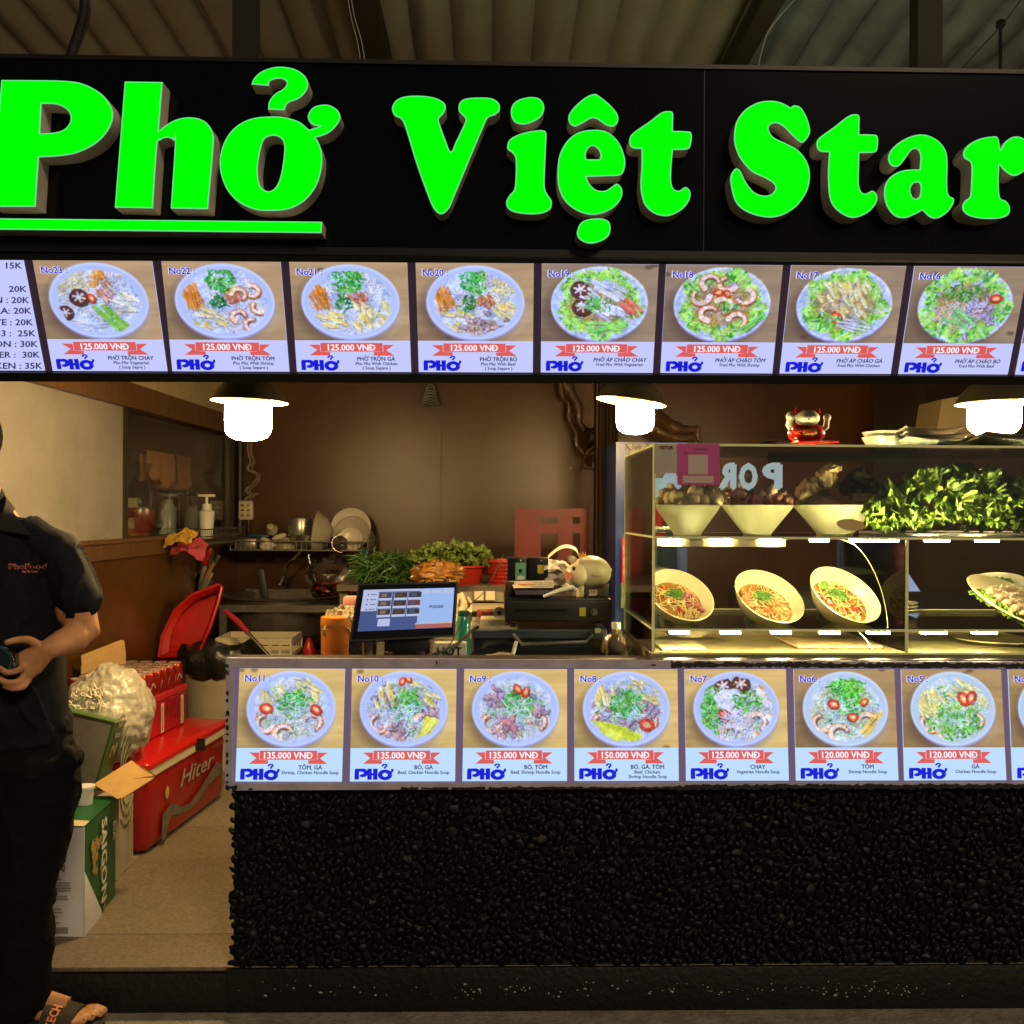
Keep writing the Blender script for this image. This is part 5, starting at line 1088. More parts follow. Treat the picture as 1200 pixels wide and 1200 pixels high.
def side_t(g, s, v, z, size, bold=.05):     # text running downward on the green side
    t = text2d(s, bold); k = size/.7; a, b = tw(t); sv = 1/Vector((cx_.x, cx_.y, 0)).length
    lay(g, t, lambda x, y, zz: SB(0, v, z)+Vector((.003+zz*.02, 0, 0))+Vector((cx_.x, cx_.y, 0)).normalized()*y-Vector((0, 0, x)), 0, 0, k, k)
g = G(); side_t(g, 'SAIGON', .50, hbx*.93, .052, .07); side_t(g, 'BIA', .86, hbx*.80, .030, .05); part('lettering', g, M_white_pl, T, False)
g = G()
for k in range(14): side_t(g, '*', random.uniform(.1, .42), hbx*random.uniform(.5, .85), .05)
side_t(g, 'CHILL', .55, hbx*.22, .03); part('gold_print', g, mat('gold_print', (.40, .28, .10), .4), T, False, kind='stuff')
g = G(); f_ = lambda x, y, z: Vector((x, pA.y-.0015+.0*z, y))
def front_t(s, px, py, h, al='r', bold=.03, m=None):
    t = text2d(s, bold); a, b = tw(t); k = h*pA.y/F/.7; q = P(px, py, pA.y-.002); lay(g, t, lambda x, y, z: Vector((q.x+x, q.y-.001*z, q.z+y)), -b*k if al == 'r' else 0, 0, k, k)
front_t('SAIGON', 76, 1022, 9, bold=0); front_t('SPECIAL', 72, 1031, 5, bold=.06); front_t('Bia', 73, 1007, 8)
for k, (y, w_) in enumerate(((1035.5, 82), (1038.5, 82), (1041.5, 84), (1044.5, 83), (1051, 79), (1054, 80), (1066, 72), (1070, 74), (1075, 69), (1082, 71))):
    a = P(46, y, pA.y-.002); b = P(w_, y, pA.y-.002); n_ = 14
    for i in range(n_): g.add([a.lerp(b, (i+.1)/n_), a.lerp(b, (i+.8)/n_), a.lerp(b, (i+.8)/n_)+Vector((0, 0, .0035)), a.lerp(b, (i+.1)/n_)+Vector((0, 0, .0035))], [(0, 1, 2, 3)])
for k in range(14): a = P(62+k*1.3, 1094, pA.y-.002); g.add([a, a+Vector((.0022, 0, 0)), a+Vector((.0022, 0, .02)), a+Vector((0, 0, .02))], [(0, 1, 2, 3)])
part('front_print', g, M_pr, T, False, kind='stuff')
# roll of bubble wrap behind
q = PZ(146, 1025, FZ); c_ = Vector((P(148, 965, 3.62).x, 3.62, (P(148, 950, 3.62).z))); T = thing('packing_box', 'pale box printed with grey rings between beer box and cooler', 'box', c_)
A = [PZ(139, 1031, FZ), PZ(156, 1003, FZ)]; g = G(); top = [P(140, 935, A[0].y), P(156, 925, A[1].y)]
g.slab([A[0], A[1], Vector((A[1].x, A[1].y, top[1].z)), Vector((A[0].x, A[0].y, top[0].z))], (-.2, 0, 0)); part('box_body', g, mat('pale_carton', (.42, .38, .27), .7, nz=(8, .2)), T, False)
g = G(); dd = (A[1]-A[0])
for k in range(1, 6):
    pts = [A[0]+dd*.55+Vector((.003, 0, .34))+dd*(math.cos(a)*k*.14)+Vector((0, 0, math.sin(a)*k*.036)) for a in [i*PI/12 for i in range(25)]]
    pts = [p for p in pts if 0 <= (p-A[0]).dot(dd)/dd.length_squared <= 1]; 
    if len(pts) > 3:
        for i in range(len(pts)-1):
            if (pts[i+1]-pts[i]).length < .06: g.tube([pts[i], pts[i+1]], .002, 4)
part('ring_print', g, mat('ring_grey', (.13, .14, .10), .7), T, False, kind='stuff')
q = P(99, 932, 3.35); solo('yoghurt_cup', G().lathe([(0, 0), (.025, 0), (.030, .05), (.033, .052), (.033, .06), (0, .06)], Matrix.Translation(P(99, 942, 3.35)), 20), M_white_pl, 'small white cup on the beer box top', 'cup')
# ================================================================== INNER WORK TABLES
zi = zcT-.045
g = G(); xL_ = P(420, 800, 3.2).x; g.b2((xL_, YF+.12, zi-.03), (XR-.3, 3.74, zi)); g.b2((xL_, YF+.12, FZ), (xL_+.04, 3.74, zi-.03)); g.b2((xL_+.04, 3.7, FZ), (XR-.3, 3.74, zi-.03))
solo('work_table', g, mat('table_steel', (.12, .11, .09), .35, .6, nz=(9, .4)), 'low steel work table right behind the counter wall', 'table', smooth=False)
zt2 = P(480, 684, 5.0).z
T = thing('prep_table', 'brown prep table with vegetables in front of the back wall', 'table', (P(500, 684, 5.2).x, 5.2, FZ))
xa, xb = P(398, 684, 5.0).x, P(702, 684, 5.0).x
g = G(); g.b2((xa, 4.9, zt2-.03), (xb, 5.7, zt2)); part('tabletop', g, mat('prep_top', (.09, .07, .05), .4, nz=(9, .4)), T, False)
for x in (xa+.03, xb-.03):
    for y in (4.95, 5.65): g = G(); g.b2((x-.02, y-.02, FZ), (x+.02, y+.02, zt2-.03)); part('leg', g, M_dsteel, T, False)
zl2 = P(560, 720, 4.9).z
T = thing('shelf_unit', 'cream shelf fronts below the vegetables, right of the screen', 'shelf', (P(560, 720, 4.85).x, 4.9, FZ))
for a, b, t_, m_ in ((548, 590, 0, M_dg), ):
    pass
g = G(); g.b2(P(538, 694, 4.85), P(592, 704, 4.9)); g.b2(P(538, 712, 4.85), P(592, 724, 4.9)); g.b2(P(538, 736, 4.86), P(592, 790, 4.9)); part('board', g, mat('shelf_grey', (.20, .18, .14), .6), T, False)
g = G(); g.b2(P(556, 693, 4.83), P(567, 703, 4.849)); g.b2(P(569, 693, 4.83), P(580, 703, 4.849)); part('white_card', g, flat('card_cream', (200, 190, 165)), T, False)
g = G(); g.b2(P(540, 710, 4.7), P(592, 713, 4.84)); g.b2(P(540, 724, 4.7), P(592, 727, 4.84)); part('ledge', g, mat('shelf_cream', (.45, .38, .25), .5), T, False)
# vegetables
def blades(name, label, cat, px0, px1, py0, py1, Y, n, col, L, wd, seed, lean=.5):
    r = random.Random(seed); g = G()
    for _ in range(n):
        q = P(r.uniform(px0, px1), r.uniform(py0, py1), Y+r.uniform(-.15, .15)); d = Vector((r.uniform(-1, 1), r.uniform(-.7, .3), r.uniform(-.4, lean))).normalized(); up = Vector((0, 0, 1)); s_ = d.cross(Vector((r.uniform(-1, 1), r.uniform(-1, 1), r.uniform(-1, 1)))).normalized()*wd/2
        l = L*r.uniform(.6, 1.2); b = q+d*l*.5+up*l*.08; e = q+d*l-up*l*.12; g.add([q-s_, q+s_, b+s_, b-s_, e], [(0, 1, 2, 3), (3, 2, 4)])
    return solo(name, g, mat(*col[:2], **col[2]), label, cat, kind='stuff', smooth=False)
blades('scallion_pile', 'heap of dark green scallions on the prep table', 'vegetables', 426, 484, 654, 682, 5.1, 900, ('scallion_green', (.035, .10, .018), dict(nz=(20, .5), rough=.5)), .125, .007, 3, .45)
def leafball(name, label, px0, px1, py0, py1, Y, n, m_, size, seed):
    r = random.Random(seed); g = G()
    for _ in range(n):
        a = r.random(); px = px0+(px1-px0)*a; h_ = math.sin(PI*(.1+.8*a))**.5; py = py1+(py0-py1)*r.random()*h_; q = P(px, py, Y+r.uniform(-.12, .12)); ux = Vector((r.gauss(0, 1), r.gauss(0, 1), r.gauss(0, 1))).normalized(); uy = ux.orthogonal().normalized(); s_ = size*r.uniform(.5, 1.2); nn = ux.cross(uy)
        g.add([q, q+ux*s_*.5+uy*s_*.45+nn*s_*.15, q+ux*s_, q+ux*s_*.5-uy*s_*.45+nn*s_*.1], [(0, 1, 2), (0, 2, 3)])
    return solo(name, g, m_, label, 'vegetables', kind='stuff', smooth=False)
M_herb = mat('herb_green', (.10, .15, .02), .5, nz=(14, .5)); leafball('herb_pile', 'heap of pale green leafy herbs in the red basin', 484, 574, 638, 662, 5.05, 1500, M_herb, .035, 5)
M_redb = mat('basin_red', (.30, .016, .008), .35, nz=(8, .2))
q = P(532, 682, 5.05); q.z = zt2; r0 = k_(40, 5.05); hB = 22*5.05/F
solo('basin', G().lathe([(0, 0), (r0*.75, 0), (r0*.95, hB*.85), (r0*1.03, hB*.9), (r0*1.03, hB), (r0*.92, hB), (r0*.7, .02), (0, .02)], Matrix.Translation(q), 32), M_redb, 'red plastic basin full of pale herbs', 'basin')
q = P(520, 672, 4.85); q.z = zt2; T = thing('plastic_bag', 'crinkled orange plastic bag in front of the red basin', 'bag', q); g = G(); g.ball(q+Vector((-.03, 0, .06)), (.125, .08, .062), None, 40, 26, 5.5, .34, 8); part('bag_body', g, mat('orange_film', (.28, .12, .02), .3, nz=(22, .7), bump=(40, .9), coat=.4), T, ang=60)
q = P(592, 680, 5.0); q.z = zt2; r0 = k_(22, 5.0); hB = 27*5/F
T = thing('basket', 'red mesh strainer basket left of the black boxes', 'basket', q); g = G()
for i in range(7): z = hB*i/6; rr_ = r0*(.72+.28*i/6); g.tube([q+Vector((math.cos(a)*rr_, math.sin(a)*rr_, z)) for a in [k*PI/14 for k in range(29)]], .004 if i < 6 else .009, 5)
for k in range(40): a = k*PI/20; g.tube([q+Vector((math.cos(a)*r0*.72, math.sin(a)*r0*.72, 0)), q+Vector((math.cos(a)*r0, math.sin(a)*r0, hB))], .0035, 5)
part('mesh_wall', g, M_redb, T); g = G(); g.lathe([(0, .01), (r0*.7, .012), (r0*.9, hB*.8)], Matrix.Translation(q), 24); part('lining', g, mat('red_deep', (.22, .02, .01), .6), T)
# red chair behind
Yc = 5.6; T = thing('plastic_chair', 'red plastic chair back standing behind the cash desk', 'chair', P(646, 700, Yc)); M_chair = mat('chair_red', (.17, .010, .006), .4, nz=(6, .2))
def pbar(g, a, b, c_, d, th=.02): g.slab([P(a, b, Yc), P(c_, b, Yc), P(c_, d, Yc), P(a, d, Yc)], (0, th, 0))
g = G(); g.slab([P(602, 596, Yc), P(690, 596, Yc), P(688, 606, Yc), P(603, 606, Yc)], (0, .025, 0)); part('backrest', g, M_chair, T, False)
for a, b, c_, d in ((603, 606.4, 634, 720), (654, 606.4, 671, 720), (680, 606.4, 689, 720)):
    g = G(); pbar(g, a, b, c_, d); part('back_post', g, M_chair, T, False)
g = G(); g.slab([q+Vector((0, -.004, 0)) for q in (P(605, 614, Yc), P(687, 614, Yc), P(687, 625, Yc), P(605, 625, Yc))], (0, .03, 0)); part('crossbar', g, M_chair, T, False)
g = G(); g.b2(P(600, 700, Yc-.4), P(692, 706, Yc+.0)); part('seat', g, M_chair, T, False)
for a in (604, 684):
    g = G(); g.b2(Vector((P(a-4, 700, Yc).x, Yc-.38, FZ)), Vector((P(a+4, 700, Yc).x, Yc-.34, P(600, 706, Yc).z))); part('leg', g, M_chair, T, False)
# dark curtain/post left of fridge
g = G(); vs = []; n = 24
for i in range(n+1):
    x = P(696+29*i/n, 600, 5.2).x; y = 5.2+.03*math.sin(i*1.9)
    vs += [(x, y, FZ), (x, y, 2.5)]
g.add(vs, [(2*i, 2*i+2, 2*i+3, 2*i+1) for i in range(n)]); g2 = G(); g2.v = g.v+[v+Vector((0, .02, 0)) for v in g.v]; k0 = len(g.v); g2.f = g.f+[[i+k0 for i in f] for f in g.f]; g2.mi = [0]*len(g2.f)
solo('curtain', g2, mat('curtain_brown', (.05, .028, .014), .55, nz=(6, .5), stretch=(4, 4, .3), bump=(20, .3)), 'dark brown streaked curtain beside the blue fridge', 'curtain', ang=80)
# carved wooden root on the wall
def woodpiece(pts, rad, parent, nm, m, Y, seed):
    g = G(); P3 = smooth3([P(x, y, Y+dy) for x, y, dy in pts], 6); n = len(P3); rs = []
    for i in range(n):
        t = i/(n-1)*(len(rad)-1); a = int(min(t, len(rad)-2)); rs.append((rad[a]+(rad[a+1]-rad[a])*(t-a))*Y/F*(1+.22*mn.noise(Vector((i*.35, seed, 0)))))
    g.tube(P3, rs, 12)
    for v in g.v: v += Vector((1, .5, 1))*.012*mn.noise(v*22+Vector((seed, 0, 0)))
    return part(nm, g, m, parent)
T = thing('carved_root', 'dark gnarled carved root hanging on the back wall behind the middle lamp', 'ornament', P(700, 540, 6.5)); Yw = 6.6
M_wl = mat('wood_light', (.16, .085, .03), .35, nz=(5, .55), stretch=(3, 3, .8), coat=.3, bump=(30, .5))
g = G(); poly = [P(x, y, Yw) for x, y in ((664, 430), (672, 470), (676, 490), (688, 500), (690, 512), (700, 520), (712, 516), (718, 500), (726, 480), (730, 430))]; g.slab(poly, (0, .06, 0)); part('burl_slab', g, M_wl, T, ang=50)
woodpiece([(657, 440, 0), (659, 462, 0), (666, 474, 0), (667, 492, 0), (675, 508, 0), (677, 524, 0), (690, 532, 0), (702, 526, 0)], [5, 4, 2.8, 2.6, 2.6, 2.6, 2.4, 2.2], T, 'root', M_wood, Yw-.05, 1)
woodpiece([(657, 440, 0), (668, 460, 0), (678, 478, 0), (680, 500, 0), (695, 508, -.02)], [9, 7, 4, 3, 4], T, 'root', M_wood, Yw-.03, 2)
woodpiece([(688, 505, 0), (694, 512, -.03), (702, 506, -.03), (700, 520, 0), (706, 540, 0)], [5, 9, 7, 5, 2], T, 'root', mat('wood_black', (.03, .016, .008), .35, bump=(30, .5)), Yw-.06, 3)
woodpiece([(700, 520, 0), (688, 530, -.03), (684, 542, 0), (690, 549, 0), (699, 547, 0), (706, 530, 0)], [2.5, 2, 2, 2, 2, 2], T, 'root', M_wood, Yw-.06, 4)
woodpiece([(704, 515, 0), (712, 530, 0), (709, 548, 0)], [5, 4, 2], T, 'root', M_wood, Yw-.07, 5)
woodpiece([(742, 470, .1), (762, 485, .0), (780, 497, 0), (800, 504, 0), (818, 503, 0)], [14, 12, 9, 5, 4], T, 'branch', M_wood, Yw-.05, 6)
woodpiece([(765, 500, 0), (785, 512, 0), (810, 513, 0), (819, 515, 0)], [9, 8, 5, 3], T, 'branch', M_wood, Yw-.02, 7)
woodpiece([(819, 500, 0), (818, 512, 0), (821, 520, 0)], [2.5, 2, 2], T, 'branch', M_wood, Yw-.06, 8)
q = P(669, 549, YB-.01); solo('wall_stain', G().ball(q, (.012, .004, .014), None, 10, 6), flat('paint_fleck', (225, 210, 180)), 'small pale fleck of paint on the back wall', 'mark')

# ================================================================== POS TERMINAL AND DESK ITEMS
Yp = 3.12; pp0 = P(470, 683, Yp+.055); pp1 = P(470, 748, Yp); nS = Vector((1, .05, 0)).cross(pp0-pp1).normalized(); nS = nS if nS.y < 0 else -nS
A, B, C_, D = (onpl(x, y, pp0, nS) for x, y in ((420, 684), (537, 681.5), (533, 746), (409, 752)))
T = thing('pos_terminal', 'black touchscreen till with a lit sales page', 'screen', P(470, 770, Yp+.1))
g = G(); g.slab([A, B, C_, D], -nS*.03); part('casing', g, M_black, T, False)
def SS(u, v, e=0): return A*(1-u)*(1-v)+B*u*(1-v)+C_*u*v+D*(1-u)*v+nS*e
def srect(g, u0, v0, u1, v1, e): g.add([SS(u0, v0, e), SS(u1, v0, e), SS(u1, v1, e), SS(u0, v1, e)], [(0, 1, 2, 3)])
g = G(); srect(g, .02, .03, .98, .97, .0008); part('bezel', g, M_blackg, T, False)
U = lambda u: .065+.90*u; V = lambda v: .115+.72*v
g = G(); srect(g, U(0), V(0), U(1), V(1), .0014); dsp = part('display', g, emis('screen_blue', srgb((58, 80, 135)), 1.0), T, False)
S1 = emis('screen_pale', srgb((150, 182, 235)), 1.0, ns=True); S2 = emis('screen_lilac', srgb((178, 190, 226)), 1.0, ns=True)
g = G(); srect(g, U(.62), V(0), U(1), V(.86), .0020); part('display_pane', g, S1, dsp, False)
g = G(); srect(g, U(0), V(0), U(.17), V(.52), .0020); srect(g, U(0), V(0), U(.62), V(.055), .0022)
for i, u in enumerate((.635, .755, .88)): srect(g, U(u), V(.02), U(u+.10), V(.13), .0026)
srect(g, U(.20), V(.72), U(.33), V(.90), .0022); part('display_panel', g, S2, dsp, False)
tiles_ = ((.175, .08), (.345, .08), (.50, .08), (.175, .28), (.34, .28), (.495, .28), (.18, .49), (.34, .49), (.495, .49)); cols = [(60, 66, 110), (70, 50, 55), (45, 50, 80), (80, 70, 90), (60, 55, 62), (140, 60, 70), (75, 55, 50), (70, 65, 60), (60, 60, 62)]
for k, ((u, v), c3) in enumerate(zip(tiles_, cols)):
    g = G(); srect(g, U(u), V(v), U(u+.145), V(v+.19), .0024); part('menu_tile', g, S2, dsp, False)
    g = G(); srect(g, U(u+.004), V(v+.004), U(u+.141), V(v+.135), .0030); part('tile_photo', g, emis('tile_photo_%d' % k, srgb(c3), .6, ns=True), dsp, False)
    g = G(); srect(g, U(u+.03), V(v+.03), U(u+.09), V(v+.11), .0034); part('tile_photo_detail', g, emis('tile_detail_%d' % (k % 3), srgb(((170, 150, 130), (110, 80, 60), (90, 110, 150))[k % 3]), .5, ns=True), dsp, False)
g = G(); srect(g, U(.61), V(.90), U(1), V(.985), .0022); part('display_bar', g, emis('screen_orange', srgb((176, 92, 84)), 1.0, ns=True), dsp, False)
g = G(); srect(g, U(.60), V(.86), U(1), V(.89), .0022); part('display_bar', g, emis('screen_tan', srgb((196, 176, 150)), 1.0, ns=True), dsp, False)
g = G(); t = text2d('POS365', .08); a_, b_ = tw(t); lay(g, t, lambda x, y, z: SS(U(x), V(y), .0028+z*.02), .735, .5, .15/(b_-a_), -.10, .2)
for y in (.12, .245, .365, .48): srect(g, U(.05), V(y-.015), U(.065), V(y+.015), .0026); srect(g, U(.085), V(y-.008), U(.15), V(y+.008), .0026)
part('display_lettering', g, emis('screen_navy', srgb((35, 45, 90)), 1, ns=True), dsp, False)
g = G(); g.box(P(478, 760, Yp+.08), (.14, .12, .10), None, .01); g.box(P(470, 750, Yp+.07), (.05, .04, .16), None, .008); part('stand', g, M_black, T)
g = G(); g.cyl(P(455, 767, Yp+.01), P(455, 764, Yp+.01), .014, n=14); g.cyl(P(493, 767, Yp+.01), P(493, 764, Yp+.01), .014, n=14); part('foot', g, flat('foot_maroon', (70, 35, 35)), T)
def onT(px, py, Y): return P(px, py, Y)
q = P(433, 770, 3.3); solo('steel_cup', G().lathe([(0, 0), (.022, 0), (.024, .07), (.02, .07), (0, .01)], Matrix.Translation(P(433, 772, 3.2)), 20), M_steel, 'small steel cup below the till screen', 'cup')
solo('paper_packet', G().box(P(418, 762, 3.25), (.05, .04, .06), None, .004), mat('packet_mottled', (.28, .25, .2), .6, nz=(60, .6)), 'mottled grey packet left of the steel cup', 'packet')
q = P(396, 780, 3.6); r0 = k_(20.5, 3.6); T = thing('food_bucket', 'orange lidded plastic bucket left of the till screen', 'bucket', q); zq = q.z; hq = P(396, 722, 3.6).z-zq
M_or = mat('orange_plastic', (.45, .13, .015), .35, nz=(5, .15), coat=.3)
g = G(); g.lathe([(0, 0), (r0*.94, 0), (r0*.97, hq*.8), (r0*.9, hq*.82)], Matrix.Translation(q), 32); part('bucket_body', g, M_or, T); g = G(); g.lathe([(r0*.97, hq*.8), (r0*1.0, hq*.84), (r0*.97, hq*.99), (r0*.6, hq*1.02), (0, hq*1.02)], Matrix.Translation(q), 32); part('bucket_lid', g, mat('orange_lid', (.50, .17, .02), .35), T)
g = G(); g.b2((P(372, 700, 3.6).x, 3.5, FZ), (P(416, 700, 3.6).x-.01, 3.85, zq-.001)); solo('storage_tub', g, M_dg, 'dark tub standing under the orange bucket', 'tub')
q = P(403, 715, 3.6); solo('crumpled_wrapper', cloth(G(), q, Vector((1, 0, 0)), Vector((0, .7, .5)), .13, .13, .05, 11), mat('wrapper_cream', (.36, .30, .17), .5, nz=(30, .5), bump=(60, .5)), 'crumpled printed wrapper on the orange bucket', 'wrapper')
q = P(412, 706, 3.8); solo('packet_pink', G().box(q, (.06, .05, .05), None, .01), mat('packet_pink', (.50, .20, .16), .5), 'pinkish packet between wrapper and screen', 'packet'); bpy.data.objects['packet_pink'].name = 'packet'
# bottle, bag, carton right of screen
q = P(543, 772, 3.35); q.z = zi; hb_ = P(543, 716, 3.35).z-q.z; T = thing('water_bottle', 'teal drinking bottle right of the till screen', 'bottle', q)
g = G(); g.lathe([(0, 0), (.023, 0), (.024, hb_*.7), (.02, hb_*.86), (.014, hb_*.92)], Matrix.Translation(q), 24); part('bottle_body', g, mat('teal_bottle', (.03, .28, .20), .2, coat=.5, nz=(6, .2)), T); g = G(); g.lathe([(.0, hb_), (.018, hb_), (.02, hb_*.94), (.018, hb_*.88)], Matrix.Translation(q), 20); part('cap', g, mat('teal_dark', (.01, .08, .06), .4), T)
q = P(537, 706, 3.9); solo('paper_bag', cloth(G(), P(538, 722, 3.9), Vector((1, 0, 0)), Vector((0, .2, 1)), .10, .22, .04, 14), mat('bag_cream', (.55, .48, .32), .5, bump=(40, .6)), 'crumpled cream bag behind the teal bottle', 'bag')
T = thing('small_carton', 'white carton lettered HOT right of the till foot', 'box', P(524, 770, 3.14)); a, b = P(508, 754, 3.14), P(546, 771, 3.14); g = G(); g.b2((a.x, 3.14, b.z), (b.x, 3.2, a.z)); part('carton_body', g, mat('carton_offwhite', (.60, .57, .48), .5), T, False)
g = G(); t = text2d('HOT', .05); q = P(511, 768, 3.1385); lay(g, t, lambda x, y, z: q+Vector((x, 0, y)), 0, 0, .037, .037); part('lettering', g, M_dg, T, False)
cable([(590, 650, 3.9), (570, 690, 3.6), (548, 712, 3.4), (536, 740, 3.2), (520, 768, 3.05)], .0018, M_cab, 'thin black wire running down from the card reader')
cable([(560, 735, 3.3), (552, 740, 3.2), (532, 757, 3.1), (512, 766, 3.05), (500, 769, 3.05)], .0055, M_cab, 'thick black power lead beside the white carton')
# tape roll
a, b = P(563, 725.5, 3.45), P(592, 760, 3.45); g = G(); g.b2((a.x, 3.45, zi), (b.x, 3.7, a.z), .004); solo('receipt_printer', g, mat('printer_cream', (.40, .35, .25), .5), 'low cream box carrying the white paper roll', 'printer')
q = P(585, 718, 3.5); T = thing('tape_roll', 'white roll of receipt paper left of the cash drawer', 'roll', q); Mr = axisM(q, (0, -1, .05)); g = G(); g.lathe([(.007, -.04), (k_(7, 3.5), -.04), (k_(7.2, 3.5), .02), (.007, .02)], Mr, 28); part('paper', g, mat('paper_lilac', (.55, .52, .62), .5), T); g = G(); g.cyl(Mr @ Vector((0, 0, .0)), Mr @ Vector((0, 0, .022)), .008, n=14); part('core', g, M_dg, T)
solo('red_packet', G().box(P(572, 720, 3.6), (.07, .08, .03), Matrix.Rotation(.2, 3, 'Z'), .006), flat('red_brown', (110, 45, 30)), 'red brown packet under the paper roll', 'packet')
# toaster oven / printer under drawer
Yo = 3.35
T = thing('toaster_oven', 'dark countertop oven with a steel handle under the cash drawer', 'oven', P(632, 790, Yo)); a, b = P(552, 737, Yo), P(711, 800, Yo); b.z = zi+.002
g = G(); g.b2((a.x, Yo, b.z), (b.x, Yo+.35, a.z), .004); part('oven_body', g, mat('oven_grey', (.22, .22, .22), .4, .3), T, False)
g = G(); a, b = P(556, 741, Yo-.004), P(706, 775, Yo-.004); g.b2((a.x, Yo-.006, b.z), (b.x, Yo-.001, a.z)); part('door_glass', g, mat('oven_glass', (.012, .016, .02), .12, spec=.6), T, False)
g = G(); a, b = P(556, 739.5, Yo-.01), P(706, 748, Yo-.01); g.b2((a.x, Yo-.012, b.z), (b.x, Yo-.0065, a.z)); part('control_strip', g, mat('strip_blue_grey', (.06, .08, .11), .3, .4), T, False)
g = G(); g.tube([P(602, 744, Yo-.015), P(612, 755, Yo-.05), P(687, 752, Yo-.05), P(694, 744, Yo-.015)], .006, 8); part('handle', g, M_steel, T)
g = G(); a, b = P(697, 736, Yo-.014), P(704, 742, Yo-.014); g.b2((a.x, Yo-.015, b.z), (b.x, Yo-.0125, a.z)); part('sticker', g, M_white_pl, T, False)
for x in (606, 614, 682, 690): g = G(); g.cyl(P(x, 739.5+3, Yo-.0125), P(x, 739.5+3, Yo-.016), .0022, n=8); part('screw', g, M_blackg, T)
solo('paper_scrap', cloth(G(), P(585, 766, 3.2), Vector((1, 0, 0)), Vector((0, .7, .5)), .11, .06, .03, 21, 8), mat('bag_cream', (.5, .45, .3)), 'crumpled white scrap in front of the oven', 'paper')
solo('straw', G().tube([P(601, 768, 3.12), P(605, 752, 3.14)], .006, 8), mat('straw_clear', (.5, .48, .4), .2), 'clear plastic tube sticking up before the oven door', 'tube')
# cash drawer
Yc2 = 3.3; T = thing('cash_drawer', 'black cash drawer with coin slot and round lock', 'cash drawer', P(654, 733, Yc2))
a, b = P(592, 701, Yc2), P(716.5, 729, Yc2); g = G(); g.b2((a.x, Yc2, b.z), (b.x, Yc2+.36, a.z), .004); part('drawer_body', g, M_black, T)
g = G(); a2, b2_ = P(594.5, 704, Yc2), P(714, 727, Yc2); g.b2((a2.x, Yc2-.008, b2_.z), (b2_.x, Yc2-.0005, a2.z), .002); part('drawer_front', g, M_dg, T)
g = G(); g.b2((P(603, 715, Yc2).x, Yc2-.0095, P(603, 716, Yc2).z), (P(664, 715, Yc2).x, Yc2-.0082, P(603, 713.5, Yc2).z)); part('coin_slot', g, M_blackg, T, False)
g = G(); q = P(696, 717, Yc2-.009); g.cyl(q, q-Vector((0, .008, 0)), .011, n=20); lk = part('lock', g, M_steel, T); g = G(); q = P(694.5, 717, Yc2-.0175); g.box(q, (.003, .002, .01)); part('keyhole', g, M_blackg, lk, False)
g = G(); a, b = P(679, 712, Yc2-.009), P(686.5, 722, Yc2-.009); g.add([(a.x, Yc2-.0092, a.z), (b.x, Yc2-.0092, a.z+.001), (b.x-.001, Yc2-.0092, b.z), (a.x, Yc2-.0092, b.z)], [(0, 1, 2, 3)]); part('yellow_sticker', g, flat('sticker_yellow', (205, 195, 60)), T, False)
for x in (601, 700): g = G(); q = P(x, 732, Yc2+.03); g.box(q, (.02, .03, .014)); part('foot', g, M_rubber, T, False)
zdt = P(592, 701, Yc2).z
# two black boxes
for i, (x0_, x1_, lb) in enumerate(((595, 617.5, 'left black receipt printer box with mint green label'), (618.5, 642.5, 'right black box with small yellow label'))):
    Yk2 = Yc2+.12; a = P(x0_, 654, Yk2); b = P(x1_, 684, Yk2); T = thing('black_box', lb, 'box', ((a.x+b.x)/2, Yk2, zdt), 'black boxes on the cash drawer'); g = G(); g.b2((a.x, Yk2, zdt+.001), (b.x, Yk2+.10, a.z), .003); part('box_body', g, M_black, T)
    g = G()
    if i == 0: c_, d = P(604, 659.5, Yk2-.002), P(616, 680, Yk2-.002); mm = flat('label_mint', (110, 175, 135))
    else: c_, d = P(630, 662, Yk2-.002), P(637, 672, Yk2-.002); mm = flat('sticker_yellow', (205, 195, 60))
    g.b2((c_.x, Yk2-.002, d.z), (d.x, Yk2-.0008, c_.z)); lbp = part('paper_label', g, mm, T, False)
    if i == 0: g = G(); q = P(610, 669, Yk2-.003); g.cyl(q, q-Vector((0, .0006, 0)), .007, n=16); part('round_mark', g, M_dg, lbp); g = G(); q = P(610, 677, Yk2-.003); g.ball(q, (.014, .001, .008), None, 12, 6); part('white_mark', g, M_white_pl, lbp)
    g = G(); q = P((x0_+x1_)/2+4, 657, Yk2-.001); g.cyl(q, q-Vector((0, .001, 0)), .002, n=8); part('led_dot', g, M_white_pl, T)
# card terminal
T = thing('card_terminal', 'flat beige card terminal with keypad lying on the cash drawer', 'card reader', P(622, 696, Yc2)); Yt = Yc2+.005
a = P(598, 681, Yt+.06); b = P(649, 680, Yt+.06); c_ = P(648, 689, Yt); d = P(603, 689, Yt)
g = G(); g.slab([a, b, c_, d], (0, 0, -.006)); part('keypad_face', g, mat('terminal_beige', (.50, .43, .32), .4), T, False)
g = G(); g.slab([d, c_, P(648, 697, Yt), P(604, 697, Yt)], (0, .05, 0)); part('terminal_body', g, mat('terminal_purple_grey', (.10, .08, .12), .3), T, False)
nf = (b-a).cross(d-a).normalized(); nf = nf if nf.z > 0 else -nf
for i in range(4):
    for j in range(3):
        g = G(); q = a.lerp(b, .52+.12*i).lerp(d.lerp(c_, .50+.13*i), .2+.28*j); g.box(q+nf*.001, (.010, .010, .002)); part('key', g, M_white_pl, T, False)
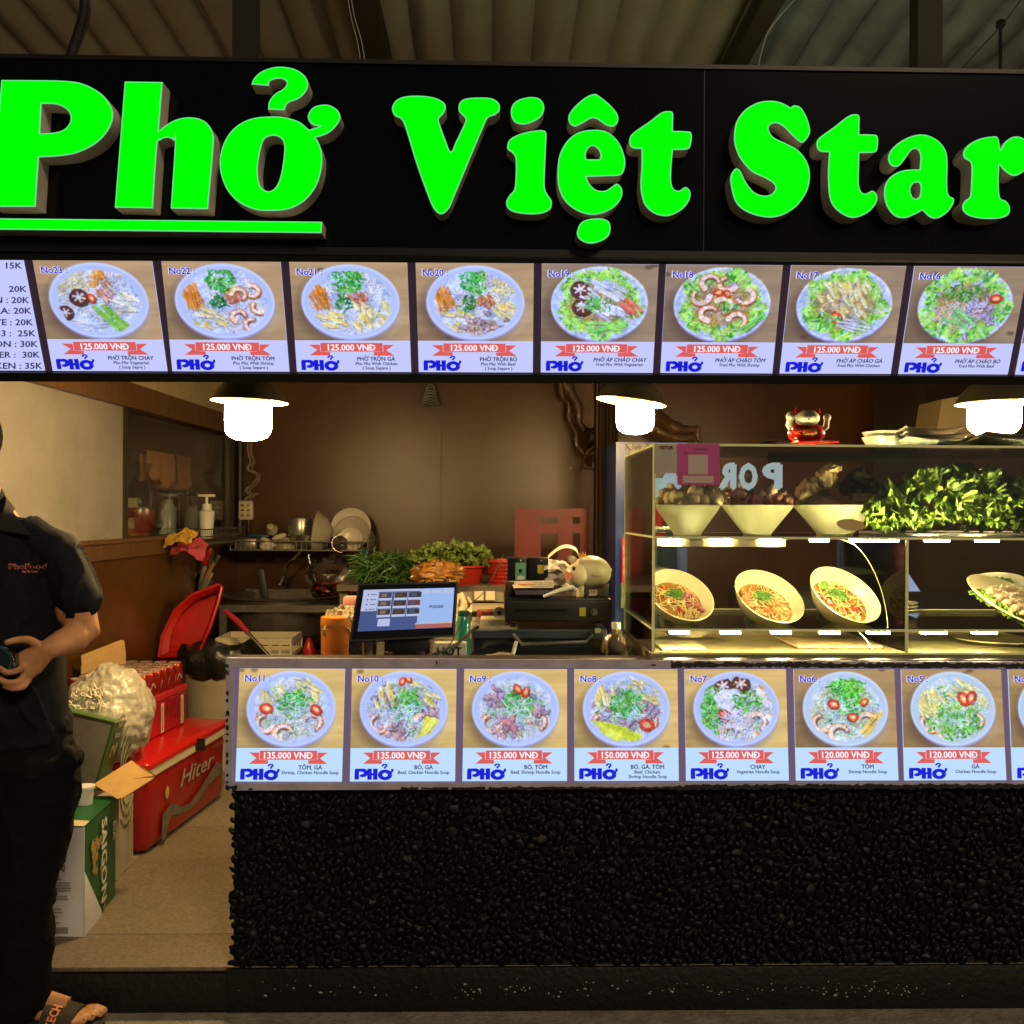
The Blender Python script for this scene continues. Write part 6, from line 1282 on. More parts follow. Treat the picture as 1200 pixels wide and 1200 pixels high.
g = G(); t = text2d('napas', .08); q = a.lerp(d, .65)+nf*.002; lay(g, t, lambda x, y, z: q+(b-a).normalized()*x+(a-d).normalized()*y, .018, 0, .022, .025); part('lettering', g, flat('red_ink', (190, 50, 40)), T, False)
g = G(); g.b2(P(592, 682, Yt+.03), P(602, 695, Yt+.1), .003); solo('card_cradle', g, flat('cradle_brown', (70, 45, 30)), 'brown leatherette cradle at the left end of the card terminal', 'cradle')
solo('phone_handset', G().tube([P(637, 699, Yc2-.01), P(655, 692, Yc2), P(671, 688, Yc2+.01), P(674, 692, Yc2+.01)], [.005, .006, .008, .009], 10), M_white_pl, 'white plastic handle lying in front of the piggy bank', 'handle')
# papers
for k, (px, py, w_, h_, a_, lb) in enumerate(((652, 659, .09, .05, .1, 'top'), (655, 668, .10, .05, -.2, 'second'), (657, 677, .09, .05, .15, 'third'), (657, 687, .08, .05, -.1, 'lowest'))):
    q = P(px, py, Yc2+.14); solo('receipt_paper', cloth(G(), q, Matrix.Rotation(a_, 3, 'Y') @ Vector((1, 0, 0)), Vector((0, .6, .35)), w_, h_*2, .014, 30+k, 8), mat('paper_white', (.66, .62, .5), .7), lb+' loose receipt in the pile left of the piggy bank', 'paper', group='loose receipts')
solo('curled_receipt', (lambda g: g.add([v for k in range(13) for v in ((lambda a: (P(642+44*k/12, 655-13*math.sin(a)+(4 if k > 9 else 0), Yc2+.1), P(642+44*k/12, 655-13*math.sin(a)+(4 if k > 9 else 0), Yc2+.17)+Vector((0, 0, .012))))(PI*k/12))], [(2*k, 2*k+2, 2*k+3, 2*k+1) for k in range(12)]))(G()), mat('paper_white', (.6, .6, .5)), 'long curled paper strip arching over the receipts', 'paper')
# piggy bank
Yg2 = Yc2+.1; T = thing('piggy_bank', 'cream piggy bank lettered Tip box wearing a tiny gold crown', 'piggy bank', P(690, 695, Yg2)); M_pig = mat('pig_cream', (.85, .74, .47), .35, coat=.2, sss=.05)
q = P(692, 671, Yg2); s_ = Yg2/F
g = G(); g.ball(q, (24.5*s_, 19*s_, 20*s_), None, 32, 20); part('pig_body', g, M_pig, T)
g = G(); hq2 = P(676, 674, Yg2-.03); g.ball(hq2, (14*s_, 13*s_, 14*s_), None, 24, 14); hd = part('pig_head', g, M_pig, T)
g = G(); sn = P(667.5, 675, Yg2-.055); g.cyl(sn+Vector((.008, .01, 0)), sn+Vector((-.006, -.01, 0)), 5.2*s_, 5*s_, 18); part('snout', g, mat('pig_pink', (.60, .24, .18), .4), hd)
g = G(); g.ball(P(664, 673.5, Yg2-.05), (3.5*s_, 3*s_, 4.5*s_), None, 12, 8); part('cheek', g, mat('pig_orange', (.60, .20, .10), .4), hd)
for dx, dy, dd_ in ((683, 659, -.035), (671, 656, 0)):
    g = G(); g.ball(P(dx, dy, Yg2+dd_), (6.5*s_, 2.5*s_, 5*s_), Matrix.Rotation(.6, 3, 'Y'), 14, 8); part('ear', g, M_pig, hd)
g = G(); e = P(672.5, 666.5, Yg2-.068); g.ball(e, (2*s_, 1*s_, 2.2*s_), None, 12, 8); part('eye', g, M_dg, hd); g = G(); g.tube([P(670, 665, Yg2-.07), P(672.5, 663.5, Yg2-.072), P(675, 665, Yg2-.07)], .0012, 5); part('brow', g, M_dg, hd)
for x, y_ in ((680, -.03), (709, -.02), (686, .03), (704, .03)):
    g = G(); g.cyl(P(x, 684, Yg2+y_), Vector((P(x, 694, Yg2+y_).x, Yg2+y_, zdt+.001)), 4.8*s_, 4.2*s_, 14); part('leg', g, M_pig, T)
g = G(); g.ball(P(715.5, 668, Yg2), (2*s_, 2*s_, 2.5*s_)); part('tail', g, M_pig, T)
g = G(); cq = P(681.5, 652.5, Yg2-.01); g.lathe([(4*s_, 0), (4.6*s_, .008), (4.2*s_, .008), (3.8*s_, 0)], Matrix.Translation(cq), 14)
for k in range(5): a = k*2*PI/5; g.cyl(cq+Vector((math.cos(a)*4.3*s_, math.sin(a)*4.3*s_, .006)), cq+Vector((math.cos(a)*5*s_, math.sin(a)*5*s_, .018)), .0022, .0008, 6)
part('crown', g, mat('gold', (.7, .42, .08), .3, .7), T)
g = G(); 
for s__, px, py, hh_ in (('Tip box', 691, 675, .012), ('Thank', 694, 687, .008)):
    t = text2d(s__, .0); 
    def pf(x, y, z, px=px, py=py):
        b = P(px, py, Yg2); xx_, zz_ = b.x+x, b.z+y; d1 = 1-((xx_-q.x)/(24.5*s_))**2-((zz_-q.z)/(20*s_))**2; return Vector((xx_, q.y-19*s_*math.sqrt(max(.02, d1))-.0008, zz_))
    lay(g, t, pf, 0, 0, hh_, hh_)
part('lettering', g, flat('pig_ink', (120, 95, 70)), T, False)
# jars and bottle at the left of the case
q = P(722, 775, 3.15); q.z = zi; T = thing('water_bottle', 'clear bottle with cream cap wrapped in film beside the case', 'bottle', q); g = G(); g.lathe([(0, 0), (.032, 0), (.033, .06), (.026, .085), (.014, .1), (.014, .11)], Matrix.Translation(q), 20); part('bottle_body', g, mat('amber_glass', (.30, .22, .12), .12, coat=1), T); g = G(); g.cyl(q+Vector((0, 0, .108)), q+Vector((0, 0, .128)), .0155, n=18); part('cap', g, M_white_pl, T); g = G(); g.ball(q+Vector((0, -.01, .05)), (.042, .03, .05), None, 16, 10, 4, .5, 2); part('film', g, M_bag, T)

# ================================================================== FRIDGE
Yfr = 4.7; a = P(722, 518, Yfr); b = P(806, 518, Yfr); zf = a.z
T = thing('drinks_fridge', 'blue glass-door drinks fridge behind the display case', 'fridge', (a.x, Yfr, FZ)); M_fb = mat('fridge_blue', (.008, .03, .16), .35, nz=(3, .2))
g = G(); wl_ = .05
g.b2((a.x, Yfr, FZ), (a.x+wl_, Yfr+.6, zf)); g.b2((b.x-wl_, Yfr, FZ), (b.x, Yfr+.6, zf)); g.b2((a.x+wl_, Yfr+.0, zf-.008), (b.x-wl_, Yfr+.6, zf)); g.b2((a.x+wl_, Yfr, FZ), (b.x-wl_, Yfr+.6, FZ+.25)); g.b2((a.x+wl_, Yfr+.56, FZ+.25), (b.x-wl_, Yfr+.6, zf-.008)); part('cabinet', g, M_fb, T, False)
g = G(); zh = P(740, 560, Yfr).z; g.b2((a.x+wl_, Yfr-.004, zh), (b.x-wl_, Yfr+.04, zf-.008)); part('header_panel', g, mat('fridge_header', (.035, .04, .03), .3), T, False)
lc = P(747, 541, Yfr-.006); g = G(); R_ = 13.5*Yfr/F; g.lathe([(0, .002), (R_, .002), (R_, 0)], axisM(lc, (0, -1, 0)), 40); part('round_logo', g, mat('logo_grey', (.20, .20, .17), .4), T)
def swoosh(g, top, y0):
    up = []; lo = []; n = 20
    for i in range(n+1):
        u = -1+2*i/n; ym = math.sqrt(max(0, 1-u*u))
        if top: lo.append((u, min(ym, .15+.45*u+.12*math.sin(u*3)))); up.append((u, ym))
        else: lo.append((u, max(-ym, -.25+.5*u+.1*math.sin(u*3)-.15))); up.append((u, min(ym, .15+.45*u+.12*math.sin(u*3)-.08)))
    vs = [lc+Vector((p[0]*R_*.92, -y0, p[1]*R_*.92)) for p in lo]+[lc+Vector((p[0]*R_*.92, -y0, p[1]*R_*.92)) for p in up]; m_ = n+1
    g.add(vs, [(i, i+1, m_+i+1, m_+i) for i in range(n)])
g = G(); swoosh(g, True, .003); part('logo_red', g, mat('logo_red', (.42, .06, .05), .4), T, False); g = G(); swoosh(g, False, .0031); part('logo_white', g, mat('logo_white', (.6, .58, .5), .4), T, False)
g = G(); t = text2d('NAT', .05); q = P(731, 529, Yfr-.006); lay(g, t, lambda x, y, z: q+Vector((x, 0, y)), 0, 0, .05, .05); part('lettering', g, M_white_pl, T, False)
q1 = P(733, 561, Yfr); g = G(); g.b2((a.x+wl_, Yfr+.02, zh-.10), (b.x-wl_, Yfr+.1, zh)); part('light_strip', g, emis('fridge_light', (.45, .75, .8), .55), T, False)
g = G(); g.b2((a.x+wl_, Yfr+.54, FZ+.25), (b.x-wl_, Yfr+.555, zh)); part('inner_back', g, mat('fridge_inner', (.5, .55, .5), .5, emit=(.35, .5, .45), es=.10), T, False)
shz = [P(740, y, Yfr+.1).z for y in (617, 668, 720)]
for z in shz: g = G(); g.b2((a.x+wl_, Yfr+.05, z-.012), (b.x-wl_, Yfr+.53, z)); part('shelf', g, mat('fridge_shelf', (.55, .6, .55), .4), T, False)
g = G(); g.b2((a.x+wl_-.01, Yfr-.018, FZ+.25), (b.x-wl_+.01, Yfr-.012, zh-.005)); part('glass_door', g, M_glass, T, False)
M_cgr = mat('can_green', (.03, .16, .03), .3, .3, nz=(30, .5)); M_cwh = mat('can_pale', (.4, .42, .34), .3, .2, nz=(30, .4))
xs_c = [a.x+wl_+.04+i*.068 for i in range(3)]
for si, (z, mms) in enumerate(((shz[0]+.0005, (M_cgr, M_cgr, M_canr, M_cwh)), (shz[1]+.0005, (M_canr, M_cwh, M_cgr, M_canr)))):
    if si: continue
    for i, x in enumerate(xs_c):
        can_obj((x, Yfr+.12, z), 0, 'drink_can', '%s drink can, %s from the left on the %s fridge shelf' % ({id(M_cgr): 'green', id(M_canr): 'red', id(M_cwh): 'pale'}[id(mms[i % 4])], ('first', 'second', 'third', 'fourth', 'fifth', 'sixth', 'seventh')[i], ('upper', 'middle')[si]), 'cans in the blue fridge', mms[i % 4], .031, .155, script=False)
g = G(); g.b2(P(729, 630, 4.6), P(738, 683, 4.62)); g2 = g; T = thing('fridge_poster', 'red and green drinks poster stuck on the fridge side edge', 'poster', P(734, 700, 4.6)); part('red_panel', g, M_redl, T, False); g = G(); g.b2(P(728, 683.5, 4.6), P(740, 712, 4.62)); part('green_panel', g, mat('poster_green', (.12, .18, .04), .5, nz=(30, .6)), T, False)
g = G()
for k in range(3): g.b2(P(731, 640+k*13, 4.595), P(736, 649+k*13, 4.599))
part('white_print', g, M_white_pl, T, False)
# dark cupboard and things at far right
g = G(); a = P(1068, 440, 6.0); g.b2((a.x, 6.0, FZ), (a.x+.1, 6.6, zc)); solo('partition', g, mat('partition_dark', (.03, .022, .016), .4, bump=(20, .2)), 'dark partition edge right of the lucky cat', 'partition', smooth=False)
g = G(); a = P(1085, 525, 5.6); g.b2((a.x, 5.6, FZ), (3.05, 5.9, zc)); solo('dark_cupboard', g, mat('cupboard_dark', (.035, .025, .018), .35, nz=(3, .4)), 'tall dark cupboard at the right behind the case', 'cupboard', smooth=False)
cb = P(1122, 515, 4.6); g = G(); g.slab([P(1096, 515, 4.6), P(1140, 515, 4.6), P(1150, 460, 4.6), P(1104, 468, 4.6)], (0, .25, 0)); T = thing('beige_hood', 'beige slanted panel behind the right lamp', 'panel', cb); part('panel_body', g, mat('beige_panel', (.14, .11, .05), .5), T, False)
g = G(); z0, z1 = P(1000, 700, 4.2).z, P(1000, 624, 4.2).z; g.b2((P(880, 700, 4.2).x, 4.2, FZ), (P(1150, 700, 4.2).x, 4.6, z0+.02)); solo('rear_counter', g, mat('rear_black', (.015, .013, .011), .3, nz=(4, .4)), 'low black counter seen through the display case', 'counter', smooth=False)
q4 = [P(998, 649, 4.1), P(1050, 649, 4.1), P(1080, 694, 3.95), P(1024, 694, 3.95)]; T = thing('tilted_panel', 'pale blue glowing panel tilted behind the display case', 'screen', P(1040, 700, 4.0)); g = G(); g.slab(q4, (0, .015, -.005)); part('casing', g, M_black, T, False)  # pale blue emitting panel on a dark backing
g = G(); nq = (q4[1]-q4[0]).cross(q4[3]-q4[0]).normalized(); nq = nq if nq.y < 0 else -nq; g.add([q4[0].lerp(q4[2], .02)+nq*.001, q4[1].lerp(q4[3], .02)+nq*.001, q4[2].lerp(q4[0], .02)+nq*.001, q4[3].lerp(q4[1], .02)+nq*.001], [(0, 1, 2, 3)]); part('display', g, emis('panel_blue', srgb((150, 170, 215)), .8), T, False)
g = G(); g.ball(q4[0].lerp(q4[2], .42)+nq*.002, (.05, .002, .03), None, 20, 6, 4, .4, 2); part('brown_patch', g, flat('panel_brown', (120, 95, 70)), T)

# ================================================================== GLASS DISPLAY CASE
Y0 = 3.03; Y1 = 3.66; cx0_ = P(766, 600, Y0).x; cx1_ = P(1290, 600, Y0).x
zT = P(780, 520.5, Y0).z; zS1 = P(900, 629, Y0).z; zS2 = P(900, 737, Y0).z; zB = P(800, 767.5, Y0).z; e_ = .005
T = thing('display_case', 'three level glass food case with edges given a gold glow and strip lights', 'display case', (cx0_, Y0, zB))
M_edge_glow = mat('case_edge_glow', (.80, .78, .42), .35, .0, nz=(12, .2), emit=(.6, .58, .22), es=.12, ns=True)  # LED light caught in the glass edges, put into colour and emission
def pane(name, a, b, m=M_glass): g = G(); g.b2(a, b); return part(name, g, m, T, False)
pane('top_pane', (cx0_, Y0, zT-.004), (cx1_, Y1, zT)); 
pane('glass_shelf', (cx0_+.006, Y0+.004, zS1-.006), (cx1_, Y1-.01, zS1)); pane('glass_shelf', (cx0_+.006, Y0+.004, zS2-.006), (cx1_, Y1-.01, zS2))
pane('side_pane', (cx0_, Y0+.005, zB+.004), (cx0_+.005, Y1, zT-.005)); pane('front_pane', (cx0_+.006, Y0-.001, zB+.004), (cx1_, Y0+.003, zT-.005), glass('front_glass', (.97, .98, .96), 1.1, .03))
xm = P(1062, 700, Y0).x; pane('dividing_pane', (xm-.003, Y0+.01, zB+.01), (xm+.003, Y1-.02, zS1-.02))
g = G(); g.b2((cx0_-.004, Y0-.004, zi+.001), (cx1_, Y1, zB+.002)); part('base_plate', g, mat('case_base', (.35, .30, .15), .3, .3, nz=(8, .4)), T, False)
def edge(a, b, w_=.005): g = G(); g.b2(a, b); part('edge_strip', g, M_edge_glow, T, False)
edge((cx0_-.003, Y0-.005, zB+.003), (cx0_+.004, Y0+.004, zT+.002)); edge((cx0_+.0045, Y0-.005, zT-.005), (cx1_, Y0+.003, zT+.002)); edge((cx0_-.003, Y0+.0045, zT-.006), (cx0_+.004, Y1, zT+.001)); edge((cx0_-.003, Y1+.001, zB+.003), (cx0_+.004, Y1+.008, zT+.001))
edge((cx0_+.0045, Y0-.005, zS1-.007), (cx1_, Y0+.003, zS1)); edge((cx0_+.0045, Y0-.005, zS2-.007), (cx1_, Y0+.003, zS2)); edge((xm-.0045, Y0-.006, zB+.003), (xm+.0045, Y0-.0005, zS1-.008)); edge((cx0_-.002, Y0+.005, zS1-.006), (cx0_+.003, Y1, zS1)); edge((cx0_-.002, Y0+.005, zS2-.006), (cx0_+.003, Y1, zS2)); edge((cx0_+.0045, Y0-.005, zB+.003), (cx1_, Y0+.001, zB+.008))
edge((cx0_, Y1+.001, zS1-.006), (cx1_, Y1+.006, zS1)); edge((cx0_, Y1+.001, zS2-.006), (cx1_, Y1+.006, zS2))
# led strips
pl = P(770, 631, Y0+.01); pr = P(921, 641, Y0+.01)
g = G(); g.b2((pl.x, Y0+.012, pr.z), (pr.x, Y0+.02, zS1-.008)); part('strip_holder', g, mat('holder_cream', (.42, .37, .25), .5, nz=(14, .2)), T, False)
def leds(y, xs_, wide):
    for xc, wd, n in xs_:
        for k in range(n):
            a = P(xc+(k-(n-1)/2)*wd/n-wd/n*.36, y, Y0+.008); b = P(xc+(k-(n-1)/2)*wd/n+wd/n*.36, y+3.4, Y0+.008)
            g = G(); g.b2((a.x, Y0+.005, b.z), (b.x, Y0+.027, a.z)); part('led', g, M_led, T, False)
leds(631.5, ((785.5, 24, 3), (844.5, 24, 3), (904, 24, 3), (961, 22, 3), (1017, 40, 6), (1046, 16, 2), (1099, 28, 5), (1158, 26, 5)), 0)
leds(739.5, ((796.5, 24, 3), (856.5, 24, 3), (916, 24, 3), (973, 24, 4), (1030, 26, 5), (1095, 30, 5), (1155, 28, 5)), 0)
g = G()
for sx in (0,): 
    g.tube(smooth3([P(985, 632, Y0+.02), P(1003, 640, Y0+.02), P(1020, 662, Y0+.02), (P(1034, 695, Y0+.02)), P(1040, 728, Y0+.02), P(1040, 736, Y0+.02)], 5), .0013, 6)
    g.tube(smooth3([P(1005, 740, Y0+.02), P(1015, 750, Y0+.02), P(1025, 767, Y0+.02)], 5), .0018, 6); g.tube(smooth3([P(920, 634, Y0+.015), P(932, 630, Y0+.015), P(950, 632, Y0+.015)], 5), .0014, 6)
part('strip_wire', g, mat('wire_gold', (.30, .27, .14), .4), T)
g = G(); xc_ = P(1070, 600, Y1).x; g.tube(smooth3([Vector((xc_, Y1-.02, zS1)), Vector((xc_, Y1-.02, zT-.09)), Vector((xc_+.01, Y1-.02, zT-.055)), Vector((xc_+.04, Y1-.02, zT-.045)), Vector((cx1_, Y1-.02, zT-.045))], 5), .003, 6); part('rear_rail', g, M_edge_glow, T)
g = G(); y = Y1-.04; g.b2((P(900, 540, y).x, y, P(900, 541, y).z), (P(1068, 540, y).x, y+.01, P(900, 533, y).z)); part('rear_rail', g, mat('rail_olive', (.14, .13, .09), .4), T, False)
# another sign's reflection, painted on the front glass as glowing mirrored letters
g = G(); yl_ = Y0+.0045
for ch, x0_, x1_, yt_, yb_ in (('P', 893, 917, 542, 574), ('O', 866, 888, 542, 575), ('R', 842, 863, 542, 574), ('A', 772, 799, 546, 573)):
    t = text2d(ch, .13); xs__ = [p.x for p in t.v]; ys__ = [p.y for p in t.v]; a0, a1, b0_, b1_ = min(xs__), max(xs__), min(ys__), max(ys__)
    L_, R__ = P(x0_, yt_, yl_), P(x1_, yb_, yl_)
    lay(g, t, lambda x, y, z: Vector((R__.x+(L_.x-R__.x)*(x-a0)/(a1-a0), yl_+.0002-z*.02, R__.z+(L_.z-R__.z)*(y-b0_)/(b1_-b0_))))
part('painted_reflection', g, mat('reflection_blue', (.55, .66, .70), .5, emit=(.5, .65, .72), es=.55, ns=True), T, False)
# payment cards
Tq = thing('payment_card', 'white payment card taped inside the case corner', 'card', P(780, 555, Y0)); a, b = P(767.5, 520.5, Y0-.008), P(793, 554.5, Y0-.008)
g = G(); g.b2((a.x, Y0-.009, b.z), (b.x, Y0-.0065, a.z)); part('card_body', g, mat('card_grey_white', (.50, .48, .42), .5, nz=(12, .2)), Tq, False)
g = G(); t = text2d('VIETQR', .1); q = P(772, 526.5, Y0-.0096); lay(g, t, lambda x, y, z: q+Vector((x, -z*.02, y)), 0, 0, .0125, .014); part('lettering', g, flat('maroon_ink', (125, 30, 30)), Tq, False)
Tq = thing('payment_card', 'pink payment card with blank white square on the case front', 'card', P(820, 569, Y0)); a, b = P(794, 520, Y0-.008), P(843, 568.5, Y0-.008); M_pk = mat('card_pink', (.42, .06, .19), .45, emit=(.42, .06, .19), es=.12); M_pw = mat('card_pale', (.62, .5, .48), .45)  # faint emission added to brighten the pink card
g = G(); g.b2((a.x, Y0-.010, b.z), (b.x, Y0-.0075, a.z)); part('card_body', g, M_pk, Tq, False)
def crect(x0_, y0_, x1_, y1_, e): a, b = P(x0_, y0_, Y0-e), P(x1_, y1_, Y0-e); g = G(); g.b2((a.x, Y0-e, b.z), (b.x, Y0-e+.0006, a.z), .0); return g
part('white_square', crect(806.5, 533, 829.5, 556, .0112), M_pw, Tq, False); g = crect(800, 557.5, 836, 566, .0112); pb_ = part('white_bar', g, M_pw, Tq, False)
g = G(); t = text2d('MR BH HỒNG', .05); q = P(813, 527.5, Y0-.0112); lay(g, t, lambda x, y, z: q+Vector((x, 0, y)), 0, 0, .0075, .0085); t = text2d('Quét mã thanh toán', .04); q = P(801, 531.5, Y0-.0112); lay(g, t, lambda x, y, z: q+Vector((x, 0, y)), 0, 0, .0085, .0055); part('lettering', g, M_pw, Tq, False)
# small round tag on glass
Tq = thing('price_tag', 'oval cream tag hanging from a string on the upper shelf', 'tag', P(997, 619, Y0-.01)); g = G(); q = P(997, 615, Y0-.008); g.lathe([(0, .001), (17*Y0/F, .001), (17*Y0/F, -.001), (0, -.001)], Matrix.Translation(q) @ Matrix.Rotation(.12, 4, 'Y') @ Matrix.Rotation(PI/2-.0, 4, 'X') @ Matrix.Scale(.4, 4, (0, 1, 0)), 28); part('tag_card', g, mat('tag_cream', (.62, .48, .20), .5), Tq); g = G(); g.tube([q+Vector((.002, 0, .012)), P(1003, 598, Y0-.006)], .0007, 4); part('string', g, M_white_pl, Tq)

# ------------------------------------------------------------------ bowls of toppings on the upper shelf
M_cone = mat('cone_bowl', (.46, .41, .28), .4, nz=(20, .12), coat=.2)
def cone(x0_, x1_, b0_, b1_, label, Yq=3.26):
    a = P(x0_, 593, Yq); b = P(x1_, 593, Yq); c_ = Vector(((a.x+b.x)/2, Yq, zS1+.0005)); R_ = (b.x-a.x)/2; r_ = (b1_-b0_)/2*Yq/F; H = P(x0_, 591.5, Yq).z-zS1
    g = G(); g.lathe([(0, 0), (r_, 0), (r_*1.0, .004), (R_*.97, H-.004), (R_, H-.002), (R_*.99, H), (R_*.94, H-.003), (r_*.9, .012), (0, .012)], Matrix.Translation(c_), 48)
    return solo('topping_bowl', g, M_cone, label, 'bowl', 'conical bowls on the upper shelf', loc=c_), c_, R_, H
_, c1, R1, H1 = cone(766, 845, 785, 818, 'conical beige bowl heaped with meatballs, leftmost on the upper shelf')
_, c2, R2, H2 = cone(845, 930, 869, 901, 'conical beige bowl holding raw pink pork, second on the upper shelf')
_, c3, R3, H3 = cone(930, 1027, 955, 997, 'conical beige bowl holding boiled brown meat, third on the upper shelf', 3.3)
M_ball = mat('meatball', (.85, .68, .40), .55, nz=(18, .25), bump=(60, .4))
mb = [(773, 587, 5.5, 0), (786, 584, 8.5, -.03), (783, 589, 5, 0), (793, 582, 8.5, -.06), (811, 586, 9, -.06), (790, 570, 8, 0), (803, 573, 8.5, 0), (815, 578, 10, -.03), (824, 587, 8, -.05), (829, 580, 8, 0), (840, 585, 8.5, -.05), (778, 578, 7, 0), (832, 574, 7, .03), (800, 590, 6, -.07), (836, 589, 7, -.03), (796, 564, 7, .04), (818, 569, 7, .05), (806, 565, 7, .06)]
for i, (x, y, r, dy) in enumerate(mb):
    q = P(x, y, 3.26+dy); solo('meatball', G().ball(q, r*3.26/F, None, 18, 12, 2, .08, i), M_ball, 'tan meatball in the leftmost conical bowl', 'meatball', 'meatballs heaped in the bowl')
M_pork = mat('raw_pork', (.75, .36, .26), .4, nz=(26, .5), bump=(40, .6), coat=.4, col2=(.30, .07, .05)); M_pfat = mat('pork_fat', (.85, .62, .48), .4, nz=(20, .3), coat=.4)
T = thing('pork_piece', 'pile of raw pink pork slices in the second conical bowl', 'meat', c2+Vector((0, 0, H2)))
rr = random.Random(4)
for i in range(26):
    a = rr.uniform(0, 1); x = 853+70*a; y = 588-rr.random()*24*(1-abs(a-.35)*1.15); q = P(x, y, 3.26+rr.uniform(-.05, .05)); g = G(); g.ball(q, (rr.uniform(.012, .026), .014, rr.uniform(.010, .022)), Matrix.Rotation(rr.uniform(-1, 1), 3, 'Y'), 14, 9, 3, .5, i); part('meat_slice', g, (M_pork, M_pfat, M_pork)[i % 3], T, ang=70)
g = G(); g.ball(P(858, 572, 3.25), (.022, .02, .045), Matrix.Rotation(.2, 3, 'Y'), 18, 12, 3, .3, 41); part('meat_slice', g, M_pfat, T); g = G(); g.ball(P(875, 563, 3.27), (.028, .02, .035), Matrix.Rotation(-.3, 3, 'Y'), 18, 12, 3, .4, 42); part('meat_slice', g, M_pork, T)
M_boil = mat('boiled_meat', (.48, .33, .18), .5, nz=(14, .5), bump=(24, .9), coat=.2); M_boild = mat('boiled_dark', (.035, .022, .012), .45, nz=(14, .5), bump=(24, .9))
for nm, lb, pts, m_ in (('boiled_shank', 'large pale brown boiled shank in the third conical bowl', [(952, 578, 19, 17), (968, 562, 12, 14), (975, 549, 9, 7), (958, 588, 22, 9)], M_boil), ('boiled_offal', 'dark brown chunk right of the boiled shank', [(1008, 562, 17, 13), (1020, 572, 12, 10), (995, 572, 12, 9)], M_boild)):
    g = G()
    for i, (x, y, ra, rb_) in enumerate(pts): g.ball(P(x, y, 3.29+(.02 if 'offal' in nm else 0)), (ra*3.3/F, .045, rb_*3.3/F), None, 26, 16, 2.6, .4, i+50)
    o = solo(nm, g, m_, lb, 'meat', ang=70)
solo('tofu_slice', G().box(P(1008, 583, 3.26), (.07, .04, .028), Matrix.Rotation(.1, 3, 'Z'), .005), mat('crust_tan', (.45, .30, .14), .6, nz=(30, .4), bump=(60, .5)), 'tan crusted slab in front of the dark chunk', 'food')
# lettuce on tray
zt3 = zS1+.0005; a = P(1062, 624, 3.2); g = G(); g.b2((P(1058, 620, 3.12).x, 3.1, zt3), (cx1_-.02, 3.5, zt3+.012), .004); solo('steel_tray', g, M_steel, 'steel tray under the lettuce heap', 'tray')
M_let = [mat('lettuce_%d' % i, c_, .45, nz=(9, .45), sss=.08, bump=(30, .4)) for i, c_ in enumerate(((.17, .29, .025), (.26, .40, .045), (.11, .20, .018)))]
def leafgeo(seed):
    g = G(); nu, nv = 34, 8; vs = []
    for i in range(nu+1):
        u = i/nu; ang = (u-.5)*PI*1.5
        for j in range(nv+1):
            v = j/nv; rad = .085*v*(1+.12*math.sin(u*9+seed)*v); w2 = v**2.4
            ruf = .022*w2*math.sin(u*27+seed)+.017*v**3*math.sin(u*52+seed*2)+.010*v**4*math.sin(u*90+seed)
            vs.append((math.sin(ang)*rad*.9+.008*v**3*math.sin(u*70+seed), ruf*1.25-.05*v*v*v*math.cos(ang*.7+seed*.2)+.03*v, math.cos(ang)*rad*.8+.02*v-.018*w2*abs(math.sin(u*13+seed))))
    g.add(vs, [(i*(nv+1)+j, (i+1)*(nv+1)+j, (i+1)*(nv+1)+j+1, i*(nv+1)+j+1) for i in range(nu) for j in range(nv)]); return g
T = thing('lettuce_heap', 'big heap of frilly green lettuce leaves on the steel tray', 'lettuce', P(1120, 624, 3.25)); LM = []
for i in range(6):
    me = mk(leafgeo(i*1.7), 'leaf', M_let[i % 3], Vector(), ang=180); LM.append(me)
rl = random.Random(12)
def put_leaf(q, sc__, tip):
    o = bpy.data.objects.new('leaf', LM[rl.randrange(6)]); COL.objects.link(o); o.parent = T; o.location = q-T.location; o.scale = (sc__, sc__, sc__)
    o.rotation_euler = Vector(tip).to_track_quat('Z', 'Y').to_euler(); o.rotation_euler.rotate_axis('Z', rl.uniform(-.9, .9))
for i in range(285):
    px = rl.uniform(1022, 1262)
    prof_ = 592-(px-1015)*.55 if px < 1085 else (552 if px < 1130 else 560-10*math.sin((px-1130)*.06)); prof_ = max(prof_, 549)
    py = rl.uniform(prof_+4, 616); 
    put_leaf(P(px, py, rl.uniform(3.10, 3.32)), rl.uniform(.30, .52), (rl.uniform(-1, 1), rl.uniform(-1, .6), rl.uniform(-.2, 1.0) if py < 600 else rl.uniform(-.6, .5)))
for i in range(14): put_leaf(P(1022+rl.uniform(0, 40), rl.uniform(604, 615), 3.14), .36, (rl.uniform(-1, .2), -.6, .25))

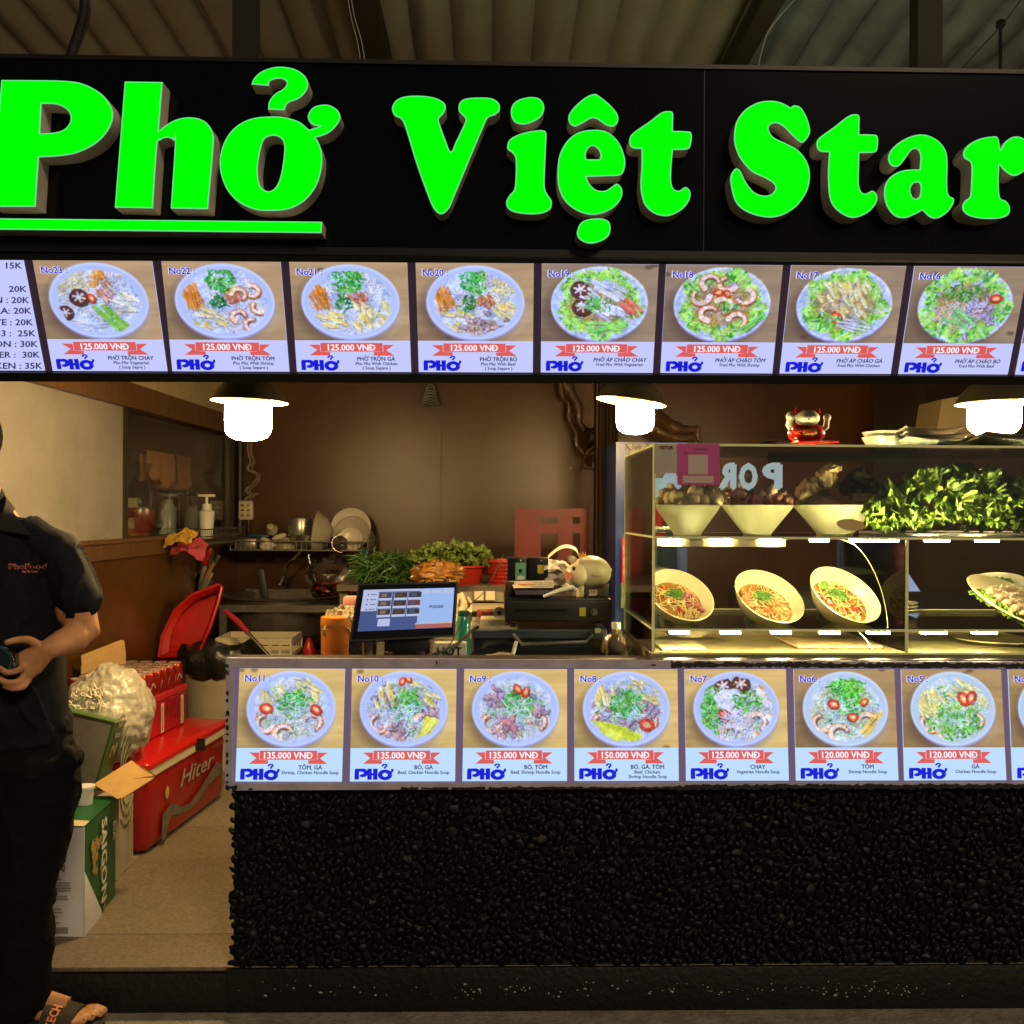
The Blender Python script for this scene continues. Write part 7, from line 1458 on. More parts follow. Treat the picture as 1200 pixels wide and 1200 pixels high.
# ------------------------------------------------------------------ noodle bowls
M_bowl = mat('noodle_bowl', (.66, .58, .36), .3, nz=(4, .08), coat=.5)
M_broth = mat('broth', (.30, .14, .03), .15, nz=(16, .4), coat=.6); M_nood = mat('noodle', (.55, .42, .18), .35, coat=.4); M_gr1 = mat('scallion_chop', (.10, .26, .03), .5, nz=(30, .5)); M_chl = mat('chilli', (.60, .03, .015), .3, coat=.4); M_mt = mat('beef_pink', (.38, .10, .11), .4, nz=(40, .4), coat=.3); M_shr = mat('shrimp_orange', (.62, .22, .07), .35, nz=(30, .3), coat=.4)
def noodle_bowl(pxc, pyc, wpx, kind, label, Yq=3.2, roll=.36, c_=.74):
    s_ = math.sqrt(1-c_*c_); ax_ = Vector((math.sin(roll)*s_, -c_, math.cos(roll)*s_)).normalized(); q = P(pxc, pyc, Yq); R_ = wpx/2*Yq/F
    ux = ax_.cross(Vector((0, 0, 1))).normalized(); uy = ax_.cross(ux).normalized()
    if uy.z < 0: uy = -uy; 
    ux = uy.cross(ax_).normalized(); M = frame_mat(q, ux, uy, ax_)
    T = thing('noodle_bowl', label, 'bowl', (q.x, q.y, zS2), 'noodle bowls displayed tilted on the middle shelf')
    H = R_*.78; g = G(); g.lathe([(0, -H), (R_*.36, -H), (R_*.40, -H+.004), (R_*.72, -H*.62), (R_*.92, -H*.25), (R_*1.0, -.003), (R_*1.01, 0), (R_*.98, .001), (R_*.95, -.006), (R_*.86, -H*.3), (R_*.66, -H*.6), (0, -H*.8)], M, 56); part('bowl_body', g, M_bowl, T, ang=50)
    g = G(); d = H*.42; rs = R_*.79; g.lathe([(0, -d), (rs, -d)], M, 40); part('soup', g, M_broth, T)
    r = random.Random(int(pxc)); g = G()
    for _ in range(46):
        a = r.uniform(0, 6.3); x, y = math.cos(a)*rs*.8*r.random()**.5, math.sin(a)*rs*.8*r.random()**.5; dd = r.uniform(0, 6.3); pts = []
        for k in range(8):
            dd += r.uniform(-.6, .6); x += math.cos(dd)*rs*.13; y += math.sin(dd)*rs*.13
            l = math.hypot(x, y)
            if l > rs*.92: x *= rs*.92/l; y *= rs*.92/l; dd += 1.5
            pts.append(M @ Vector((x, y, -d+.003+r.uniform(0, .008))))
        g.tube(pts, .0016, 5)
    part('noodles', g, M_nood, T, kind='stuff')
    g = G()
    for _ in range(260):
        a = r.uniform(0, 6.3); rad = rs*.42*r.random()**.6; x, y = math.cos(a)*rad+rs*.05, math.sin(a)*rad*.7+rs*.28; hz = .006+.012*(1-rad/(rs*.42)); c0 = M @ Vector((x, y, -d+hz)); u1 = Vector((r.gauss(0, 1), r.gauss(0, 1), r.gauss(0, 1))).normalized()*.005; u2 = u1.orthogonal().normalized()*.0022
        g.add([c0-u1-u2, c0+u1-u2, c0+u1+u2, c0-u1+u2], [(0, 1, 2, 3)])
    part('chopped_greens', g, M_gr1, T, kind='stuff', smooth=False)
    def bits(n, m_, nm, xr, yr, size, sd):
        for k in range(n):
            x, y = r.uniform(*xr)*rs, r.uniform(*yr)*rs; g = G(); g.ball(M @ Vector((x, y, -d+.006)), (size*r.uniform(.7, 1.3), size*.6, size*r.uniform(.5, .9)), Matrix.Rotation(r.uniform(0, 3), 3, 'Y'), 12, 8, 4, .5, k+sd); part(nm, g, m_, T, ang=70)
    if kind == 0: bits(16, M_mt, 'beef_slice', (.25, .85), (-.55, .35), .011, 1); bits(3, M_chl, 'chilli_slice', (-.5, -.2), (-.1, .2), .008, 5); bits(2, M_chl, 'chilli_slice', (-.1, .1), (-.6, -.4), .009, 6); bits(1, M_chl, 'chilli_slice', (-.4, -.3), (.5, .6), .008, 8)
    if kind == 1: bits(9, M_shr, 'shrimp', (-.5, .75), (-.65, -.3), .013, 2); bits(5, M_shr, 'shrimp', (.5, .8), (-.2, .3), .012, 3); bits(5, M_shr, 'shrimp', (-.8, -.4), (-.2, .4), .012, 4)
    if kind == 2: bits(6, M_chl, 'chilli_slice', (-.6, .5), (-.6, -.3), .008, 2); bits(4, M_mt, 'beef_slice', (-.7, -.4), (-.2, .4), .011, 3); bits(5, M_gr1, 'herb_leaf', (-.4, -.1), (.5, .8), .011, 4)
    g = G(); b = q-ax_*H; g.cyl((b.x, b.y+.01, zS2+.001), (b.x+.0, b.y, b.z+.01), .045, .03, 20); part('stand', g, M_dg, T)
    return T
noodle_bowl(798, 696.5, 82, 0, 'tilted noodle bowl with pink beef and red chilli, leftmost', c_=.64, roll=.3)
noodle_bowl(902, 698, 86, 1, 'tilted noodle bowl with orange shrimp, in the middle', c_=.62, roll=.3)
noodle_bowl(991, 696, 89, 2, 'tilted noodle bowl with yellow noodles and herb sprig, rightmost', c_=.62, roll=.36)
# plate of rolls
def platter(pxc, pyc, wpx, Yq, m_, label, tilt=.5, roll=-.12):
    q = P(pxc, pyc, Yq); ax_ = Vector((roll, -math.sin(tilt), math.cos(tilt))).normalized(); M = axisM(q, ax_); R_ = wpx/2*Yq/F
    T = thing('platter', label, 'plate', (q.x, q.y, zS2)); g = G(); g.lathe([(0, 0), (R_*.6, 0), (R_, .02), (R_*.98, .024), (R_*.6, .006), (0, .006)], M, 44); part('plate_body', g, m_, T); return T, M, R_
T, M, R_ = platter(1190, 712, 124, 3.2, M_bowl, 'oval cream platter of sesame rolls on a green leaf', .42, .30)
M_roll = mat('rice_roll', (.55, .40, .28), .35, nz=(22, .25), coat=.4)
for k in range(5):
    g = G(); off = (k-2)*.032; a = M @ Vector((-R_*.55+.0, off, .02)); b = M @ Vector((R_*.55, off, .02)); g.tube([a, a.lerp(b, .05), a.lerp(b, .5), a.lerp(b, .95), b], [.008, .016, .017, .016, .008], 12); part('rice_roll', g, M_roll, T)
g = G()
for k in range(220):
    x = rl.uniform(-R_*.5, R_*.5); y = rl.uniform(-.08, .08); g.ball(M @ Vector((x, y, .037)), .0016, None, 5, 3)
part('sesame_seeds', g, M_white_pl, T, kind='stuff')
g = G()
for k in range(90):
    a = M @ Vector((-R_*.75+rl.uniform(-.01, .03), rl.uniform(-.11, .09), .012)); u = Vector((rl.gauss(0, 1), rl.gauss(0, 1), rl.gauss(0, 1))).normalized()*.014; w__ = u.orthogonal().normalized()*.009; g.add([a-u-w__, a+u-w__, a+u+w__, a-u+w__], [(0, 1, 2, 3)])
part('leaf_garnish', g, M_let[0], T, kind='stuff', smooth=False)
T, M, R_ = platter(1172, 688, 62, 3.45, M_white, 'white oval dish with herbs behind the sesame rolls', .25)
g = G()
for k in range(60): a = M @ Vector((rl.uniform(-.04, .04), rl.uniform(-.03, .03), .02)); u = Vector((rl.gauss(0, 1), rl.gauss(0, 1), rl.gauss(0, 1))).normalized()*.010; w__ = u.orthogonal().normalized()*.006; g.add([a-u-w__, a+u-w__, a+u+w__, a-u+w__], [(0, 1, 2, 3)])
part('herb_garnish', g, M_let[2], T, kind='stuff', smooth=False)
for px, lb in ((1046, 'stack of cream saucers behind the curved wire'),):
    q = P(px, 712, 3.5); g = G()
    for k in range(3): g.lathe([(0, .0), (.05, .0), (.085, .016), (.083, .019), (.05, .005), (0, .005)], Matrix.Translation((q.x, q.y, zS2+.001+k*.012)), 32)
    solo('saucer_stack', g, M_bowl, lb, 'plate', kind=None)
# bottom level trays and bowls
def tray(px0, px1, Ya, Yb2, z, m_, label):
    a = P(px0, 760, Ya).x; b = P(px1, 760, Ya).x; g = G(); g.b2((a, Ya, z), (b, Yb2, z+.008), .003); solo('serving_tray', g, m_, label, 'tray')
tray(775, 828, 3.1, 3.3, zB+.004, mat('tray_cream', (.52, .45, .24), .35, coat=.3), 'cream tray at the left of the bottom level')
tray(935, 1035, 3.15, 3.4, zB+.004, mat('tray_wood', (.42, .30, .14), .5, nz=(9, .3)), 'wooden board in the middle of the bottom level')
q = P(805, 754, 3.4); solo('shallow_bowl', G().lathe([(0, 0), (.06, 0), (.10, .03), (.115, .035), (.11, .035), (.05, .008)], Matrix.Translation((q.x, q.y, zB+.014)), 36), M_bowl, 'shallow cream bowl on the left bottom tray', 'bowl')
q = P(1168, 758, 3.3); solo('shallow_bowl', G().lathe([(0, 0), (.08, 0), (.13, .012), (.13, .016), (.08, .006), (0, .006)], Matrix.Translation((q.x, q.y, zB+.004)), 36), mat('olive_plate', (.28, .24, .12), .4), 'flat olive plate at the right of the bottom level', 'plate')
# ------------------------------------------------------------------ on top of the case
zq = zT+.0022
T = thing('lucky_cat', 'red and white beckoning cat figurine on the case top', 'figurine', (P(947, 519, 3.15).x, 3.15, zq)); s_ = 3.15/F
def L_(px, py, dy=0): return P(px, py, 3.15+dy)
M_cr = mat('cat_red', (.62, .02, .012), .25, coat=.4); M_cw = mat('cat_white', (.88, .84, .74), .55)
g = G(); q = L_(945, 508); g.ball(q, (22*s_, 15*s_, 14*s_), None, 28, 18); part('cat_body', g, M_cr, T)
g = G(); g.ball(L_(946, 490, -.02), (14.5*s_, 12*s_, 9.5*s_), None, 28, 18); hd = part('cat_head', g, M_cw, T)
for x, t_ in ((934, -.3), (958, .3)):
    g = G(); g.cyl(L_(x, 484, -.015), L_(x+(-1 if x < 947 else 1)*1.5, 477.5, -.015), 4*s_, .6*s_, 10); e_2 = part('ear', g, M_cr, hd)
for x in (942, 953): g = G(); g.tube([L_(x-2.5, 489, -.0535), L_(x, 487.8, -.0545), L_(x+2.5, 489, -.0535)], .0007, 5); part('eye', g, M_blackg, hd)
g = G(); g.ball(L_(948, 491, -.054), (1.2*s_, .8*s_, .8*s_)); part('nose', g, M_cr, hd)
g = G(); g.tube([L_(929, 505, 0), L_(925, 498, 0), L_(926, 490, -.005)], [.010, .012, .009], 12); g.ball(L_(926.5, 488, -.005), (5.5*s_, 5*s_, 6*s_)); part('raised_paw', g, M_cw, T)
g = G(); g.tube([L_(962, 506, 0), L_(968, 500, 0), L_(969, 492, -.005)], [.009, .010, .008], 12); g.ball(L_(969.5, 489.5, -.005), (4.5*s_, 4*s_, 4.5*s_)); part('raised_paw', g, M_cw, T)
g = G(); g.box(L_(949, 506, -.045), (.045, .012, .022), None, .005); pl2 = part('gold_plaque', g, mat('gold', (.7, .42, .08)), T); g = G(); g.box(L_(949, 506, -.0522), (.032, .002, .008)); part('plaque_mark', g, M_cr, pl2, False)
g = G(); g.box(L_(955, 518.3, -.01), (.13, .08, .006), None, .002); part('base_cushion', g, M_cr, T)
g = G(); g.ball(L_(935, 503, -.03), (7*s_, 5*s_, 6*s_)); part('belly_bag', g, M_cr, T)
g = G(); g.ball((P(908, 518, 3.25).x, 3.25, zq+.014), (.06, .03, .014), None, 16, 8, 4, .5, 3); solo('dark_cloth', g, mat('cloth_dark', (.03, .02, .02), .8), 'small dark rag lying left of the lucky cat', 'cloth')
def bowl_at(px0, px1, z, Yq, h_, label, m_=M_white, grp='white dishes on the case top'):
    a, b = P(px0, 500, Yq).x, P(px1, 500, Yq).x; R_ = (b-a)/2; g = G(); g.lathe([(0, 0), (R_*.62, 0), (R_*.78, h_*.3), (R_, h_), (R_*.96, h_), (R_*.7, h_*.35), (0, h_*.2)], Matrix.Translation(((a+b)/2, Yq, z)), 40); solo('dish_bowl', g, m_, label, 'bowl', grp)
bowl_at(1011, 1062, zq, 3.25, .040, 'lower of the two nested white bowls on the case'); bowl_at(1011.5, 1062.5, zq+.017, 3.25, .040, 'upper of the two nested white bowls on the case')
def sqdish(px0, px1, z, Yq, dep, h_, label, skew=0):
    a, b = P(px0, 510, Yq).x, P(px1, 510, Yq).x; w_ = b-a; g = G(); n = 12; vs = []
    for i in range(n+1):
        for j in range(n+1):
            u, v = i/n*2-1, j/n*2-1; e = max(abs(u), abs(v)); h__ = h_*(e**3)+h_*.5*(abs(u*v)**2); vs.append((a+w_*i/n, Yq+dep*j/n+skew*u, z+h__+.001))
    k = len(vs); vs2 = [(x, y, zz_+.003) for x, y, zz_ in vs]; fs = [(i*(n+1)+j, (i+1)*(n+1)+j, (i+1)*(n+1)+j+1, i*(n+1)+j+1) for i in range(n) for j in range(n)]
    ring = [i*(n+1) for i in range(n+1)]+[n*(n+1)+j for j in range(1, n+1)]+[i*(n+1)+n for i in range(n-1, -1, -1)]+[j for j in range(n-1, 0, -1)]
    g.add(vs+vs2, fs+[tuple(q+k for q in f) for f in fs]+[(ring[i], ring[(i+1) % len(ring)], ring[(i+1) % len(ring)]+k, ring[i]+k) for i in range(len(ring))]); solo('square_dish', g, M_white, label, 'plate', 'square dishes stacked on the case')
sqdish(1063, 1142, zq, 3.12, .2, .022, 'bottom square white dish of the stack near the bowls'); sqdish(1062, 1140, zq+.016, 3.13, .2, .022, 'middle square white dish of the stack near the bowls'); sqdish(1062, 1130, zq+.033, 3.14, .2, .022, 'top square white dish of the stack near the bowls')
sqdish(1150, 1260, zq, 3.12, .2, .024, 'lower wide white dish at the right edge of the case top'); sqdish(1156, 1262, zq+.018, 3.13, .2, .022, 'upper wide white dish at the right edge of the case top')
# ================================================================== THE MAN
YM = 2.74; pm_ = F/YM; X0 = P(-10, 900, YM).x
def H_(px, py, dy=0): q = P(px, py, YM+dy); return Vector((q.x-X0, dy, q.z))
gz = 0.0
def ell(g, pts, rad, n=20):         # limb of elliptical sections: rad = [(side, depth)...]
    pts = [Vector(p) for p in pts]; m = len(pts); vs = []
    for i, p in enumerate(pts):
        t = (pts[min(i+1, m-1)]-pts[max(i-1, 0)]).normalized(); fr_ = Vector((0, 1, 0)); sd_ = t.cross(fr_)
        if sd_.length < .2: sd_ = Vector((1, 0, 0))
        sd_.normalize(); fr_ = sd_.cross(t).normalized(); ra, rb_ = rad[i]
        vs += [p+sd_*math.cos(2*PI*k/n)*ra+fr_*math.sin(2*PI*k/n)*rb_ for k in range(n)]
    fs = [(i*n+k, i*n+(k+1) % n, (i+1)*n+(k+1) % n, (i+1)*n+k) for i in range(m-1) for k in range(n)]+[tuple(range(n))[::-1], tuple((m-1)*n+k for k in range(n))]
    g.add(vs, fs)
    for p, (ra, rb_) in ((pts[0], rad[0]), (pts[-1], rad[-1])): g.ball(p, (min(ra, rb_)*.98,)*3, None, 14, 8)
    return g
def remesh(g, vox, it, wr=0, seed=0):
    me = bpy.data.meshes.new('tmp'); me.from_pydata([tuple(v) for v in g.v], [], g.f); bm = bmesh.new(); bm.from_mesh(me); bmesh.ops.recalc_face_normals(bm, faces=bm.faces); bm.to_mesh(me); bm.free()
    o = bpy.data.objects.new('tmp', me); COL.objects.link(o); md = o.modifiers.new('r', 'REMESH'); md.mode = 'VOXEL'; md.voxel_size = vox
    ms = o.modifiers.new('s', 'SMOOTH'); ms.factor = .5; ms.iterations = it
    m2 = bpy.data.meshes.new_from_object(o.evaluated_get(bpy.context.evaluated_depsgraph_get())); bpy.data.objects.remove(o)
    if wr:
        N_ = [v.normal.copy() for v in m2.vertices]
        for v, n_ in zip(m2.vertices, N_):
            c_ = v.co; k = mn.noise(Vector((c_.x*9+c_.z*7+seed, c_.y*5, c_.z*4.5-c_.x*6)))+.5*mn.noise(Vector((c_.x*22, c_.y*12, c_.z*13+seed))); v.co = c_+n_*wr*(1-abs(k)*2.2 if k > 0 else k)
    m2.shade_smooth(); return m2
def mpart(name, me, m, parent, label=None):
    me.materials.clear(); me.materials.append(m); o = bpy.data.objects.new(name, me); COL.objects.link(o); o.parent = parent; o.location = (0, 0, 0)
    if label: o['label'] = label
    return o
MAN = thing('person', 'man in dark navy polo and black trousers holding a dark jar, cut off at left', 'person', (X0, YM, 0))
sh = H_(64, 642, .01); el = H_(97, 741, .0); wr_ = H_(56, 761, -.13); hd_c = H_(-41, 530, -.01)
body = G()
body.ball(hd_c+Vector((0, 0, .03)), (.076, .095, .105), None, 24, 16); body.ball(hd_c+Vector((0, -.035, -.055)), (.058, .06, .062), None, 18, 12)
body.ball(hd_c+Vector((0, -.098, -.01)), (.014, .018, .022), None, 10, 8); body.ball(hd_c+Vector((0, -.09, -.06)), (.026, .012, .012), None, 10, 8)
for s__ in (-1, 1): body.ball(hd_c+Vector((s__*.078, .005, 0)), (.01, .018, .03), None, 10, 8); body.ball(hd_c+Vector((s__*.03, -.083, .022)), (.018, .012, .008), None, 10, 8)
ell(body, [hd_c+Vector((0, .015, -.05)), H_(-20, 590, .02), H_(-12, 625, .015), H_(-10, 660, .01)], [(.055, .058), (.058, .06), (.10, .07), (.14, .09)])
ell(body, [H_(-8, 660, .01), H_(-8, 730, .0), H_(-8, 800, 0), H_(-8, 860, .01), H_(-8, 900, .01)], [(.15, .09), (.155, .11), (.14, .115), (.15, .11), (.15, .11)])
shR = H_(-86, 640, .01); elR = H_(-118, 742, .0); wrR = H_(-66, 770, -.13)
for a, b, c_ in ((sh, el, wr_), (shR, elR, wrR)):
    ell(body, [a+(H_(-8, 640, 0)-a)*.35, a, a.lerp(b, .45), a.lerp(b, .8), b, b.lerp(c_, .25)+Vector((0, 0, -.004)), b.lerp(c_, .6), c_], [(.05, .05), (.052, .054), (.05, .052), (.052, .05), (.045, .047), (.041, .042), (.034, .034), (.026, .028)])
# left hand gripping the jar
def finger(g, pts, r0, r1):
    P3 = smooth3(pts, 3); n = len(P3); g.tube(P3, [r0+(r1-r0)*i/(n-1) for i in range(n)], 10); g.ball(P3[-1], r1, None, 10, 8); g.ball(P3[0], r0, None, 10, 8)
hand = body
ell(hand, [wr_, H_(47, 767, -.135), H_(36, 776, -.14), H_(27, 783, -.145)], [(.026, .024), (.032, .02), (.038, .018), (.036, .016)])
finger(hand, [H_(46, 757, -.14), H_(34, 750, -.155), H_(20, 750, -.175), H_(8, 753, -.19)], .0125, .0085)
for k, (a, b, c_, d) in enumerate((((28, 768, -.142), (16, 768, -.128), (4, 772, -.12), (-6, 778, -.12)), ((30, 779, -.148), (20, 786, -.178), (8, 788, -.2), (0, 783, -.205)), ((31, 789, -.146), (22, 798, -.172), (9, 800, -.195), (-2, 795, -.2)), ((34, 796, -.143), (27, 805, -.163), (15, 807, -.182), (6, 804, -.19)))):
    finger(hand, [H_(*a), H_(*b), H_(*c_), H_(*d)], .0095 if k < 3 else .0085, .0078)
# right hand (outside the picture) resting under the jar
ell(hand, [wrR, H_(-52, 778, -.145), H_(-40, 786, -.15)], [(.026, .024), (.034, .02), (.036, .016)])
finger(hand, [H_(-55, 770, -.15), H_(-42, 762, -.17), H_(-30, 764, -.185)], .0115, .008)
for k in range(4): finger(hand, [H_(-38, 776+k*7, -.15), H_(-27, 780+k*7, -.175), H_(-16, 783+k*6, -.19), H_(-8, 782+k*6, -.19)], .0092, .0075)
# legs
hipz = H_(0, 880).z
anL = H_(33, 1163, .075); anR = H_(-75, 1180, .04)
for hp, kn_, an in ((H_(33, 900, .01), H_(30, 1035, .0), anL), (H_(-50, 900, .01), H_(-58, 1035, .02), anR)):
    ell(body, [hp, hp.lerp(kn_, .5), kn_, kn_.lerp(an, .35), an], [(.085, .09), (.075, .08), (.055, .058), (.052, .056), (.034, .038)])
def foot(g, an, d, toes=True):
    d = Vector(d).normalized(); sd_ = Vector((-d.y, d.x, 0)); z0 = .028
    ell(g, [an+Vector((0, 0, .02)), an+Vector((0, 0, -.03))+d*.0], [(.035, .038), (.034, .042)])
    b = Vector((an.x, an.y, z0))
    for t, w_, h_ in ((-.045, .030, .030), (0, .034, .038), (.05, .037, .034), (.09, .042, .027), (.125, .046, .020), (.15, .044, .015)):
        g.ball(b+d*t+Vector((0, 0, h_*.95)), (0.04 if t < .1 else .03, w_, h_), Matrix.Rotation(math.atan2(d.y, d.x), 3, 'Z'), 16, 10)
    ell(g, [an+Vector((0, 0, -.02))+d*.01, b+d*.06+Vector((0, 0, .045)), b+d*.11+Vector((0, 0, .028))], [(.034, .03), (.036, .026), (.04, .02)])
    for k in range(5):
        o_ = (k-2)*.0195; l = .205-.008*abs(k-1)-.006*k; q = b+sd_*(-o_)+d*.15+Vector((0, 0, .016)); e = b+sd_*(-o_*1.05)+d*l+Vector((0, 0, .012)); r = .0125 if k == 0 else .0095; g.tube([q, q.lerp(e, .6)+Vector((0, 0, .005)), e], [r, r, r*.95], 10); g.ball(e, r, None, 10, 8)
    return b, d, sd_
fL = foot(body, anL, (1, -.10, 0)); fR = foot(body, anR, (-.2, -1, 0))
me = remesh(body, .0045, 3); mpart('body', me, M_skin, MAN)
# nails
for (bb, dd, ss) in (fL, fR):
    g = G()
    for k in range(5): o_ = (k-2)*.0195; l = .207-.008*abs(k-1)-.006*k; g.ball(bb+ss*(-o_*1.05)+dd*l+Vector((0, 0, .0215)), (.006, .005, .002), None, 8, 5)
    g.v = [v+MAN.location for v in g.v]; part('toenails', g, mat('nail', (.5, .3, .2), .3), MAN)
g = G()
for (x, y, dy) in ((8, 752.5, -.197), (1, 783, -.2125)): g.ball(H_(x, y, dy)+MAN.location, (.006, .003, .005), None, 8, 6)
part('fingernail', g, mat('nail', (.5, .3, .2), .3), MAN)
# hair
g = G(); g.ball(hd_c+Vector((0, .012, .045)), (.083, .1, .098), None, 24, 16); g2 = G()
for v in g.v: 
    q = v-hd_c
    if q.y < -.055 and q.z < .085: v.y = hd_c.y-.05
    if q.z < -.01: v.z = hd_c.z-.01
g.v = [v+MAN.location for v in g.v]; hair = part('hair', g, mat('hair_black', (.003, .0025, .002), .9, spec=.08, bump=(300, 1), stretch=(1, 1, .3)), MAN)
for s__ in (-1, 1):
    g = G(); g.ball(hd_c+MAN.location+Vector((s__*.03, -.085, .008)), (.012, .009, .007), None, 12, 8); part('eye', g, M_white, MAN); 
# polo shirt
M_navy_c = mat('polo_navy', (.0040, .0045, .0095), .9, nz=(50, .25), bump=(400, .25), spec=.25)
s = G()
ell(s, [H_(-14, 612, .015), H_(-9, 640, .012), H_(-8, 680, .0), H_(-7, 730, -.005), H_(-6, 780, -.012), H_(-5, 820, -.01), H_(-4, 850, 0), H_(-4, 868, .0)], [(.095, .075), (.165, .10), (.178, .118), (.178, .128), (.182, .142), (.188, .14), (.192, .135), (.190, .132)], 36)
for a, b, hm in ((sh, el, (H_(90, 702, 0))), (shR, elR, (H_(-108, 702, 0)))):
    ell(s, [a+(H_(-10, 620, .01)-a)*.75, a+(H_(-8, 632, .01)-a)*.3+Vector((0, 0, .006)), a+Vector((0, 0, -.006)), a.lerp(hm, .5), hm], [(.058, .062), (.066, .068), (.064, .068), (.062, .066), (.062, .064)], 24)
ell(s, [H_(-20, 588, .02), H_(-14, 615, .015)], [(.066, .07), (.085, .08)], 24)
me = remesh(s, .0065, 3, .008, 2); mpart('polo_shirt', me, M_navy_c, MAN)
# collar, placket, logo
from mathutils.bvhtree import BVHTree
SB_ = BVHTree.FromPolygons([v.co.copy() for v in me.vertices], [tuple(q.vertices) for q in me.polygons])
def front(px, py, e=.004):            # point on the shirt front, found by a ray onto the shirt surface
    d = ray(px, py).normalized(); h = SB_.ray_cast(EYE-MAN.location, d); q = h[0] if h[0] is not None else H_(px, py, -.1)
    return q-d*e
col = G()
for s__ in (-1, 1):
    mid = H_(-10, 632, -.07); bk_ = H_(-20+s__*26, 582, .03); sd2 = H_(-16+s__*34, 598, -.0); tip = front(-8+s__*40, 631, .012); vin = front(-8+s__*5, 622, .010)
    if s__ == 1: tip = H_(37, 629, -.078)
    a = [H_(-20, 574, .085), bk_, H_(-17+s__*22, 600, -.055), vin]; b = [H_(-20, 590, .098), H_(-18+s__*34, 596, .03), sd2+Vector((s__*.012, -.035, -.01)), tip]
    aa = smooth3(a, 5); bb = smooth3(b, 5); n = len(aa); vs = aa+bb+[p+Vector((0, -.004, .004)) for p in aa]+[p+Vector((s__*.002, -.005, .004)) for p in bb]
    col.add([v+MAN.location for v in vs], [(i, i+1, n+i+1, n+i) for i in range(n-1)]+[(2*n+i, 2*n+i+1, 3*n+i+1, 3*n+i) for i in range(n-1)]+[(n+i, n+i+1, 3*n+i+1, 3*n+i) for i in range(n-1)]+[(i, i+1, 2*n+i+1, 2*n+i) for i in range(n-1)]+[(n-1, 2*n-1, 4*n-1, 3*n-1)])
part('collar', col, mat('collar_navy', (.012, .009, .012), .85, bump=(300, .3)), MAN)
g = G(); pk = [front(-11, y, .007)+MAN.location for y in range(632, 720, 8)]; pk2 = [front(-2, y, .007)+MAN.location for y in range(632, 720, 8)]; n = len(pk); g.add(pk+pk2, [(i, i+1, n+i+1, n+i) for i in range(n-1)]); part('placket', g, M_navy_c, MAN)
g = G(); 
def ft(s_, px0, px1, py, h, m, nm, bold=.0, e=.004):
    t = text2d(s_, bold); a_, b_ = tw(t); g = G(); lay(g, t, lambda x, y, z: front(px0+(px1-px0)*(x-a_)/(b_-a_), py-y*h/.7, e+z*.02)+MAN.location); part(nm, g, m, MAN, False)
ft('PhoFood', 10, 55, 667, 6.2, flat('logo_salmon', (205, 120, 100)), 'shirt_lettering', .10); ft('PhoFood', 10.4, 55.4, 666.6, 5.2, M_navy_c, 'shirt_lettering_inner', .0, .007); ft('Say My Quan', 26, 44, 670.6, 2.2, flat('logo_salmon', (205, 120, 100)), 'shirt_tagline', .08)
# trousers
M_tr = mat('trouser_black', (.0018, .0018, .002), .9, nz=(40, .3), spec=.2); s = G()
ell(s, [H_(-4, 845, 0), H_(-4, 880, .005), H_(-8, 915, .01)], [(.178, .128), (.215, .14), (.19, .13)], 30)
ell(s, [H_(42, 885, .005), H_(44, 930, .0), H_(34, 985, .0), H_(26, 1035, -.005), H_(22, 1060, .01), H_(22, 1110, .03), H_(22, 1145, .05), H_(22, 1162, .06)], [(.105, .125), (.105, .12), (.097, .11), (.088, .098), (.086, .095), (.085, .092), (.086, .094), (.088, .096)], 28)
ell(s, [H_(-62, 885, .005), H_(-66, 930, .0), H_(-68, 985, .01), H_(-72, 1035, .015), H_(-75, 1110, .03), H_(-76, 1160, .04)], [(.105, .125), (.105, .12), (.095, .11), (.088, .098), (.083, .09), (.084, .092)], 28)
s.ball(H_(58, 1046, -.02), (.018, .03, .016)); s.ball(H_(84, 888, -.02), (.025, .04, .03))
me = remesh(s, .0075, 3, .007, 9); mpart('trousers', me, M_tr, MAN)
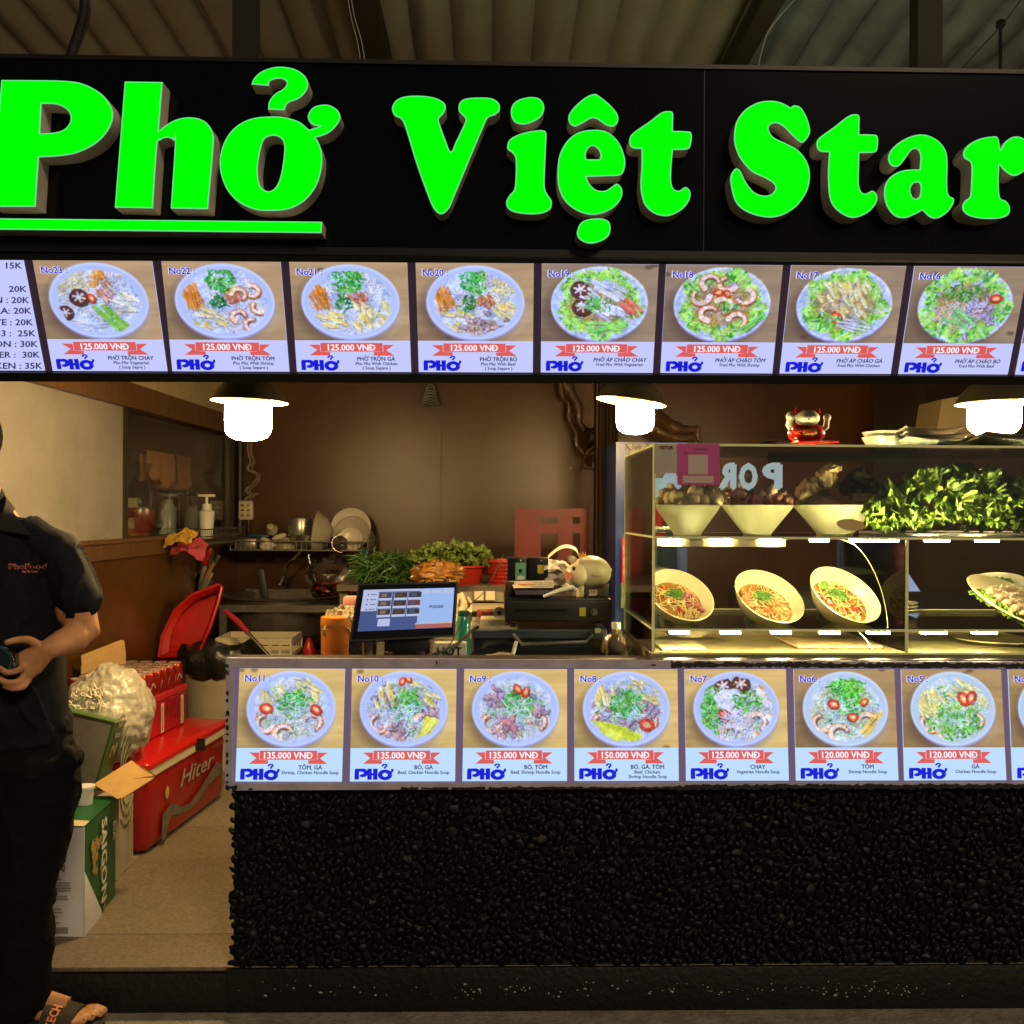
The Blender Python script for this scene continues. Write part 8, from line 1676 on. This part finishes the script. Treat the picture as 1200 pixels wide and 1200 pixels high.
# sandals
for k, (bb, dd, ss) in enumerate((fL, fR)):
    o0 = bb+MAN.location; o0.z = 0
    S = thing('slide_sandal', ('grey slide sandal lettered on the strap, worn on the foot in view', 'grey slide sandal on the other foot, outside the picture')[k], 'sandal', o0) if False else MAN
    g = G(); out = []
    for i in range(28):
        a = 2*PI*i/28; l = .135*math.cos(a)+.085; w_ = (.047+.008*math.cos(a))*math.sin(a); out.append(o0+dd*l+ss*w_+Vector((0, 0, .003)))
    g.slab(out, (0, 0, .026)); sl = part('sandal_sole', g, M_rubber, MAN, ang=50)
    g = G(); vs = []; rows = 9
    for i in range(rows+1):
        a = PI*i/rows
        for t in (.055, .085, .115, .14): 
            hh_ = .078-.25*(t-.055); vs.append(o0+dd*(t+.012*math.sin(a))+ss*math.cos(a)*.056+Vector((0, 0, .012+math.sin(a)**.8*hh_)))
    vs2 = [v+Vector((0, 0, -.006)) for v in vs]; n = 4; k0 = len(vs); fs = [(i*n+j, (i+1)*n+j, (i+1)*n+j+1, i*n+j+1) for i in range(rows) for j in range(n-1)]
    g.add(vs+vs2, fs+[tuple(q+k0 for q in f) for f in fs]+[(i*n, (i+1)*n, (i+1)*n+k0, i*n+k0) for i in range(rows)]+[(i*n+3, (i+1)*n+3, (i+1)*n+3+k0, i*n+3+k0) for i in range(rows)]); st = part('sandal_strap', g, mat('strap_grey', (.035, .03, .022), .8, bump=(80, .4)), MAN, ang=60)
    g = G(); t = text2d('SKECHERS', .08); a_, b_ = tw(t)
    def sf(x, y, z):
        a = PI*(.0+.60*(x-a_)/(b_-a_)); t_ = .088+y*.034; hh_ = .078-.25*(t_-.055); return o0+dd*(t_+.012*math.sin(a))+ss*math.cos(a)*(-.0585)+Vector((0, 0, .0142+math.sin(a)**.8*hh_))
    lay(g, t, lambda x, y, z: sf(x, -y+.35, z)); part('strap_lettering', g, flat('strap_orange', (235, 140, 95)), MAN, False)
# jar in his hands
jc = H_(-2, 776, -.175)+MAN.location; T = thing('jar', 'dark glossy green black jar held in the hand of the man', 'jar', jc)
Mj = axisM(jc, (.1, -1, .12)); g = G(); g.lathe([(0, -.05), (.038, -.05), (.046, -.04), (.047, .0), (.045, .012), (.04, .018), (.034, .018), (.030, .012), (0, .012)], Mj, 40); part('jar_body', g, mat('jar_dark', (.008, .014, .010), .12, coat=1, nz=(8, .4)), T)
g = G(); g.lathe([(.034, .0185), (.041, .0185)], Mj, 40); part('jar_rim', g, mat('jar_rim_green', (.02, .05, .035), .2, coat=1), T)
